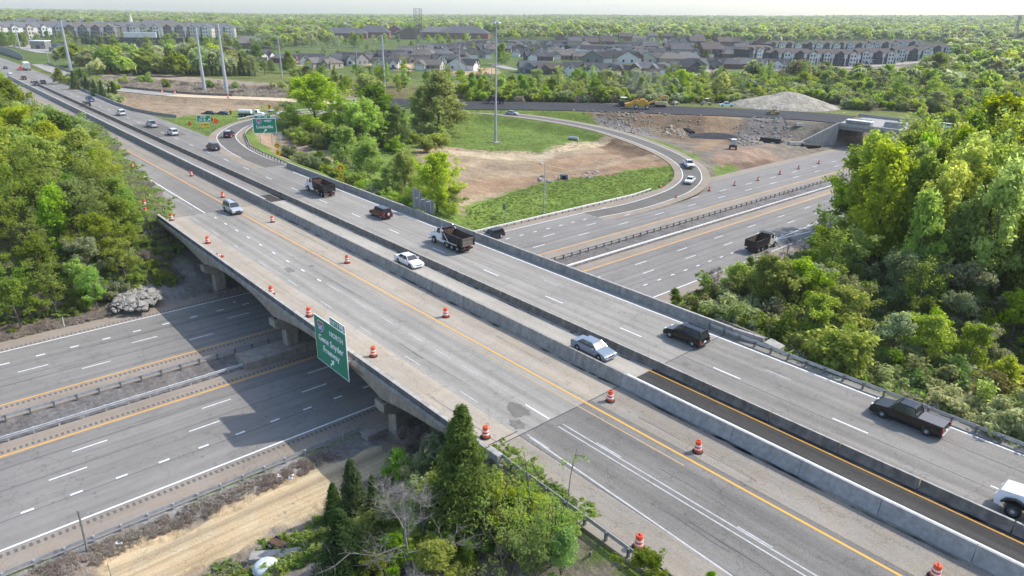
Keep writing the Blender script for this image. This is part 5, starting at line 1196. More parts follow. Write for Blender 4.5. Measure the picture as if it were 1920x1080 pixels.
panel(es, 'speed_plate', wd * .68, .95, wd * .42, h1 - .75, 'signyellow', None); text(es, '25 MPH', .58, 'signblack', wd * .42, h1 - .75, -.06); posts(es, (.2, wd * .72), -.3, h2 - .1)
def chevron(px, py, lab, base):
    x, y, z = on_ground(*base); D_ = math.hypot(x, y); zc = atd(px, py, D_)[2] - z
    t = thing('chevron_sign', lab, 'road sign', (x, y, z), math.radians(60)); panel(t, 'sign_panel', 1.15, 1.45, 0, zc, 'signyellow', None)
    shape(t, 'chevron', [(-.38, zc + .62), (.02, zc + .62), (.42, zc), (.02, zc - .62), (-.38, zc - .62), (.0, zc)], 'signblack', -.05); posts(t, (0,), -.2, zc + .5)
chevron(398, 224, 'yellow chevron sign in front of an orange sign in the gore', (399, 240)); chevron(434, 211, 'yellow chevron sign standing alone on the grass by the ramp', (434, 224)); chevron(506, 200, 'yellow chevron sign in front of the white pickup', (506, 212))
def diamond(px, py, lab, base, k, face, rz=60, extra=None, sym=True):
    x, y, z = on_ground(*base); D_ = math.hypot(x, y); zc = atd(px, py, D_)[2] - z
    t = thing('warning_sign', lab, 'road sign', (x, y, z), math.radians(rz)); shape(t, 'sign_panel', [(-k, zc), (0, zc - k), (k, zc), (0, zc + k)], face, -.02)
    if sym:
        ring = [(math.cos(a) * .45 * k, zc + math.sin(a) * .45 * k) for a in np.linspace(-.9, math.pi + .9, 14)]; ri_ = [(a * .62, zc + (b - zc) * .62) for a, b in ring]
        shape(t, 'ramp_symbol', ring + ri_[::-1], 'signblack', -.045)
    posts(t, (0,), -.3, zc + .3 * k)
    if extra: panel(t, 'speed_plate', 1.2, 1.2, 0, zc - k - .68, 'signyellow', None, y=-.02); text(t, extra, .7, 'signblack', 0, zc - k - .55, -.06); text(t, 'MPH', .3, 'signblack', 0, zc - k - 1.0, -.06)
diamond(632, 315, 'yellow ramp warning sign with speed plate beside the dump truck', (641, 349), 1.15, 'signyellow', 62, '25')
diamond(520, 273, 'yellow warning sign in the bushes beside the lattice mast', (522, 292), 1.05, 'signyellow', 35, '25')
diamond(357, 232, 'small red orange sign at the edge of the gore', (357, 243), .75, 'signorange', 60, None, False); diamond(404, 227, 'orange sign behind a chevron in the gore', (406, 240), 1.05, 'signorange', 75, None, False)
diamond(40, 128, 'red orange works sign by the lorry', (41, 136), 1.25, 'signorange', 70, None, False)
sg = thing('road_sign', 'small grey back of a sign beside the lower freeway rail', 'road sign', at(945, 414, 0)); panel(sg, 'sign_panel', .9, 1.2, 0, 3.0, 'signback'); posts(sg, (0,), 0, 3.4)

# ------------------------------------------------------------------ poles and towers
def pole(base, top, r0, r1, name, lab, cat, z=None, group=None):
    p = at(*base, z) if z is not None else on_ground(*base); D_ = math.hypot(p[0], p[1]); h = atd(*top, D_)[2] - p[2]
    t = thing(name, lab, cat, (p[0], p[1], p[2] - .3), group=group); MB().tube((0, 0, 0), (0, 0, h + .3), r0, r1, 12).obj('shaft', M['pole'], t, smooth=False); return t, h + .3
PG = 'steel power poles beyond the freeway'
tops = []
for base, top, lab, r in (((384, 172), (368, 52), 'leaning grey steel power pole beside its twin above the brush field', .8), ((426, 180), (410, 44), 'grey steel power pole closest to the tan road edge', .8), ((134, 136), (113, 38), 'tall grey steel power pole beyond the cedar row', .85), ((721, 167), (713.5, 65), 'tall grey steel power pole behind the tall loop trees', .7),
                          ((38, 92), (27, 34), 'steel pole near the utility yard and the white apartment gable', .6), ((862, 152), (860, 84), 'slim steel pole in front of the white gabled house', .5), ((529, 146), (519, 66), 'slim pale pole by the brick gabled house', .42)):
    t, h = pole(base, top, r, r * .45, 'power_pole', lab, 'power pole', group=PG); tops.append((Vector(t.location) + Vector((0, 0, h)), t))
    for k in range(3): MB().tube((0, 0, h - 1 - 2.2 * k), (1.3 * (1 if k % 2 else -1), 1.3 * (1 if k % 2 else -1), h - .7 - 2.2 * k), .12, .07, 6).obj('arm', M['pole'], t)
for base, top, lab in (((671, 150), (667, 92), 'wooden utility pole with a crossarm before the new houses'), ((833, 142), (833, 106), 'short utility pole before the dark roofed houses'), ((55, 86), (47, 44), 'slender stadium style pole near the grey gabled flats'), ((192, 82), (184, 47), 'slender light pole between the flats and the stadium'), ((253, 78), (247, 45), 'slender light pole beside the dark bleachers'), ((305, 78), (300, 44), 'stadium light pole with a white lamp bank'), ((360, 78), (354, 30), 'tall slim pole behind the bleachers'), ((395, 90), (392, 40), 'tall slim pole beside the green pitch'), ((92, 118), (86, 88), 'short bare pole on the grass bank'), ((922, 145), (923, 108), 'thin pole beside the street corner'), ((1190, 138), (1192, 103), 'thin grey pole in front of the brown roofed houses'), ((1330, 128), (1331, 92), 'thin pole beside the curved street')):
    t, h = pole(base, top, .22, .14, 'utility_pole', lab, 'utility pole'); MB().box(-1.2, 1.2, -.08, .08, h - .8, h - .6).obj('crossarm', M['pole'], t)
wires = thing('power_line', 'thin power cables strung between the steel poles', 'power line')
def cable(a, b, sag):
    pts = [a.lerp(b, u) - Vector((0, 0, sag * 4 * u * (1 - u))) for u in np.linspace(0, 1, 13)]; MB().path(pts, .035, 4).obj('cable', M['galv'], wires)
far_r = Vector(atd(1900, 60, 900)); far_l = Vector(atd(-200, 20, 560))
for k in range(3):
    off = Vector((0, 0, -1 - 2.2 * k))
    cable(tops[0][0] + off, tops[3][0] + off, 4); cable(tops[1][0] + off, tops[5][0] + off, 4); cable(tops[2][0] + off, tops[0][0] + off, 4); cable(tops[2][0] + off, far_l + off, 4); cable(tops[4][0] + off, tops[6][0] + off, 5)
t, h = pole((929, 267), (925.5, 40), .42, .16, 'high_mast_light', 'very tall light mast standing in the green loop infield', 'light mast')
MB().lathe([(.15, h - .3), (1.0, h - .25), (1.05, h - .05), (.15, h + .1)], 12).obj('lamp_ring', M['galv'], t)
for i in range(6): a_ = i * math.pi / 3; MB().box(math.cos(a_) * 1.1 - .25, math.cos(a_) * 1.1 + .25, math.sin(a_) * 1.1 - .25, math.sin(a_) * 1.1 + .25, h - .5, h - .2).obj('lamp', M['signwhite'], t)
MB().box(-1.2, 1.2, -1.2, 1.2, -.2, .42).obj('footing', M['conc_light'], t)
t, h = pole((1019, 400), (1022, 309), .14, .09, 'street_light', 'single arm street light beside the lower freeway bank', 'street light', z=.1)
MB().path([(0, 0, h - .3), (.7, -1.0, h + .6), (1.4, -2.2, h + .85)], .06, 6).obj('arm', M['pole'], t); MB().box(1.2, 1.9, -3.0, -2.1, h + .75, h + .95).obj('lamp', M['galv'], t, bevel=.04); MB().box(-.3, .3, -.3, .3, -.1, .5).obj('footing', M['conc'], t)
def lattice(base, top, w0, w1, lab, m='galv_dark', r=.12, n=9, arms=True, z=None):
    p = on_ground(*base) if z is None else at(*base, z); D_ = math.hypot(p[0], p[1]); h = atd(*top, D_)[2] - p[2]; t = thing('lattice_tower', lab, 'tower', p, .6)
    wd = lambda z: w0 + (w1 - w0) * min(1, z / (h * .6))
    cs = [(1, 1), (-1, 1), (-1, -1), (1, -1)]; zs = np.linspace(0, h, n)
    for cx, cy in cs: MB().path([(cx * wd(z), cy * wd(z), z) for z in zs], r, 4).obj('leg', M[m], t)
    for i in range(4):
        mb = MB(); a, b = cs[i], cs[(i + 1) % 4]
        for z0, z1 in zip(zs[:-1], zs[1:]):
            mb.tube((a[0] * wd(z0), a[1] * wd(z0), z0), (b[0] * wd(z1), b[1] * wd(z1), z1), r * .6, n=4); mb.tube((b[0] * wd(z0), b[1] * wd(z0), z0), (a[0] * wd(z1), a[1] * wd(z1), z1), r * .6, n=4); mb.tube((a[0] * wd(z1), a[1] * wd(z1), z1), (b[0] * wd(z1), b[1] * wd(z1), z1), r * .6, n=4)
        mb.obj('bracing', M[m], t)
    if arms:
        for k in range(3):
            for s_ in (1, -1): mb = MB(); zz = h * (.78 + .1 * k); mb.tube((s_ * w1, 0, zz), (s_ * (w1 + 4.5 - k), 0, zz), .15, .08, 4); mb.tube((s_ * w1, 0, zz + 2.2), (s_ * (w1 + 4.5 - k), 0, zz), .1, .08, 4); mb.obj('crossarm', M[m], t)
    return t
lattice((786, 118), (785, 16), 3.6, 2.2, 'tall dark lattice transmission tower rising among the houses', r=.13, arms=False)
lattice((1896, 92), (1903, 28), 4.5, 1.2, 'distant lattice transmission tower above the far woods', r=.2)
lattice((526, 290), (521, 248), .55, .55, 'slender lattice mast behind the yellow sign and bushes', 'galv', .05, 8, False)

# ------------------------------------------------------------------ buildings
WALLS = {k: mat(k + ' house wall', c, .85, var=.1, vscale=.6, grain=.06, gscale=4) for k, c in dict(white=(.62, .61, .58), brick=(.17, .095, .075), grey=(.20, .195, .185), tan=(.34, .29, .23), charcoal=(.055, .055, .06), blue=(.16, .19, .22), brown=(.14, .10, .085), cream=(.5, .46, .38), redbrick=(.24, .085, .07)).items()}
ROOFS = {k: mat(k + ' shingle roof', c, .9, var=.12, vscale=.5, grain=.12, gscale=3) for k, c in dict(charcoal=(.052, .052, .056), slate=(.085, .087, .093), taupe=(.135, .12, .105), brown=(.095, .075, .065), grey=(.125, .125, .128)).items()}
M['win'] = flat('window glass', (.03, .035, .045), .1, 0, .8); M['garage'] = flat('white garage door', (.62, .62, .6), .6); M['garage_dark'] = flat('dark garage door', (.05, .05, .055), .6)
def gable_wall(mb, x0, x1, y0, y1, h, rh, axis='x'):
    if axis == 'x': mb.prism([(y0, -1.5), (y1, -1.5), (y1, h), ((y0 + y1) / 2, h + rh), (y0, h)], x0, x1, 'x')
    else: mb.prism([(x0, -1.5), (x1, -1.5), (x1, h), ((x0 + x1) / 2, h + rh), (x0, h)], y0, y1, 'y')
def gable_roof(mb, x0, x1, y0, y1, h, rh, axis='x', ov=.45, th=.22):
    if axis == 'x':
        m = (y0 + y1) / 2; k = rh / (m - y0); a = h - ov * k
        mb.prism([(y0 - ov, a + .05), (m, h + rh + .05), (y1 + ov, a + .05), (y1 + ov, a + .05 + th), (m, h + rh + .05 + th), (y0 - ov, a + .05 + th)], x0 - ov, x1 + ov, 'x')
    else:
        m = (x0 + x1) / 2; k = rh / (m - x0); a = h - ov * k
        mb.prism([(x0 - ov, a + .05), (m, h + rh + .05), (x1 + ov, a + .05), (x1 + ov, a + .05 + th), (m, h + rh + .05 + th), (x0 - ov, a + .05 + th)], y0 - ov, y1 + ov, 'y')
def hip_roof(mb, x0, x1, y0, y1, h, rh, ov=.5):
    x0 -= ov; x1 += ov; y0 -= ov; y1 += ov; d = min((y1 - y0) / 2, (x1 - x0) / 2 - .1); my = (y0 + y1) / 2
    mb.add([(x0, y0, h), (x1, y0, h), (x1, y1, h), (x0, y1, h), (x0 + d, my, h + rh), (x1 - d, my, h + rh)], [(0, 1, 5, 4), (1, 2, 5), (2, 3, 4, 5), (3, 0, 4), (3, 2, 1, 0)])
def window(parent, x, z, w_=1.1, h_=1.3, y=0.0, side='f', x2=0):
    if side == 'f': o = MB().box(x - w_ / 2, x + w_ / 2, y - .06, y + .02, z, z + h_).obj('window', M['win'], parent)
    else: o = MB().box(min(x2, x2 + .06), max(x2, x2 + .06), x - w_ / 2, x + w_ / 2, z, z + h_).obj('window', M['win'], parent)
    if side == 'f':
        MB().box(x - w_ / 2 - .1, x + w_ / 2 + .1, y - .075, y - .0, z + h_ + .002, z + h_ + .12).obj('frame', M['garage'], o)
        MB().box(x - w_ / 2 - .1, x + w_ / 2 + .1, y - .09, y - .0, z - .12, z - .002).obj('sill', M['garage'], o)
    return o
def house(wall_, roof_, L_=17, W_=11, h=3.1, rh=3.2, kind='gable', garage='garage', two=False, porch=False, gw='white', gx=None):
    """front faces -y"""
    t = thing('house', 'h', 'house'); wm, rm = WALLS[wall_], ROOFS[roof_]
    H_ = h * (1.9 if two else 1)
    mb = MB()
    if kind == 'gable': gable_wall(mb, -L_ / 2, L_ / 2, 0, W_, H_, rh)
    else: mb.box(-L_ / 2, L_ / 2, 0, W_, -1.5, H_)
    mb.obj('wall', wm, t); mb = MB()
    if kind == 'gable': gable_roof(mb, -L_ / 2, L_ / 2, 0, W_, H_, rh)
    else: hip_roof(mb, -L_ / 2, L_ / 2, 0, W_, H_, rh)
    mb.obj('roof', rm, t)
    gx = gx if gx is not None else -L_ / 2 + 4.2; mb = MB(); gable_wall(mb, gx - 3.3, gx + 3.3, -4.5, W_ / 2, h, 2.6, 'y'); mb.obj('garage_wall', WALLS[gw], t)
    mb = MB(); gable_roof(mb, gx - 3.3, gx + 3.3, -4.5, W_ / 2, h, 2.6, 'y'); mb.obj('garage_roof', rm, t)
    MB().box(gx - 2.4, gx + 2.4, -4.56, -4.48, 0, 2.3).obj('garage_door', M[garage], t)
    window(t, gx, h + .5, .9, .9, -4.5)
    for i, xx in enumerate(np.linspace(gx + 4.6, L_ / 2 - 1.2, 3)):
        if i == 0: MB().box(xx - .5, xx + .5, -.06, .02, 0, 2.1).obj('door', M['garage_dark'], t)
        else: window(t, xx, .9)
        if two: window(t, xx, h + .8)
    for yy in (W_ * .3, W_ * .7): window(t, yy, .9, side='s', x2=L_ / 2); window(t, yy, .9, side='s', x2=-L_ / 2 - .06)
    if porch:
        MB().box(gx + 3.6, L_ / 2, -2.4, -.02, 2.5, 2.7).obj('porch_roof', rm, t)
        for xx in (gx + 3.8, L_ / 2 - .2): MB().box(xx - .1, xx + .1, -2.3, -2.1, 0, 2.5).obj('porch_post', M['garage'], t)
    else:
        c = L_ / 2 - 3; mb = MB(); gable_wall(mb, c - 2.2, c + 2.2, -1.6, W_ / 2, h, 2.1, 'y'); mb.obj('bay_wall', WALLS[gw] if not two else wm, t); mb = MB(); gable_roof(mb, c - 2.2, c + 2.2, -1.6, W_ / 2, h, 2.1, 'y'); mb.obj('bay_roof', rm, t); window(t, c, .8, 1.8, 1.4, -1.6)
    return t
HV = [('white walled charcoal roofed', house('white', 'charcoal')), ('dark brick slate roofed', house('brick', 'slate', gw='brick', kind='hip', rh=3.6)), ('grey walled charcoal roofed', house('grey', 'charcoal', gw='white', garage='garage_dark')), ('tan walled taupe roofed', house('tan', 'taupe', kind='hip', gw='tan', rh=3.4)),
      ('charcoal walled charcoal roofed', house('charcoal', 'charcoal', gw='white', porch=True)), ('blue grey slate roofed', house('blue', 'slate', gw='blue', garage='garage_dark')), ('brown brick brown roofed', house('brown', 'brown', gw='brown', garage='garage_dark', porch=True)), ('cream gabled taupe roofed', house('cream', 'taupe', gw='cream', porch=True)),
      ('brick fronted grey roofed', house('redbrick', 'grey', gw='brick', kind='hip')), ('two storey tan slate roofed', house('tan', 'slate', L_=14, two=True, gw='white')), ('two storey dark brick brown roofed', house('brick', 'brown', L_=15, two=True, gw='brick', rh=4))]
VIEW = math.atan2(.7455, .6665)
hcount = {}
def put_house(px, py, v, rz=0.0, sc=1.0, row='front'):
    nm, pr = HV[v]; x, y, z = on_ground(px, py); hcount[row] = hcount.get(row, 0) + 1
    return place(pr, (x, y, z), VIEW + math.radians(rz), f'{nm} house, {nth(hcount[row])} in the {row} row from the stadium', 'houses of the estate beyond the freeway', sc)
for px, py, v, rz, sc in ((497, 113, 2, 60, 1.1), (546, 117, 8, 75, 1.0), (586, 120, 0, 15, 1.05), (600, 128, 3, -30, 1.1), (645, 122, 2, -25, 1.25), (678, 119, 7, 10, .9), (703, 113, 4, -40, 1.1), (722, 128, 0, 5, 1.0), (757, 119, 3, 20, 1.1), (802, 131, 7, -10, 1.0), (838, 121, 4, 15, 1.1), (884, 131, 0, 70, 1.2),
                          (1003, 137, 5, 10, 1.1), (1034, 139, 6, 0, 1.0), (1084, 141, 0, -5, 1.15), (1126, 142, 2, 8, 1.1), (1160, 141, 1, 30, 1.1), (1205, 139, 8, -20, 1.15), (1248, 138, 3, 20, 1.0), (1272, 135, 4, -60, 1.1)): put_house(px, py, v, rz, sc, 'front')
pat = [3, 2, 0, 4, 1, 7, 3, 8, 5, 6, 0, 2]
def row(name, x0, x1, step, y0, y1, turn, seed, sc=1.0, two=0.0):
    r_ = random.Random(seed); x = x0; i = seed; step *= .8; sc *= 1.1
    while x < x1:
        u = (x - x0) / (x1 - x0); v = pat[i % len(pat)]
        if r_.random() < two: v = r_.choice([9, 10])
        put_house(x + r_.uniform(-3, 3), y0 + (y1 - y0) * u + r_.uniform(-.6, .6), v, turn + r_.choice([0, 0, 90, -90, 180]) + r_.uniform(-14, 14), sc * r_.uniform(.92, 1.12), name); x += step * r_.uniform(.85, 1.15); i += 1
row('second', 735, 905, 25, 112, 109, 10, 3); row('third', 770, 930, 20, 101, 96, 0, 5); row('fourth', 865, 1010, 15, 91, 88, 20, 8); row('fifth', 975, 1080, 30, 107, 106, -10, 2); row('sixth', 905, 1180, 19, 97, 97, 8, 4); row('seventh', 960, 1230, 16, 87, 89, 0, 9, 1, .2); row('eighth', 1130, 1290, 32, 118, 117, 0, 1, 1.25); row('ninth', 1160, 1420, 27, 106, 108, 5, 7, 1.15, .2); row('tenth', 1230, 1420, 26, 92, 88, 0, 6, 1.1, .7); row('eleventh', 1295, 1480, 17, 128, 127, -20, 11, .9); row('twelfth', 1060, 1500, 34, 78, 74, 0, 12, 1, .5); row('fifteenth', 1010, 1290, 28, 113, 112, 0, 15, 1.0); row('sixteenth', 1170, 1420, 28, 100, 99, 0, 16, 1.0, .2); row('fourteenth', 400, 760, 34, 49, 47, 0, 14, 1.2, .4); row('thirteenth', 560, 760, 40, 58, 60, 0, 10, 1.1, .3)
bh = house('brick', 'charcoal', L_=20, W_=13, two=True, rh=4.5, gw='brick'); x, y, z = on_ground(1106, 109); bh.location = (x, y, z); bh.rotation_euler = (0, 0, VIEW - .3); bh.name = 'house'; bh['label'] = 'large brick house with white porches on two levels amid the estate'
for z_ in (3.0, 6.0): MB().box(-12, 10, -7.2, -4.7, z_, z_ + .2).obj('porch_deck', M['signwhite'], bh); MB().box(-12, 10, -7.25, -7.1, z_ + .2, z_ + 1.1).obj('porch_rail', M['signwhite'], bh)
for xx in np.linspace(-11.8, 9.8, 7): MB().box(xx - .12, xx + .12, -7.2, -6.95, 0, 6).obj('porch_post', M['signwhite'], bh)
def apartments(wall_a, wall_b, roof_, L_=40, W_=16, h=9.2, rh=3.6):
    t = thing('apartment_building', 'a', 'apartment block'); MB().box(-L_ / 2, L_ / 2, 0, W_, -2, h).obj('wall', WALLS[wall_a], t); mb = MB(); hip_roof(mb, -L_ / 2, L_ / 2, 0, W_, h, rh, .7); mb.obj('roof', ROOFS[roof_], t)
    n = 4
    for i in range(n):
        c = -L_ / 2 + (i + .5) * L_ / n; mb = MB(); gable_wall(mb, c - 2.6, c + 2.6, -1.3, W_ * .4, h + .2, 1.9, 'y'); mb.obj('bay_wall', WALLS[wall_b if i % 2 else wall_a], t); mb = MB(); gable_roof(mb, c - 2.6, c + 2.6, -1.3, W_ * .4, h + .2, 1.9, 'y'); mb.obj('bay_roof', ROOFS[roof_], t)
        MB().box(c + 3.0, c + 5.6, -.5, -.02, h * .62, h - .05).obj('wall_panel', WALLS['white'], t); MB().box(c + 3.9, c + 4.9, -.55, -.02, .0, h * .61).obj('wall_panel', WALLS['white'] if wall_b != 'cream' else WALLS['tan'], t)
        for lv_ in range(3):
            z_ = .9 + lv_ * 3.05
            for xx in (c - 1.2, c + 1.2): window(t, xx, z_, 1.1, 1.5, -1.3)
            window(t, c - 3.8, z_, 1.3, 1.5, 0); MB().box(c - 5.0, c - 2.7, -1.2, -.02, z_ - .95, z_ - .75).obj('balcony', M['trim'], t)
    for yy in (4, 8, 12):
        for lv_ in range(3): window(t, yy, .9 + lv_ * 3.05, side='s', x2=L_ / 2); window(t, yy, .9 + lv_ * 3.05, side='s', x2=-L_ / 2 - .06)
    return t
apr = apartments('charcoal', 'white', 'brown'); apl = apartments('cream', 'white', 'grey', 44, 15, 9.0, 3.8); apd = apartments('brown', 'grey', 'taupe', 40)
for i, (px, py, rz) in enumerate(((1428, 113, 25), (1485, 122, -8), (1560, 123, -14), (1632, 120, -18), (1700, 114, -22), (1745, 106, -28))): place(apr, on_ground(px, py), VIEW + math.radians(rz), f'dark and white apartment block, {nth(i + 1)} along the parking street', 'dark apartment blocks beside the far woods')
for i, (px, py, rz) in enumerate(((1470, 99, 10), (1540, 99, 0), (1600, 99, -10), (1650, 97, -15), (1700, 95, -20))): place(apr, on_ground(px, py), VIEW + math.radians(rz), f'dark apartment block, {nth(i + 1)} in the rear rank below the far woods', 'dark apartment blocks beside the far woods')
for i, (px, py, rz, p_) in enumerate(((0, 70, -20, apl), (20, 72, 70, apd), (46, 74, 60, apl), (88, 69, 15, apl), (128, 71, 20, apl), (172, 72, 18, apd), (214, 70, 18, apl), (258, 70, 15, apl), (306, 70, 18, apd), (352, 70, 12, apl), (396, 69, 15, apl), (66, 58, 15, apl), (150, 59, 12, apl), (300, 61, 15, apl))): place(p_, on_ground(px, py), VIEW + math.radians(rz), f'{"brown" if p_ is apd else "pale"} apartment block with grey roof, {nth(i + 1)} along the rise behind the stadium', 'pale apartment blocks behind the stadium', 1.4)
# school
def school(px, py, L_, W_, h, rh, kind, wall_, roof_, lab, rz=0):
    x, y, z = on_ground(px, py); t = thing('school_building', lab, 'school', (x, y, z), VIEW + math.radians(rz)); mb = MB()
    if kind == 'hip': mb.box(-L_ / 2, L_ / 2, 0, W_, -2, h); mb.obj('wall', WALLS[wall_], t); mb = MB(); hip_roof(mb, -L_ / 2, L_ / 2, 0, W_, h, rh, 1); mb.obj('roof', ROOFS[roof_], t)
    else: gable_wall(mb, -L_ / 2, L_ / 2, 0, W_, h, rh, 'y'); mb.obj('wall', WALLS[wall_], t); mb = MB(); gable_roof(mb, -L_ / 2, L_ / 2, 0, W_, h, rh, 'y', .8, .4); mb.obj('roof', ROOFS[roof_], t)
    for xx in np.arange(-L_ / 2 + 2.5, L_ / 2 - 2, 3.4):
        for z_ in ((1, 4.4) if h > 6 else (1,)): window(t, xx, z_, 1.6, 1.8)
    MB().box(-L_ / 2 - 1, L_ / 2 + 1, -1.06, -1.0, h - .15, h + .15).obj('fascia', M['garage'], t) if kind == 'hip' else None
    return t
school(640, 72, 70, 30, 7, 7, 'hip', 'redbrick', 'slate', 'brick school wing with wide hipped roof nearest the parking field', 8); school(700, 71, 46, 26, 8, 9, 'hip', 'redbrick', 'slate', 'brick school wing with steep hipped roof beside the red gable', 4); school(768, 74, 40, 40, 8, 8, 'gable', 'brown', 'slate', 'dark gabled school hall in the middle of the school', 10)
school(820, 71, 60, 30, 8, 8, 'hip', 'redbrick', 'grey', 'school wing with pale grey roof beside the dark hall', 0); school(868, 73, 74, 34, 8.5, 9, 'hip', 'redbrick', 'slate', 'long brick school wing with two rows of windows', -4); school(740, 66, 26, 20, 8, 7, 'gable', 'redbrick', 'slate', 'small red gabled school block behind the hall', 0); school(903, 72, 20, 22, 8, 5, 'gable', 'tan', 'slate', 'pale gabled end block of the school', 10)
school(470, 91, 34, 24, 5, 6, 'hip', 'redbrick', 'taupe', 'low brick building with tan roof beside the sports field', 20); school(1085, 51, 60, 30, 7, 1, 'hip', 'white', 'grey', 'long pale building far off among the trees', 0) if False else None
# stadium
x, y, z = on_ground(262, 87); st_ = thing('bleachers', 'dark stepped stadium bleachers beside the sports field', 'bleachers', (x, y, z), VIEW + .35)
for k in range(10): MB().box(-38, 38, k * 1.4, k * 1.4 + 1.39, k * .75, k * .75 + .74).obj('row', M['trim'], st_)
MB().box(-14, 14, 14.1, 18, 6, 12).obj('press_box', WALLS['white'], st_); MB().box(-14.2, 14.2, 13.9, 18.2, 12.01, 12.3).obj('press_box_roof', M['signwhite'], st_)
for xx in np.arange(-37, 38, 8): MB().box(xx, xx + .3, 13.6, 13.9, -1, 7).obj('support', M['trim'], st_)
for px, L_, lab in ((392, 62, 'long blue fence panel screen along the sports field'), (265, 26, 'blue banner screen behind the goal end')):
    x, y, z = on_ground(px, 92); f_ = thing('field_fence', lab, 'fence', (x, y, z), VIEW + .05); n = int(L_ / 6)
    for i in range(n): MB().box(-L_ / 2 + i * 6 + .05, -L_ / 2 + i * 6 + 5.95, 0, .1, .2, 2.2).obj('panel', flat('blue fence mesh', (.03, .06, .22), .7) if 'bluef' not in M else M['bluef'], f_)
x, y, z = on_ground(415, 82); tag(MB().box(-50, 50, 0, 60, 0, .12).obj('pitch', mat('artificial turf', (.11, .2, .06), .9, var=.15, vscale=.1)), 'bright green sports pitch behind the blue fence', 'pitch'); po = bpy.data.objects['pitch']; po.location = (x, y, z); po.rotation_euler = (0, 0, VIEW)
# utility yard
x, y, z = on_ground(72, 92); yd = thing('utility_building', 'flat roofed grey utility shed with white roof edge by the gravel track', 'shed', (x, y, z), VIEW + .1); MB().box(-6, 6, 0, 10, -1, 6.2).obj('wall', WALLS['grey'], yd); MB().box(-6.3, 6.3, -.3, 10.3, 6.2, 6.8).obj('roof', M['signwhite'], yd); MB().box(-1.5, 1.5, -.06, 0, 0, 3.2).obj('door', M['garage_dark'], yd); window(yd, 4, 3)
for i, (px, py, cl, lab) in enumerate(((97, 88, 'blue', 'blue grey storage container beside the utility shed'), (110, 90, 'blue', 'second blue grey container toward the steel pole'), (104, 96, 'grey', 'long grey storage container in front of the blue ones'), (118, 93, 'tan', 'small orange tan storage box at the yard corner'))):
    x, y, z = on_ground(px, py); t = thing('container', lab, 'container', (x, y, z), VIEW + .05); MB().box(-5, 5, 0, 2.6, 0, 3).obj('body', WALLS[cl], t); MB().box(4.4, 5.02, .2, 2.4, .2, 2.8).obj('door', WALLS['charcoal'], t)
x, y, z = on_ground(250, 64); ch = thing('church', 'white church steeple rising behind the apartment roofs', 'church', (x, y, z)); MB().box(-8, 8, -5, 5, 0, 9).obj('wall', WALLS['white'], ch); mb = MB(); gable_roof(mb, -8, 8, -5, 5, 9, 4); mb.obj('roof', ROOFS['grey'], ch); MB().box(-2, 2, -2, 2, 12, 19).obj('tower', WALLS['white'], ch); MB().tube((0, 0, 19), (0, 0, 28), 2.2, .05, 8).obj('spire', WALLS['white'], ch)
# parked cars
pc = [car('sedan', 'white', 'p', 'car'), car('suv', 'charcoal', 'p', 'car'), car('sedan', 'silver', 'p', 'car'), car('suv', 'black', 'p', 'car')]
for c_ in pc: c_.name = 'parked_car'
for i in range(15): x, y, z = on_ground(1512 + i * 12.5 + (i % 3) * 2, 125.5 - i * .62); place(pc[(i * 3 + i // 4) % 4], (x, y, z), VIEW + math.radians(75 + rnd.uniform(-6, 6)), f'parked {"white dark silver black".split()[(i * 3 + i // 4) % 4]} car, {nth(i + 1)} along the apartment parking row', 'cars parked below the dark apartments')
for i, (px, py, k) in enumerate(((727, 130, 3), (740, 131, 1), (763, 131, 3), (800, 133, 2), (1335, 131, 1))): x, y, z = on_ground(px, py); place(pc[k], (x, y, z), VIEW + math.radians(rnd.uniform(-20, 20)), f'parked car in front of the estate houses, {nth(i + 1)} from the building plots', 'cars parked by the front estate houses')
x, y, z = on_ground(1640, 120); bt2 = thing('box_truck', 'long white and blue moving lorry parked below the apartments', 'lorry', (x, y, z), VIEW - .15); MB().box(-7, 5, -1.3, 1.3, 1, 4).obj('box', CP['white'], bt2); MB().box(-3, 4, -1.34, -1.31, 1.8, 3.0).obj('side_panel', M['shieldblue'], bt2); MB().box(5.2, 7.4, -1.1, 1.1, .7, 3.1).obj('cab', CP['white'], bt2, bevel=.1)
for xx in (6.3, -4, -5.2):
    for s_ in (1, -1): wheel(bt2, xx, s_ * 1.0, .5, .35)
# estate streets
def street(pxs, wd, lab):
    P = [np.array(on_ground(*p)) for p in pxs]; P = catmull([tuple(p) for p in P], 5); P = [(p[0], p[1], gz(p[0], p[1])) for p in P]; o = ribbon(MB(), P, -wd / 2, wd / 2, .25, .6).obj('street', M['street']); tag(o, lab, 'street', kind='structure')
street([(925, 120), (960, 130), (1000, 131)], 9, 'pale street corner behind the light mast'); street([(1325, 124), (1335, 131), (1328, 138), (1290, 146)], 9, 'pale curved estate street'); street([(1480, 125), (1560, 129), (1700, 119), (1760, 112)], 9, 'parking street below the dark apartments'); street([(1345, 133), (1400, 134), (1500, 130)], 3, 'pale pavement behind the corner houses'); street([(0, 82), (40, 90), (75, 98), (98, 100)], 8, 'pale gravel track by the utility yard')

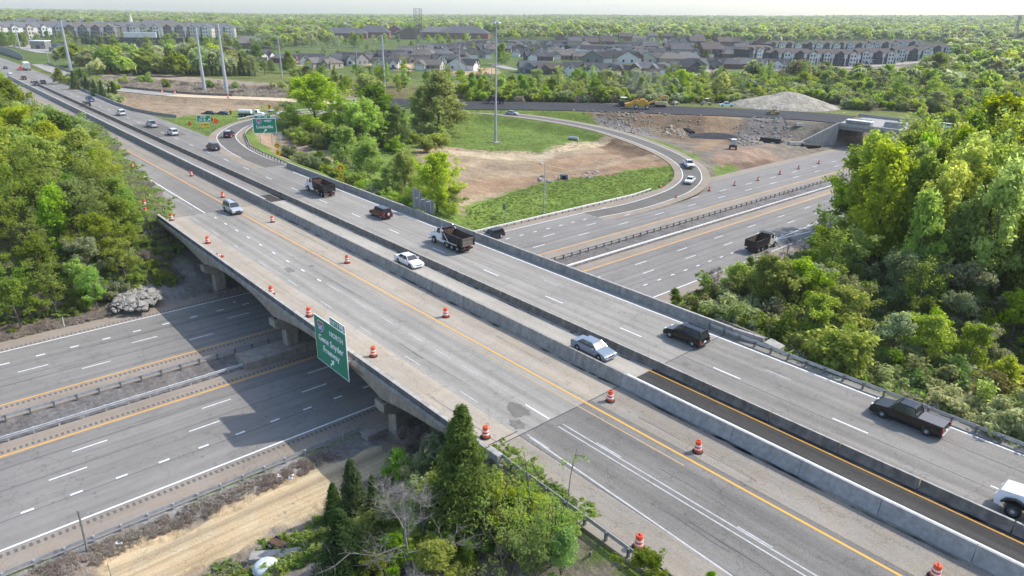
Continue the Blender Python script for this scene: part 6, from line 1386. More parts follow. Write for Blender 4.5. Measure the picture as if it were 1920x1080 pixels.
# ------------------------------------------------------------------ rocks, pipes and small things
def rock(mb, x, y, z, r, R_):
    a = R_.uniform(0, 6); vs = []
    for dz, k, n0 in ((-.4, .8, 0), (.25, 1.0, .5), (.75, .5, .2)):
        for i in range(5): t = a + n0 + i * 2 * math.pi / 5; q = r * k * R_.uniform(.75, 1.2); vs.append((x + math.cos(t) * q * 1.2, y + math.sin(t) * q, z + dz * r * R_.uniform(.7, 1.1)))
    fs = [(i, (i + 1) % 5, 5 + (i + 1) % 5, 5 + i) for i in range(5)] + [(5 + i, 5 + (i + 1) % 5, 10 + (i + 1) % 5, 10 + i) for i in range(5)] + [(10, 11, 12, 13, 14)]
    mb.add(vs, fs)
M['rock'] = mat('broken grey rock', (.29, .28, .26), .9, var=.35, vscale=1.2); M['rock_pale'] = mat('pale broken concrete', (.27, .25, .215), .9, var=.35, vscale=1.2); M['rock_tan'] = mat('tan broken rock', (.34, .28, .19), .9, var=.3, vscale=1.2)
def rocks(poly, n, r0, r1, m, lab, z=2.0, seed=1, heap=None):
    R_ = random.Random(seed); mb = MB(); xs = [p[0] for p in poly]; ys = [p[1] for p in poly]; k = 0; tries = 0
    P = [at(px, py, z) for px, py in poly]; bx = [p[0] for p in P]; by = [p[1] for p in P]
    while k < n and tries < n * 30:
        tries += 1; x, y = R_.uniform(min(bx), max(bx)), R_.uniform(min(by), max(by))
        if not inpoly(np.array([x]), np.array([y]), P)[0]: continue
        zz = gz(x, y)
        if heap: cx, cy, hr, hh_ = heap; zz += max(0, 1 - ((x - cx) ** 2 + (y - cy) ** 2) / hr ** 2) * hh_
        rock(mb, x, y, zz, r0 * .7 + (r1 * 1.5 - r0 * .7) * R_.random() ** 3.2, R_); k += 1
    return tag(mb.obj('rubble', M[m]), lab, 'rubble', kind='stuff')
hc = at(258, 562, 1.2); rocks([(205, 575), (225, 545), (260, 533), (300, 545), (305, 560), (270, 580), (215, 582)], 800, .08, .36, 'rock_pale', 'heap of broken pale concrete below the bridge corner', 1.0, 3, (hc[0], hc[1], 5.5, 1.6))
rocks([(210, 574), (235, 545), (262, 536), (296, 548), (300, 560), (270, 577)], 46, .3, .62, 'rock_pale', 'larger slabs on the heap of broken concrete', 1.0, 17, (hc[0], hc[1], 5.5, 1.6)); rocks([(1110, 222), (1220, 230), (1245, 246), (1140, 236)], 420, .1, .34, 'rock', 'grey rubble on the bank below the new road', 4.5, 5); rocks([(1370, 246), (1470, 238), (1490, 262), (1390, 268)], 420, .12, .42, 'rock', 'grey rubble slope beside the overpass', 3, 6); rocks([(1250, 240), (1285, 245), (1290, 256), (1245, 250)], 120, .3, .8, 'rock_tan', 'tan boulders near the black pipes', 3, 7); rocks([(1360, 262), (1440, 266), (1430, 274), (1365, 270)], 120, .2, .55, 'rock_tan', 'tan stones behind the loader', 1.5, 8)
rocks([(1060, 212), (1320, 222), (1300, 240), (1100, 220)], 420, .1, .4, 'rock_tan', 'scattered stones on the dirt bank of the new road', 6, 9); rocks([(310, 560), (400, 540), (500, 560), (380, 580)], 60, .06, .2, 'rock', 'loose gravel beneath the bridge', .3, 10); rocks([(1000, 326), (1120, 318), (1120, 330), (1010, 338)], 50, .15, .5, 'rock', 'pale stones on the tilled dirt', 3, 12)
rocks([(380, 985), (600, 900), (640, 915), (400, 1060), (330, 1060)], 70, .04, .12, 'rock_tan', 'small stones along the tan dirt track', .4, 13); rocks([(1560, 690), (1700, 750), (1800, 800), (1780, 770), (1640, 700)], 160, .08, .25, 'rock', 'grey riprap behind the guardrail', ZU - .6, 14)
# gravel mound
mx_, my_, mz_ = on_ground(1478, 204); ang = 0.75; mb = MB(); n = 44; R_ = random.Random(4); vs = []; fs = []
for i in range(n):
    for j in range(n):
        u, v = 2 * i / (n - 1) - 1, 2 * j / (n - 1) - 1; rr_ = math.hypot(u, v); hgt = max(0, 1 - rr_) ** .8 * 6.6 * (1 + .12 * math.sin(5 * u + 2 * v)) + R_.uniform(-.16, .16)
        X, Y = u * 26, v * 17 + 10; vs.append((mx_ + X * math.cos(ang) - Y * math.sin(ang), my_ + X * math.sin(ang) + Y * math.cos(ang), mz_ - .4 + hgt))
for i in range(n - 1):
    for j in range(n - 1): fs.append((i * n + j, (i + 1) * n + j, (i + 1) * n + j + 1, i * n + j + 1))
mb.add(vs, fs); tag(mb.obj('gravel_mound', mat('grey tan gravel', (.31, .275, .215), .95, var=.3, vscale=.25, grain=.35, gscale=1.6, bump=.6)), 'large heap of grey gravel behind the new road', 'gravel heap')
ax_, ay_, az_ = on_ground(1342, 258); mb = MB(); vs = []; fs = []; n = 22
for i in range(n):
    for j in range(n): u, v = 2 * i / (n - 1) - 1, 2 * j / (n - 1) - 1; X, Y = u * 10, v * 3.6; a_ = .75; vs.append((ax_ + X * math.cos(a_) - Y * math.sin(a_), ay_ + X * math.sin(a_) + Y * math.cos(a_), gz(ax_ + X * math.cos(a_) - Y * math.sin(a_), ay_ + X * math.sin(a_) + Y * math.cos(a_)) - .3 + max(0, 1 - max(abs(u) ** 2, abs(v) ** 1.2)) * 2.0 + R_.uniform(-.06, .06)))
for i in range(n - 1):
    for j in range(n - 1): fs.append((i * n + j, (i + 1) * n + j, (i + 1) * n + j + 1, i * n + j + 1))
mb.add(vs, fs); tag(mb.obj('asphalt_heap', mat('black millings', (.045, .045, .048), .95, var=.3, vscale=.5, grain=.3, gscale=3)), 'long black heap of asphalt millings on the dirt', 'heap')
def pipes(a, b, n, r, lab, m='black'):
    p, q = Vector(on_ground(*a)), Vector(on_ground(*b)); d = (q - p).normalized(); nn = Vector((-d.y, d.x, 0))
    for k in range(n):
        off = nn * (k % 3) * 2 * r + Vector((0, 0, r * (1 + 1.7 * (k // 3)))) + nn * (r if k >= 3 else 0)
        o = MB().lathe([(r * .88, 0), (r, 0), (r, (q - p).length), (r * .88, (q - p).length)], 12).obj('drain_pipe', M[m]); o.location = p + off; o.rotation_euler = d.to_track_quat('Z', 'Y').to_euler(); tag(o, f'{lab}, {nth(k + 1)} of the bundle', 'pipe', lab)
pipes((1424, 266), (1462, 270), 4, .42, 'black drain pipe lying beside the rubble slope'); pipes((1503, 275), (1538, 277), 3, .5, 'black drain pipe at the foot of the wing wall'); pipes((1284, 246), (1296, 252), 2, .5, 'short black pipe near the tan boulders'); pipes((1066, 262), (1084, 264), 1, .6, 'pale green pipe lying on the infield grass', 'galv')
for px, py, lab in ((1485, 272, 'pale concrete block beside the drain pipes'), (1498, 272, 'pale concrete block touching the wing wall'), (1498, 236, 'small concrete inlet box on the bank')):
    x, y, z = on_ground(px, py); tag(MB().hexa(frustum(-1.6, 1.6, .8, 0, -1.3, 1.5, .6, 1.0)).obj('concrete_block', M['conc_light'], bevel=.05), lab, 'block'); o = C.objects[-1]; o.location = (x, y, z); o.rotation_euler = (0, 0, 1.1)
x, y, z = on_ground(1057, 337); cv = thing('culvert', 'small concrete culvert mouth in the dirt infield', 'culvert', (x, y, z), .8); MB().box(-1, 1, 0, .3, 0, 1.3).obj('head_wall', M['conc_light'], cv); MB().box(-.55, .55, -.03, .0, 0, .95).obj('opening', M['black'], cv)
for s_ in (1, -1): MB().hexa([(s_ * 1, -1.2, 0), (s_ * 1.2, -1.2, 0), (s_ * 1.2, 0, 0), (s_ * 1, 0, 0), (s_ * 1, -1.2, .3), (s_ * 1.2, -1.2, .3), (s_ * 1.2, 0, 1.2), (s_ * 1, 0, 1.2)]).obj('wing', M['conc_light'], cv)
# small things near the tan track
x, y, z = at(163, 1030, .4); t = thing('wooden_post', 'leaning weathered wooden post behind the near guardrail', 'post', (x, y, z)); MB().tube((0, 0, -.3), (-.12, .1, 3.6), .09, .07, 8).obj('shaft', M['bark_pale'], t)
x, y, z = at(522, 1045, .9); tag(MB().hexa([(-2.2, -.5, -.1), (1.8, -.5, -.1), (1.8, .5, -.1), (-2.2, .5, -.1), (-2.1, -.45, .35), (1.7, -.45, .5), (1.7, .45, .5), (-2.1, .45, .35)]).obj('concrete_slab', M['conc_light'], bevel=.05), 'broken concrete slab lying beside the dark conifers', 'slab'); o = C.objects[-1]; o.location = (x, y, z); o.rotation_euler = (0, 0, .95)
x, y, z = at(500, 1072, .9); tag(MB().lathe([(.5, -.1), (.95, .1), (1.0, .5), (.7, .8), (.25, .95)], 12).obj('bulk_bag', mat('white woven bag', (.6, .63, .62), .8, var=.2, vscale=3), smooth=True), 'full white bulk bag beside the concrete slab', 'bag'); C.objects[-1].location = (x, y, z)
for px, py, lab in ((224, 1023, 'white litter sheet among the brown weeds'), (522, 900, 'white litter scrap at the edge of the dirt track'), (546, 897, 'second white litter scrap beside the track'), (75, 617, 'crumpled white litter in the brown verge')):
    x, y, z = on_ground(px, py); tag(MB().hexa([(-.3, -.18, .02), (.32, -.22, .02), (.28, .2, .02), (-.25, .22, .02), (-.28, -.15, .12), (.28, -.2, .2), (.25, .18, .08), (-.2, .2, .16)]).obj('litter', M['signwhite']), lab, 'litter'); o = C.objects[-1]; o.location = (x, y, z); o.rotation_euler = (0, 0, rnd.uniform(0, 3))
x, y, z = at(121, 612, .3); mk = thing('marker_post', 'thin white marker post on the brown verge', 'post', (x, y, z)); MB().box(-.05, .05, -.03, .03, 0, 1.3).obj('shaft', M['signwhite'], mk)
x, y, z = at(1128, 1078, 5.6); bf = thing('board_fence', 'short weathered board barricade below the near guardrail end', 'barricade', (x, y, z), .3)
for xx in (-.9, .9): MB().box(xx - .07, xx + .07, -.07, .07, -.6, 1.5).obj('post', M['galv_dark'], bf)
MB().box(-1.1, 1.1, -.1, -.07, .7, 1.15).obj('board', M['galv'], bf)
wh = thing('hand_cart', 'rusty two wheeled cart wreck on the dirt beside the slab', 'cart', at(520, 1024, .8), .4)
MB().box(-.6, .9, -.3, .3, .35, .42).obj('frame', M['rust'], wh); MB().path([(.9, .3, .4), (1.5, .3, .9), (1.5, -.3, .9), (.9, -.3, .4)], .03, 5).obj('handle', M['rust'], wh)
for s_ in (1, -1): wheel(wh, -.3, s_ * .4, .28, .12)
# ------------------------------------------------------------------ vegetation
def leaf_mesh(name, cen, rad, per, size, m, R_, up=.8, elong=1.0, squash=.75, outward=None):
    """leaf-sized faces scattered round cluster centres"""
    cen = np.asarray(cen, float); n = len(cen) * per
    c = np.repeat(cen, per, 0); rr_ = np.repeat(np.broadcast_to(rad, len(cen)), per)
    d = R_.normal(size=(n, 3)); d /= np.linalg.norm(d, axis=1)[:, None]; q = R_.random(n) ** .45
    p = c + d * (rr_ * q)[:, None] * np.array([1, 1, squash])
    nv = R_.normal(size=(n, 3)) * .8 + d * .6 + np.array([0, 0, up])
    if outward is not None: nv = R_.normal(size=(n, 3)) * .5 + outward(p)
    nv /= np.linalg.norm(nv, axis=1)[:, None]
    a = np.cross(nv, R_.normal(size=(n, 3))); a /= np.linalg.norm(a, axis=1)[:, None]; b = np.cross(nv, a)
    s = size * R_.uniform(.45, 1.65, n)[:, None]
    a = a * s * elong; b = b * s * .62
    fold = nv * s * .22
    V = np.stack([p - a, p - b * .9 + fold, p + a, p + b * .9 + fold], 1).reshape(-1, 3)
    me_ = bpy.data.meshes.new(name); me_.vertices.add(n * 4); me_.vertices.foreach_set('co', V.reshape(-1))
    me_.loops.add(n * 4); me_.loops.foreach_set('vertex_index', np.arange(n * 4)); me_.polygons.add(n)
    me_.polygons.foreach_set('loop_start', np.arange(0, n * 4, 4)); me_.polygons.foreach_set('loop_total', np.full(n, 4)); me_.materials.append(M[m]); me_.update(); return me_
def skeleton(R_, h, base, nl, cr, shape, up, sub, wob_=.04, lead=.86):
    """trunk, limbs and twigs of one tree; returns branch paths with radii and the twig ends"""
    br = []; ends = []
    pts = [np.array([0, 0, 0.])]; k = 7
    for i in range(1, k): pts.append(np.array([R_.normal() * wob_ * h * i / k, R_.normal() * wob_ * h * i / k, h * lead * i / (k - 1)]))
    r0 = h * .017; br.append((pts, [r0 * (1 - .85 * i / (k - 1)) for i in range(k)], 7)); ends.append(pts[-1])
    for i in range(nl):
        u = base + (1 - base) * ((i + R_.random() * .8) / nl); z = u * lead * h; j = min(int(u * (k - 1)), k - 2); f = u * (k - 1) - j; p0 = pts[j] * (1 - f) + pts[j + 1] * f
        az = i * 2.4 + R_.random() * .9; L_ = cr * h * shape(u) * R_.uniform(.75, 1.2); el = math.radians(up[0] + (up[1] - up[0]) * u + R_.normal() * 9)
        d = np.array([math.cos(az) * math.cos(el), math.sin(az) * math.cos(el), math.sin(el)]); P = [p0]
        for s_ in range(1, 5): d = d + np.array([R_.normal() * .16, R_.normal() * .16, .07]); d /= np.linalg.norm(d); P.append(P[-1] + d * L_ / 4)
        rb = r0 * (1 - .8 * u) * .55; br.append((P, [rb, rb * .75, rb * .52, rb * .34, rb * .16], 5)); ends.append(P[-1])
        for s_ in range(sub):
            q = R_.uniform(.3, .98) * 4; jj = min(int(q), 3); p1 = P[jj] + (P[jj + 1] - P[jj]) * (q - jj)
            dd = d + R_.normal(size=3) * .75; dd[2] += .25; dd /= np.linalg.norm(dd); l2 = L_ * R_.uniform(.25, .5); P2 = [p1, p1 + dd * l2 * .55 + R_.normal(size=3) * .05 * l2, p1 + dd * l2]
            br.append((P2, [rb * .36, rb * .22, rb * .08], 4)); ends.append(P2[-1]); ends.append(P2[1])
    return br, ends
def trunk_mesh(name, br, m, rmin=.012):
    mb = MB()
    for P, r, n in br: mb.path(P, [max(x, rmin) for x in r], n)
    return mb.mesh(name, M[m])
dome = lambda u: math.sin(math.pi * min(1, .22 + .78 * u)) ** .7 * (1.15 - .35 * u)
egg = lambda u: (1 - u) ** .55 * .75 + .3
vase = lambda u: .5 + .6 * u
VT = {}
def add_variant(kind, t, c): VT.setdefault(kind, []).append((t, c))
def deciduous(kind, seed, m, h=10, base=.25, nl=13, cr=.36, shape=dome, up=(18, 65), sub=5, per=34, size=.155, rad=.72, bark='bark', thin=1.0):
    R_ = np.random.default_rng(seed); br, ends = skeleton(R_, h, base, nl, cr, shape, up, sub)
    ends = [e + R_.normal(size=3) * .15 for e in ends if R_.random() < thin]
    c = leaf_mesh('crown', ends, R_.uniform(.55, 1.25, len(ends)) * rad, per, size, m, R_)
    add_variant(kind, trunk_mesh('trunk', br, bark), c)
for s in range(4): deciduous('leafy_bright', 10 + s, 'leaf_bright', per=40)
for s in range(4): deciduous('leafy_mid', 20 + s, 'leaf_mid', per=42, nl=14)
for s in range(2): deciduous('leafy_fresh', 30 + s, 'leaf_fresh', base=.12, up=(35, 75), cr=.3, shape=egg, per=42)
for s in range(3): deciduous('leafy_thin', 40 + s, 'leaf_mid', per=13, base=.3, nl=12, sub=6, cr=.3, shape=vase, up=(30, 70))
for s in range(3): deciduous('leafy_pale', 50 + s, 'leaf_pale', base=.1, cr=.42, per=44, up=(15, 60))
deciduous('leafy_red', 60, 'leaf_red', per=18, base=.2)
for s in range(3): deciduous('tall_bright', 90 + s, 'leaf_bright', base=.16, nl=17, cr=.25, sub=6, per=24, size=.15, rad=.62, up=(20, 70), shape=lambda u: .85 + .3 * math.sin(math.pi * u) - .35 * u)
for s in range(2): deciduous('tall_mid', 95 + s, 'leaf_mid', base=.2, nl=16, cr=.24, sub=6, per=22, size=.15, rad=.62, up=(20, 70), shape=lambda u: .85 + .3 * math.sin(math.pi * u) - .35 * u)
def big_tree(seed, m, kind):
    deciduous(kind, seed, m, h=10, base=.07, nl=30, cr=.4, sub=9, per=34, size=.135, rad=.6, up=(2, 70), shape=lambda u: .8 + .35 * math.sin(math.pi * u) - .45 * u)
for s in range(3): big_tree(70 + s, 'leaf_bright', 'big_bright')
for s in range(3): big_tree(80 + s, 'leaf_mid', 'big_mid')
def shrub(kind, seed, m, n=9, per=80, size=.13, hh=3.0, thin=1.0, el_=1.0):
    R_ = np.random.default_rng(seed); br = []; ends = []
    for i in range(n):
        az = i * 2.4; el = math.radians(R_.uniform(35, 80)); L_ = hh * R_.uniform(.65, 1.05); d = np.array([math.cos(az) * math.cos(el), math.sin(az) * math.cos(el), math.sin(el)]); P = [np.array([R_.normal() * .25, R_.normal() * .25, 0])]
        for s_ in range(3): d = d + R_.normal(size=3) * .15; d /= np.linalg.norm(d); P.append(P[-1] + d * L_ / 3)
        br.append((P, [.05, .035, .022, .01], 4)); ends += [P[-1], (P[-1] + P[-2]) / 2, P[-2], P[1] * .6 + P[2] * .4]
        for s_ in range(3): e = P[2] + R_.normal(size=3) * .55 + np.array([0, 0, .2]); br.append(([P[2], e], [.02, .006], 3)); ends.append(e)
    ends = [e for e in ends if R_.random() < thin]
    add_variant(kind, trunk_mesh('stems', br, 'bark'), leaf_mesh('foliage', ends, R_.uniform(.35, .75, len(ends)), per, size, m, R_, elong=el_))
for s in range(2): shrub('shrub_mid', 100 + s, 'leaf_mid'); shrub('shrub_pale', 110 + s, 'leaf_pale'); shrub('shrub_fresh', 120 + s, 'leaf_fresh'); shrub('shrub_bright', 130 + s, 'leaf_bright')
shrub('shrub_red', 140, 'leaf_red', per=40); shrub('shrub_brown', 150, 'leaf_brown', n=16, per=46, size=.045, hh=1.6, el_=4.5)
def sapling(kind, seed, m, n=15, per=12):
    R_ = np.random.default_rng(seed); br = []; ends = []
    for i in range(n):
        az = i * 2.4; el = math.radians(R_.uniform(62, 86)); L_ = 3.0 * R_.uniform(.6, 1.05); d = np.array([math.cos(az) * math.cos(el), math.sin(az) * math.cos(el), math.sin(el)]); P = [np.array([R_.normal() * .35, R_.normal() * .35, 0])]
        for s_ in range(4): d = d + R_.normal(size=3) * .07; d /= np.linalg.norm(d); P.append(P[-1] + d * L_ / 4)
        br.append((P, [.03, .024, .018, .012, .006], 4))
        for s_ in range(4): q = R_.uniform(1.2, 3.9); b_ = P[int(q)] + (P[int(q) + 1] - P[int(q)]) * (q % 1); e = b_ + R_.normal(size=3) * .22 + np.array([0, 0, .25]); br.append(([b_, e], [.009, .004], 3)); ends.append(e)
        if R_.random() < .5: ends.append(P[-1])
    add_variant(kind, trunk_mesh('stems', br, 'bark', .005), leaf_mesh('foliage', ends, .2, per * 2, .034, m, R_))
for s in range(2): sapling('shrub_sapling', 160 + s, 'leaf_fresh')
def cedar(kind, seed, m, cr=.23, nc=420, per=64, size=.07):
    R_ = np.random.default_rng(seed); h = 10; cen = []; rad = []; br = [([np.array([0, 0, 0.]), np.array([0, 0, h * .97])], [.16, .02], 6)]
    for i in range(nc):
        u = R_.random() ** 1.35; z = .3 + u * (h - .55); r = cr * h * (1 - u) ** .85 * (.9 + .18 * math.sin(i * 1.7)); az = i * 2.4; k = R_.uniform(.45, 1.02)
        cen.append((math.cos(az) * r * k, math.sin(az) * r * k, z + .25 * k)); rad.append(.30 + .38 * (1 - u))
        if i % 4 == 0: br.append(([np.array([0, 0, z - .2]), np.array(cen[-1])], [.03, .01], 3))
    cen.append((0, 0, h - .1)); rad.append(.16); cen.append((0, 0, h - .4)); rad.append(.22)
    out_ = lambda p: np.stack([p[:, 0], p[:, 1], np.full(len(p), .7)], 1) / (np.hypot(p[:, 0], p[:, 1])[:, None] + .6) * .9
    c = leaf_mesh('crown', cen, np.array(rad), per, size, m, R_, elong=1.5, squash=1.1, outward=out_); add_variant(kind, trunk_mesh('trunk', br, 'bark'), c)
for s in range(4): cedar('cedar', 200 + s, 'leaf_cedar', (.2, .24, .17, .24)[s])
def bare(kind, seed, m='bark_pale', h=10, leaf=None, nl=15, cr=.42, sub=7):
    R_ = np.random.default_rng(seed); br, ends = skeleton(R_, h, .12, nl, cr, dome, (10, 70), sub, .03)
    tw = []
    for e in ends:
        for k in range(7): d = R_.normal(size=3); d[2] = abs(d[2]) * .8; d /= np.linalg.norm(d); tw.append(([e, e + d * R_.uniform(.4, .95)], [.009, .004], 3))
    c = MB()
    for P, r, n in tw: c.path(P, r, n)
    add_variant(kind, trunk_mesh('trunk', br, m, .006), c.mesh('twigs', M[m]) if not leaf else leaf_mesh('crown', ends, .5, 7, .12, leaf, R_))
for s in range(2): bare('bare', 300 + s)
bare('bare_dark', 310, 'bark', nl=16, sub=6)
NAMES = {'tall_bright': 'tall_tree', 'tall_mid': 'tall_tree', 'leafy_thin': 'young_tree', 'leafy_pale': 'olive_tree', 'leafy_red': 'young_tree', 'leafy_fresh': 'upright_tree', 'leafy_bright': 'bright_tree', 'leafy': 'leafy_tree', 'big': 'broad_tree', 'shrub': 'shrub', 'cedar': 'cedar_tree', 'bare': 'bare_tree'}
tcount = [0]
def tree(kind, x, y, h, label, group=None, z=None, wide=1.0, rz=None, v=None):
    """h is the height of the finished tree in metres"""
    vs = VT[kind]; tm_, cm = vs[tcount[0] % len(vs) if v is None else v]; tcount[0] += 1
    z = gz(x, y) if z is None else z; nat = 3.0 if kind.startswith('shrub') else 10.0; s = h / nat
    cat_ = 'shrub' if kind.startswith('shrub') else 'tree'; nm = NAMES.get(kind) or NAMES[kind.split('_')[0]]
    t = thing(nm, label, cat_, (x, y, z - .1), rnd.uniform(0, 6.28) if rz is None else rz, group); t.scale = (s * wide, s * wide, s)
    obj_of('stem' if cat_ == 'shrub' else 'trunk', tm_, t); obj_of('foliage' if cat_ == 'shrub' else 'crown', cm, t); return t
def tree_at(kind, top, base, label, group=None, wide=1.0, v=None, dz=0):
    x, y, z = on_ground(*base); D_ = math.hypot(x, y); h = atd(*top, D_)[2] - z; return tree(kind, x, y, max(h, 1.0), label, group, z + dz, wide, v=v)
DESC = {'tall_bright': 'tall airy bright green tree', 'tall_mid': 'tall airy mid green tree', 'leafy_bright': 'bright yellow green leafy tree', 'leafy_mid': 'mid green leafy tree', 'leafy_fresh': 'fresh green upright tree', 'leafy_thin': 'thin half leafed tree', 'leafy_pale': 'pale olive leafy tree', 'leafy_red': 'reddish olive young tree', 'big_bright': 'broad bright spring green tree', 'big_mid': 'broad mid green tree', 'cedar': 'dark conical cedar',
        'bare': 'pale leafless tree', 'bare_dark': 'dark leafless tree', 'shrub_mid': 'mid green shrub', 'shrub_pale': 'pale olive shrub', 'shrub_fresh': 'fresh green shrub', 'shrub_bright': 'yellow green shrub', 'shrub_red': 'reddish shrub', 'shrub_sapling': 'thin half leafed sapling clump', 'shrub_brown': 'dry brown brush clump'}
LM = ('the bridge', (-78, 46))
def wood(poly, n, kinds, h0, h1, where, group, seed, gap=3.2, wide=(.9, 1.2), hf=None, lm=None):
    TS = []; lm = lm or LM
    """individual trees filling an area given on the ground; nobody closer than gap"""
    R_ = random.Random(seed); xs = [p[0] for p in poly]; ys = [p[1] for p in poly]; got = []; tr_ = 0
    while len(got) < n and tr_ < n * 60:
        tr_ += 1; x, y = R_.uniform(min(xs), max(xs)), R_.uniform(min(ys), max(ys))
        if not inpoly(np.array([x]), np.array([y]), poly)[0]: continue
        if any((x - a) ** 2 + (y - b) ** 2 < gap * gap for a, b in got): continue
        got.append((x, y)); k = R_.choice(kinds); h = R_.uniform(h0, h1) * (hf(x, y) if hf else 1)
        t = tree(k, x, y, h, f'{DESC[k]} {where}', group, wide=R_.uniform(*wide)); TS.append((k, t))
    by = {}
    for k, t in TS: by.setdefault(k, []).append(t)
    lx, ly = lm[1]
    for k, l in by.items():
        l.sort(key=lambda t: (t.location.x - lx) ** 2 + (t.location.y - ly) ** 2)
        for i, t in enumerate(l): t['label'] = f'{DESC[k]} {where}, {nth(i + 1)} nearest {lm[0]}'
    return got
gp = lambda pxs, z: [at(x, y, z)[:2] for x, y in pxs]
# the near woodland beyond the bridge end
lowf = lambda x, y: .62 + .38 * min(1, max(0, (-102 - x) / 16)) 
wood([(-104, -14), (-104, 17), (-113, 24.5), (-122, 26.5), (-134, 26.5), (-134, -30)], 74, ['leafy_mid', 'leafy_pale', 'leafy_thin', 'leafy_mid', 'leafy_fresh', 'leafy_bright', 'leafy_thin'], 8, 12, 'before the bridge end', 'woodland trees before the far end of the bridge', 1, 2.6, hf=lowf)
wood([(-134, -30), (-134, 25), (-165, 25), (-200, 24), (-205, -20)], 62, ['leafy_bright', 'leafy_bright', 'big_bright', 'leafy_mid', 'leafy_thin', 'leafy_bright'], 12, 16.5, 'beside the near lanes', 'woodland trees deeper beside the near lanes', 2, 3.6)
wood([(-200, -10), (-200, 25), (-260, 27), (-300, 27), (-300, -20)], 40, ['leafy_bright', 'leafy_mid', 'leafy_bright'], 12, 16, 'far along the near lanes', 'woodland trees far along the near lanes', 3, 4.5)
wood([(-106.5, -12), (-105.2, 14), (-108, 25), (-117, 26), (-112, -12)], 42, ['shrub_mid', 'shrub_pale', 'shrub_fresh', 'shrub_mid', 'shrub_brown'], 1.6, 3.4, 'at the woodland edge', 'shrubs at the woodland edge', 4, 1.7)
# woods on the far bank beyond the guardrail
rh_ = lambda x, y: 1.0
wood([(-45, 118), (-40, 104), (-34, 95), (-27, 92), (-14, 94), (2, 98), (2, 134), (-42, 176)], 112, ['tall_bright', 'tall_mid', 'tall_bright', 'tall_bright', 'leafy_bright', 'tall_mid', 'leafy_thin'], 16, 21.5, 'beyond the far guardrail', 'tall woods beyond the far guardrail', 5, 2.9, wide=(.68, .95), hf=rh_)
wood([(-42, 176), (8, 132), (26, 150), (20, 235), (-36, 235), (-43, 210)], 50, ['leafy_bright', 'leafy_bright', 'tall_mid', 'tall_bright'], 15, 20, 'at the back of the woods', 'back of the tall woods', 6, 5)
wood([(-47, 78), (-38, 67.5), (-30, 66.5), (-5, 66), (8, 66), (8, 75), (-22, 75), (-38, 78)], 52, ['shrub_pale', 'shrub_mid', 'shrub_pale', 'shrub_fresh', 'shrub_red', 'shrub_mid', 'shrub_bright'], 3.0, 5.4, 'behind the far guardrail', 'shrubs behind the far guardrail', 7, 1.9)
wood([(-40, 76), (-30, 72), (-6, 74), (4, 78), (4, 96), (-26, 92), (-36, 96), (-43, 108)], 36, ['leafy_pale', 'leafy_thin', 'leafy_mid', 'leafy_bright', 'leafy_fresh', 'leafy_mid', 'leafy_bright'], 6, 10, 'among the guardrail shrubs', 'small trees among the shrubs', 8, 3)
wood([(-52.5, 78), (-50.5, 78), (-50.5, 120), (-52.5, 120)], 9, ['leafy_fresh', 'bare_dark', 'leafy_bright', 'shrub_red'], 3.5, 7, 'on the bank beside the lower freeway', 'small trees on the bank', 9, 3)
# two tall trees reaching above the woods
tree_at('big_bright', (1842, 184), (1842, 420), 'tallest bright tree above the woods near the overpass', wide=1.1)
tree_at('big_bright', (1690, 232), (1690, 420), 'broad bright tree in front of the new overpass', wide=1.1); tree_at('big_mid', (1600, 268), (1610, 440), 'tree leaning over the lower freeway at the woods edge', wide=1.0)
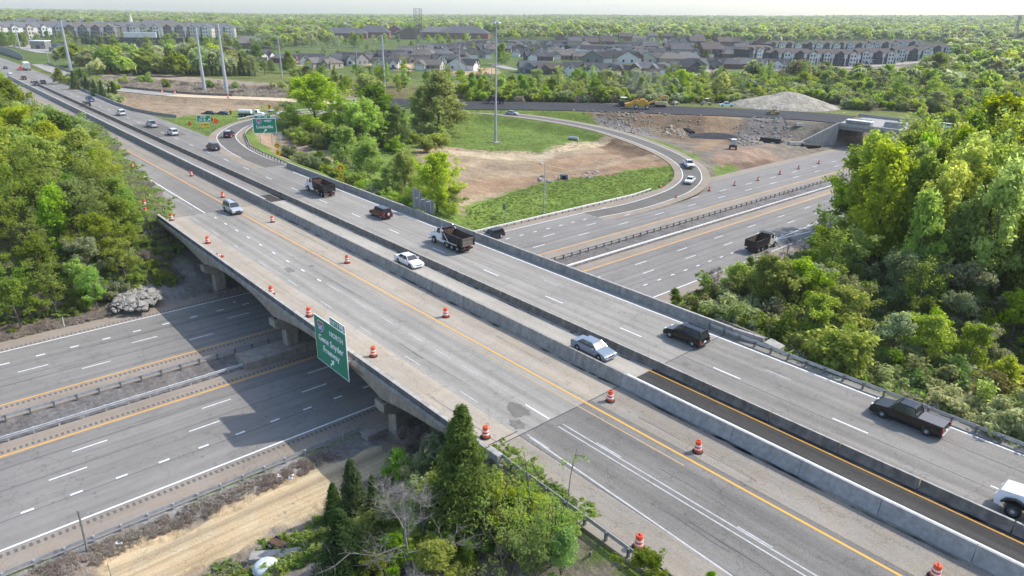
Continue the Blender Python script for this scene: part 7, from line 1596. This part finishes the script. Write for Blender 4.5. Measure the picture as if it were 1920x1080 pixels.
# conifers and small trees beside the tan track
for top, base, lab, w_, v in (((868, 762), (868, 990), 'tallest dark cedar standing against the bridge deck', 1.35, 1), ((656, 862), (668, 1000), 'pointed dark cedar at the edge of the dirt track', 1.25, 0), ((700, 890), (705, 1010), 'dark cedar wedged between its two neighbours', .95, 2), ((622, 905), (630, 985), 'small dark cedar on the track side of the clump', 1.4, 0), ((640, 955), (650, 1110), 'broad dark cedar at the front of the clump', 1.45, 3), ((735, 885), (742, 990), 'slim dark cedar behind the leafless tree', .8, 2)): tree_at('cedar', top, base, lab, 'dark cedars beside the tan track', w_, v)
tree_at('bare', (768, 898), (766, 1085), 'pale leafless tree between the dark cedars', None, 1.2, 0)
for top, base, k, w_, lab in (((752, 845), (750, 930), 'leafy_fresh', 1.3, 'fresh green young tree behind the leafless tree'), ((780, 848), (790, 925), 'leafy_pale', 1.2, 'pale olive young tree below the bridge end'), ((700, 1030), (700, 1110), 'leafy_bright', 1.3, 'yellow green bushy tree in front of the broad cedar'), ((880, 1015), (880, 1085), 'leafy_fresh', 1.3, 'fresh green bushy tree below the tall cedar'), ((1005, 880), (1005, 1060), 'shrub_sapling', 1.0, 'tall thin sapling clump overlapping the near guardrail'), ((950, 930), (955, 1085), 'shrub_sapling', 1.1, 'thin sapling clump on the slope under the guardrail'), ((1050, 985), (1050, 1110), 'leafy_fresh', 1.0, 'fresh green tree beside the near guardrail'), ((1000, 1000), (1000, 1120), 'leafy_thin', 1.2, 'half leafed tree at the foot of the guardrail slope'),
                          ((1205, 1028), (1200, 1110), 'leafy_mid', 1.5, 'dense green tree top by the drum at the guardrail end'), ((820, 1010), (820, 1110), 'leafy_bright', 1.5, 'yellow green young tree below the leafless one'), ((1330, 1066), (1330, 1110), 'leafy_fresh', 1.3, 'green tree tip rising before the near lanes'), ((800, 895), (815, 985), 'leafy_thin', 1.2, 'thin young tree beside the tall cedar'), ((760, 1000), (745, 1090), 'leafy_fresh', 1.4, 'fresh green young tree at the foot of the leafless tree'),
                          ((1380, 488), (1372, 590), 'leafy_fresh', 1.1, 'small upright tree on the bank below the dump truck'), ((1430, 470), (1425, 600), 'leafy_mid', 1.2, 'darker small tree on the bank beside the dump truck'), ((1490, 470), (1490, 610), 'leafy_bright', 1.1, 'yellow green small tree where the bank meets the woods'), ((1550, 520), (1560, 640), 'leafy_mid', 1.5, 'round green tree before the tall woods'), ((1320, 500), (1322, 590), 'bare_dark', .8, 'thin leafless tree at the bridge corner bank'), ((1340, 520), (1345, 600), 'shrub_red', .8, 'reddish shrub on the bank near the bridge corner')): tree_at(k, top, base, lab, None, w_)
wood(gp([(760, 990), (860, 1000), (980, 1060), (1060, 1110), (700, 1110)], 2.0), 26, ['shrub_fresh', 'shrub_bright', 'shrub_mid', 'shrub_bright', 'shrub_pale'], 1.6, 3.4, 'below the near guardrail', 'shrubs under the trees by the near guardrail', 12, 1.1)
wood(gp([(700, 860), (830, 850), (900, 930), (760, 940)], 1.0), 12, ['bare_dark', 'shrub_brown', 'shrub_pale', 'bare'], 1.8, 4.0, 'under the bridge end', 'scrub on the slope under the bridge end', 13, 1.3)
# dry brown brush along the lower freeway
wood([(-52.7, -6), (-51.0, -6), (-50.6, 20), (-52.3, 22)], 14, ['shrub_brown'], .35, .7, 'along the near guardrail', 'dry brush clumps along the guardrail', 14, .7, (1.1, 1.5)); wood([(-103.6, -10), (-102.2, -10), (-102.2, 14), (-104.5, 14)], 34, ['shrub_brown', 'shrub_brown', 'shrub_mid'], .5, 1.0, 'on the woodland verge', 'dry brush clumps on the verge', 15, .8, (1.1, 1.5)); wood(gp([(500, 1085), (560, 1010), (590, 1010), (600, 1085)], .8), 9, ['shrub_brown'], .4, .8, 'beside the concrete slab', 'dry brush beside the slab', 16, .6, (1.1, 1.6))
wood([(-53, 66), (-50, 66), (-44, 70), (-48, 78), (-53, 78)], 16, ['shrub_brown', 'shrub_brown', 'shrub_mid'], .8, 1.8, 'on the bank at the bridge corner', 'dry brush at the bridge corner', 17, 1.2)
# the loop infield trees
for top, base, k, w_, lab in (((590, 142), (590, 248), 'big_bright', 1.56, 'tall bright tree nearest the exit sign'), ((640, 200), (655, 262), 'big_mid', 1.38, 'shorter tree filling the gap between the tall loop trees'), ((705, 165), (705, 272), 'big_mid', 1.50, 'tall olive tree in the middle of the loop trees'), ((672, 188), (680, 282), 'big_bright', 1.25, 'bright tree in front of the tall olive tree'), ((752, 200), (745, 275), 'big_mid', .9, 'dark limbed tree at the edge of the tall loop group'), ((822, 140), (822, 248), 'big_mid', 1.50, 'spreading grey green tree beside the green infield'), ((790, 165), (795, 250), 'big_mid', .9, 'smaller tree against the spreading grey green one')): tree_at(k, top, base, lab, 'tall trees inside the ramp loop', w_)
for top, base, k, w_, lab in (((815, 288), (820, 398), 'big_bright', 1.1, 'round bright tree behind the grey sign back'), ((760, 285), (760, 372), 'big_bright', 1.1, 'bright round tree beside its twin at the loop edge'), ((690, 268), (690, 340), 'big_mid', 1.2, 'leafy tree between the yellow sign and the loop'), ((650, 240), (650, 318), 'big_mid', 1.1, 'half grown tree behind the yellow warning sign'), ((600, 280), (600, 310), 'leafy_mid', 1.6, 'low round tree beside the guardrail curve'), ((730, 300), (735, 360), 'leafy_mid', 1.3, 'small dark tree among the loop edge trees'), ((850, 345), (850, 402), 'leafy_mid', 1.2, 'olive tree beside the grey sign back')): tree_at(k, top, base, lab, 'trees along the loop edge above the parapet', w_)
wood(gp([(530, 288), (600, 296), (700, 330), (800, 385), (850, 410), (820, 412), (700, 362), (600, 322)], 5), 40, ['shrub_mid', 'shrub_mid', 'shrub_pale', 'shrub_bright', 'shrub_fresh'], 2.0, 4.2, 'below the loop trees', 'shrubs below the loop trees', 18, 2.2)
wood(gp([(540, 225), (560, 262), (640, 268), (760, 282), (860, 250), (790, 240), (700, 262), (600, 240)], 6), 26, ['shrub_mid', 'shrub_bright', 'shrub_mid'], 2.5, 5.0, 'under the tall loop trees', 'undergrowth of the loop trees', 19, 2.6)
# clumps along the far lanes and the field
for top, base, lab in (((113, 128), (113, 158), 'bushy green tree at the barrier end'), ((182, 120), (182, 140), 'bright green tree above the cedar row')): tree_at('big_mid', top, base, lab, None, 1.2)
for i, (x_, yt, yb) in enumerate(((142, 132, 168), (165, 142, 172), (180, 148, 180), (193, 150, 182), (207, 162, 184), (216, 152, 186), (155, 128, 160))): tree_at('cedar', (x_, yt), (x_, yb), f'dark cedar by the concrete barrier, {nth(i + 1)} of the roadside clump', 'cedars of the roadside clump', 1.2)
for i in range(34): xx = 192 + i * 8.6; yb = 138 + (xx - 190) * .017 + rnd.uniform(-1.5, 2); tree_at('cedar', (xx, yb - rnd.uniform(16, 27)), (xx, yb), f'dark cedar, {nth(i + 1)} along the row beyond the brush field', 'dark cedars in the long row beyond the brush field', rnd.uniform(1.1, 1.5))
MID = ['big_mid', 'leafy_mid', 'leafy_pale', 'big_mid', 'leafy_bright', 'cedar']
wood(gp([(130, 120), (200, 100), (480, 118), (560, 138), (480, 148), (300, 138), (190, 136)], 6.5), 55, MID, 7, 13, 'around the cedar row and power poles', 'trees around the brush field', 20, 6)
wood(gp([(120, 140), (220, 165), (225, 195), (190, 182), (130, 158)], 7), 22, ['shrub_mid', 'shrub_bright', 'leafy_mid', 'shrub_pale'], 2.5, 5, 'in the roadside clump', 'shrubs of the roadside clump', 21, 3)
wood(gp([(560, 150), (760, 140), (880, 168), (880, 186), (760, 190), (650, 190), (560, 182)], 6), 50, ['leafy_mid', 'leafy_fresh', 'leafy_thin', 'shrub_mid', 'leafy_bright'], 5, 10, 'between poles and loop', 'trees between the poles and the loop', 22, 5)
wood(gp([(225, 152), (560, 168), (540, 180), (430, 176), (225, 160)], 6.5), 40, ['shrub_brown', 'bare_dark', 'shrub_brown', 'shrub_mid'], 1.2, 4.5, 'in the dry brush field', 'scrub of the dry brush field', 23, 4)
# the belt of trees behind the new road
BELT = ['leafy_mid', 'leafy_thin', 'leafy_bright', 'leafy_thin', 'leafy_mid', 'bare_dark', 'leafy_fresh', 'leafy_pale']
wood(gp([(880, 172), (880, 190), (1380, 189), (1440, 178), (1440, 160), (1150, 162)], 6), 110, BELT, 5.5, 10.5, 'behind the new road', 'belt of trees behind the new road', 24, 4.4, (.9, 1.25))
wood(gp([(1440, 160), (1560, 150), (1900, 160), (1920, 200), (1750, 210), (1580, 198), (1500, 172)], 5), 110, BELT + ['big_mid', 'leafy_pale', 'big_mid'], 6.5, 11.5, 'beyond the new overpass', 'thicket beyond the overpass', 25, 5.5, (1.1, 1.6))
for top, base, k, w_, lab in (((1750, 100), (1750, 152), 'big_mid', 1.4, 'spreading olive tree in front of the apartment row end'), ((1800, 104), (1800, 150), 'big_mid', 1.3, 'second spreading olive tree beside the white roofed shed'), ((1860, 98), (1860, 134), 'big_mid', 1.5, 'dark round tree in the meadow'), ((1690, 140), (1690, 178), 'leafy_pale', 1.6, 'pale round tree below the apartment bank'), ((1600, 172), (1605, 198), 'leafy_pale', 1.8, 'pale blossomy bush tree behind the white van'), ((1040, 132), (1045, 186), 'leafy_thin', 1.0, 'tall thin tree in front of the garage houses'), ((1190, 128), (1190, 182), 'leafy_pale', 1.2, 'pale tree before the curved street'), ((1275, 125), (1275, 182), 'leafy_bright', 1.2, 'bright tree beside the curved street'), ((1350, 132), (1350, 186), 'leafy_bright', 1.2, 'bright tree between the street and the new road'), ((1130, 128), (1140, 182), 'leafy_pale', 1.2, 'yellowish tree before the grey houses'), ((940, 82), (940, 122), 'big_mid', 1.0, 'green street tree behind the light mast'), ((1460, 120), (1462, 178), 'bare_dark', 1.0, 'tall bare tree in front of the apartments')): tree_at(k, top, base, lab, None, w_)
# trees of the estate, the school and the apartments
EST = ['leafy_mid', 'big_mid', 'leafy_bright', 'leafy_fresh', 'leafy_pale']
wood(gp([(560, 128), (760, 108), (960, 108), (1300, 118), (1460, 112), (1420, 84), (1000, 80), (700, 92), (500, 100)], 6.5), 70, EST, 5, 9, 'among the estate houses', 'garden trees of the estate', 26, 12)
wood(gp([(440, 96), (700, 88), (900, 82), (900, 78), (700, 80), (440, 84)], 7), 50, EST, 8, 14, 'between estate and school', 'trees between the estate and the school', 27, 9)
wood(gp([(0, 92), (100, 84), (230, 92), (420, 100), (460, 92), (420, 82), (200, 78), (0, 80)], 7), 60, ['big_mid', 'leafy_mid', 'cedar', 'big_mid'], 8, 13, 'round the stadium', 'trees round the stadium', 28, 8)
# far woods: masses nobody could count
def scatter(name, label, pts, sc, protos, seed):
    me_ = bpy.data.meshes.new(name); me_.vertices.add(len(pts)); me_.vertices.foreach_set('co', np.asarray(pts, np.float32).reshape(-1))
    a = me_.attributes.new('size', 'FLOAT', 'POINT'); a.data.foreach_set('value', np.asarray(sc, np.float32)); o = bpy.data.objects.new(name, me_); link(o); tag(o, label, kind='stuff')
    col_ = bpy.data.collections.new(name + ' kinds')
    for i, m_ in enumerate(protos): col_.objects.link(bpy.data.objects.new(f'{name} kind', m_))
    ng = bpy.data.node_groups.new(name, 'GeometryNodeTree'); ng.interface.new_socket('Geometry', in_out='INPUT', socket_type='NodeSocketGeometry'); ng.interface.new_socket('Geometry', in_out='OUTPUT', socket_type='NodeSocketGeometry'); N = ng.nodes; L = ng.links
    gi = N.new('NodeGroupInput'); go_ = N.new('NodeGroupOutput'); ci = N.new('GeometryNodeCollectionInfo'); ci.inputs['Collection'].default_value = col_; ci.inputs['Separate Children'].default_value = True; ci.inputs['Reset Children'].default_value = True
    ip = N.new('GeometryNodeInstanceOnPoints'); ip.inputs['Pick Instance'].default_value = True; na = N.new('GeometryNodeInputNamedAttribute'); na.data_type = 'FLOAT'; na.inputs['Name'].default_value = 'size'
    rv = N.new('FunctionNodeRandomValue'); rv.data_type = 'FLOAT_VECTOR'; rv.inputs[0].default_value = (0, 0, 0); rv.inputs[1].default_value = (0, 0, 6.28); rv.inputs['Seed'].default_value = seed
    ri = N.new('FunctionNodeRandomValue'); ri.data_type = 'INT'; ri.inputs[4].default_value = 0; ri.inputs[5].default_value = len(protos) - 1; ri.inputs['Seed'].default_value = seed + 5
    L.new(gi.outputs[0], ip.inputs['Points']); L.new(ci.outputs[0], ip.inputs['Instance']); L.new(na.outputs['Attribute'], ip.inputs['Scale']); L.new(rv.outputs[0], ip.inputs['Rotation']); L.new(ri.outputs[2], ip.inputs['Instance Index']); L.new(ip.outputs[0], go_.inputs[0])
    md = o.modifiers.new('scatter', 'NODES'); md.node_group = ng; return o
def far_crown(seed, m, n=26, per=10, size=1.3, w_=.42, hh=10):
    R_ = np.random.default_rng(seed); d = R_.normal(size=(n, 3)); d /= np.linalg.norm(d, axis=1)[:, None]; d[:, 2] = np.abs(d[:, 2]) * 1.0 - .25; cen = d * np.array([w_ * hh * .8, w_ * hh * .8, hh * .38]) + np.array([0, 0, hh * .58]) + R_.normal(size=(n, 3)) * .4
    return leaf_mesh('far crown', cen, R_.uniform(.9, 1.7, n), per, size, m, R_, up=.6)
fc = [far_crown(400 + i, m_) for i, m_ in enumerate(('leaf_bright', 'leaf_mid', 'leaf_pale', 'leaf_mid', 'leaf_pale', 'leaf_pale', 'leaf_bright', 'leaf_mid', 'leaf_pale', 'leaf_red'))]
fd = [far_crown(430, 'leaf_cedar', w_=.25), far_crown(431, 'leaf_mid')]
def far_points(n, d0, d1, seed, excl, pw=1.0, az0=-39, az1=39):
    R_ = np.random.default_rng(seed); a = np.radians(R_.uniform(az0, az1, n)); D = np.sqrt(d0 ** 2 + (d1 ** 2 - d0 ** 2) * R_.random(n) ** pw)
    fw = np.array([_f[0], _f[1]]) / math.hypot(_f[0], _f[1]); rt = np.array([RM[0, 0], RM[1, 0]]); P = (np.cos(a) * D)[:, None] * fw + (np.sin(a) * D)[:, None] * rt
    keep = np.ones(n, bool)
    for q in excl: keep &= ~inpoly(P[:, 0], P[:, 1], q)
    P = P[keep]; return np.column_stack([P, ground_z(P[:, 0], P[:, 1]) - .6])
EXC = [gp([(440, 160), (440, 100), (620, 82), (620, 60), (930, 60), (930, 76), (1300, 78), (1440, 84), (1770, 84), (1780, 130), (1500, 150), (1300, 160), (880, 160)], 6.5), gp([(-40, 120), (-40, 62), (420, 62), (480, 74), (480, 110), (220, 120)], 6.5), gp([(1490, 132), (1780, 118), (1700, 160), (1560, 160)], 6.5), [(-760, 20), (-300, 20), (-300, 80), (-760, 84)], [(-110, 200), (-45, 200), (-45, 520), (-110, 520)]]
P1 = far_points(5200, 420, 1300, 1, EXC); scatter('far_wood', 'mixed spring green woods beyond the estate and school', P1, nrng.uniform(.8, 1.5, len(P1)), fc, 1)
P2 = far_points(12000, 1300, 2700, 2, []); scatter('far_wood', 'wide spring green forest stretching toward the hills', P2, nrng.uniform(1.2, 2.1, len(P2)), fc, 2)
P3 = far_points(17000, 2700, 5600, 3, []); scatter('far_wood', 'hazy blue green forest on the distant hills', P3, nrng.uniform(1.4, 2.4, len(P3)), fc, 3)
P4 = far_points(500, 500, 1800, 4, EXC); scatter('far_wood', 'scattered dark evergreens among the far woods', P4, nrng.uniform(.7, 1.2, len(P4)), fd, 4)
# grass tufts on the grassy banks: ground cover
gt_ = [leaf_mesh('tuft', np.random.default_rng(500 + i).normal(size=(14, 3)) * np.array([.5, .5, .04]) + np.array([0, 0, .12]), .22, 9, .16, 'grass', np.random.default_rng(510 + i), elong=1.4, squash=.7) for i in range(2)]
def cover(name, label, pxs, z, n, seed, protos, s0, s1):
    R_ = np.random.default_rng(seed); Q = gp(pxs, z); xs = [p[0] for p in Q]; ys = [p[1] for p in Q]; x = R_.uniform(min(xs), max(xs), n); y = R_.uniform(min(ys), max(ys), n); k = inpoly(x, y, Q); x, y = x[k], y[k]
    scatter(name, label, np.column_stack([x, y, ground_z(x, y)]), R_.uniform(s0, s1, len(x)), protos, seed)
bt_ = [leaf_mesh('brown tuft', np.random.default_rng(520).normal(size=(12, 3)) * np.array([.45, .45, .05]) + np.array([0, 0, .15]), .25, 16, .04, 'leaf_brown', np.random.default_rng(521), elong=5, squash=.8)]
und = [c for k_ in ('shrub_mid', 'shrub_pale', 'shrub_brown', 'shrub_bright') for t_, c in VT[k_]]
cover('undergrowth', 'tangled undergrowth behind the new road and overpass', [(880, 172), (880, 190), (1400, 190), (1500, 185), (1600, 200), (1920, 214), (1920, 150), (1640, 152), (1440, 152), (1150, 158)], 6, 5200, 44, und, .9, 1.8)
st2_ = [leaf_mesh('straw tuft', np.random.default_rng(520).normal(size=(12, 3)) * np.array([.45, .45, .05]) + np.array([0, 0, .15]), .25, 12, .06, 'leaf_straw', np.random.default_rng(521), elong=4, squash=.8)]
cover('grass', 'lush green grass on the bank beside the lower freeway', [(870, 402), (1000, 356), (1250, 320), (1300, 296), (1300, 330), (1220, 348), (1000, 402), (885, 432)], 1.2, 5000, 31, gt_, .14, .32)
cover('grass', 'green grass covering the loop infield', [(770, 272), (870, 216), (960, 216), (1120, 238), (1180, 262), (1010, 282)], 4, 2500, 32, gt_, .12, .3)
cover('grass', 'green grass in the ramp gore', [(240, 208), (400, 214), (530, 204), (520, 214), (410, 240), (350, 246), (300, 230)], 7.2, 3000, 33, gt_, .12, .3)
cover('brush', 'dry brown brush across the field below the cedars', [(190, 145), (560, 168), (545, 184), (430, 178), (220, 162)], 6.5, 6000, 34, st2_, 1.0, 2.4)
cover('undergrowth', 'leafy undergrowth on the woodland floor before the bridge end', [(0, 580), (200, 530), (330, 500), (300, 400), (180, 260), (0, 240)], 3, 6000, 35, gt_ + bt_, .9, 2.0)
cover('weeds', 'weeds along the tan dirt track', [(330, 1085), (560, 985), (640, 930), (760, 870), (940, 940), (1100, 1085)], 1.5, 1500, 36, gt_ + bt_, .5, 1.2)
R_ = np.random.default_rng(41); x = R_.uniform(-52, 20, 9000); y = R_.uniform(64.5, 180, 9000); scatter('undergrowth', 'leafy undergrowth on the floor of the tall woods', np.column_stack([x, y, ground_z(x, y)]), R_.uniform(.9, 2.2, 9000), gt_ + gt_ + bt_, 41)
x = R_.uniform(-53.2, -51.2, 420); y = R_.uniform(-10, 24, 420); x = x[:260]; y = y[:260]; scatter('brush', 'dry brown stalks along the near lower guardrail', np.column_stack([x, y, ground_z(x, y)]), R_.uniform(.35, .8, 260), bt_, 42)
x = R_.uniform(-104, -101.8, 500); y = R_.uniform(-12, 20, 500); scatter('brush', 'dry brown stalks on the verge below the woodland', np.column_stack([x, y, ground_z(x, y)]), R_.uniform(.4, 1.0, 500), bt_, 43)
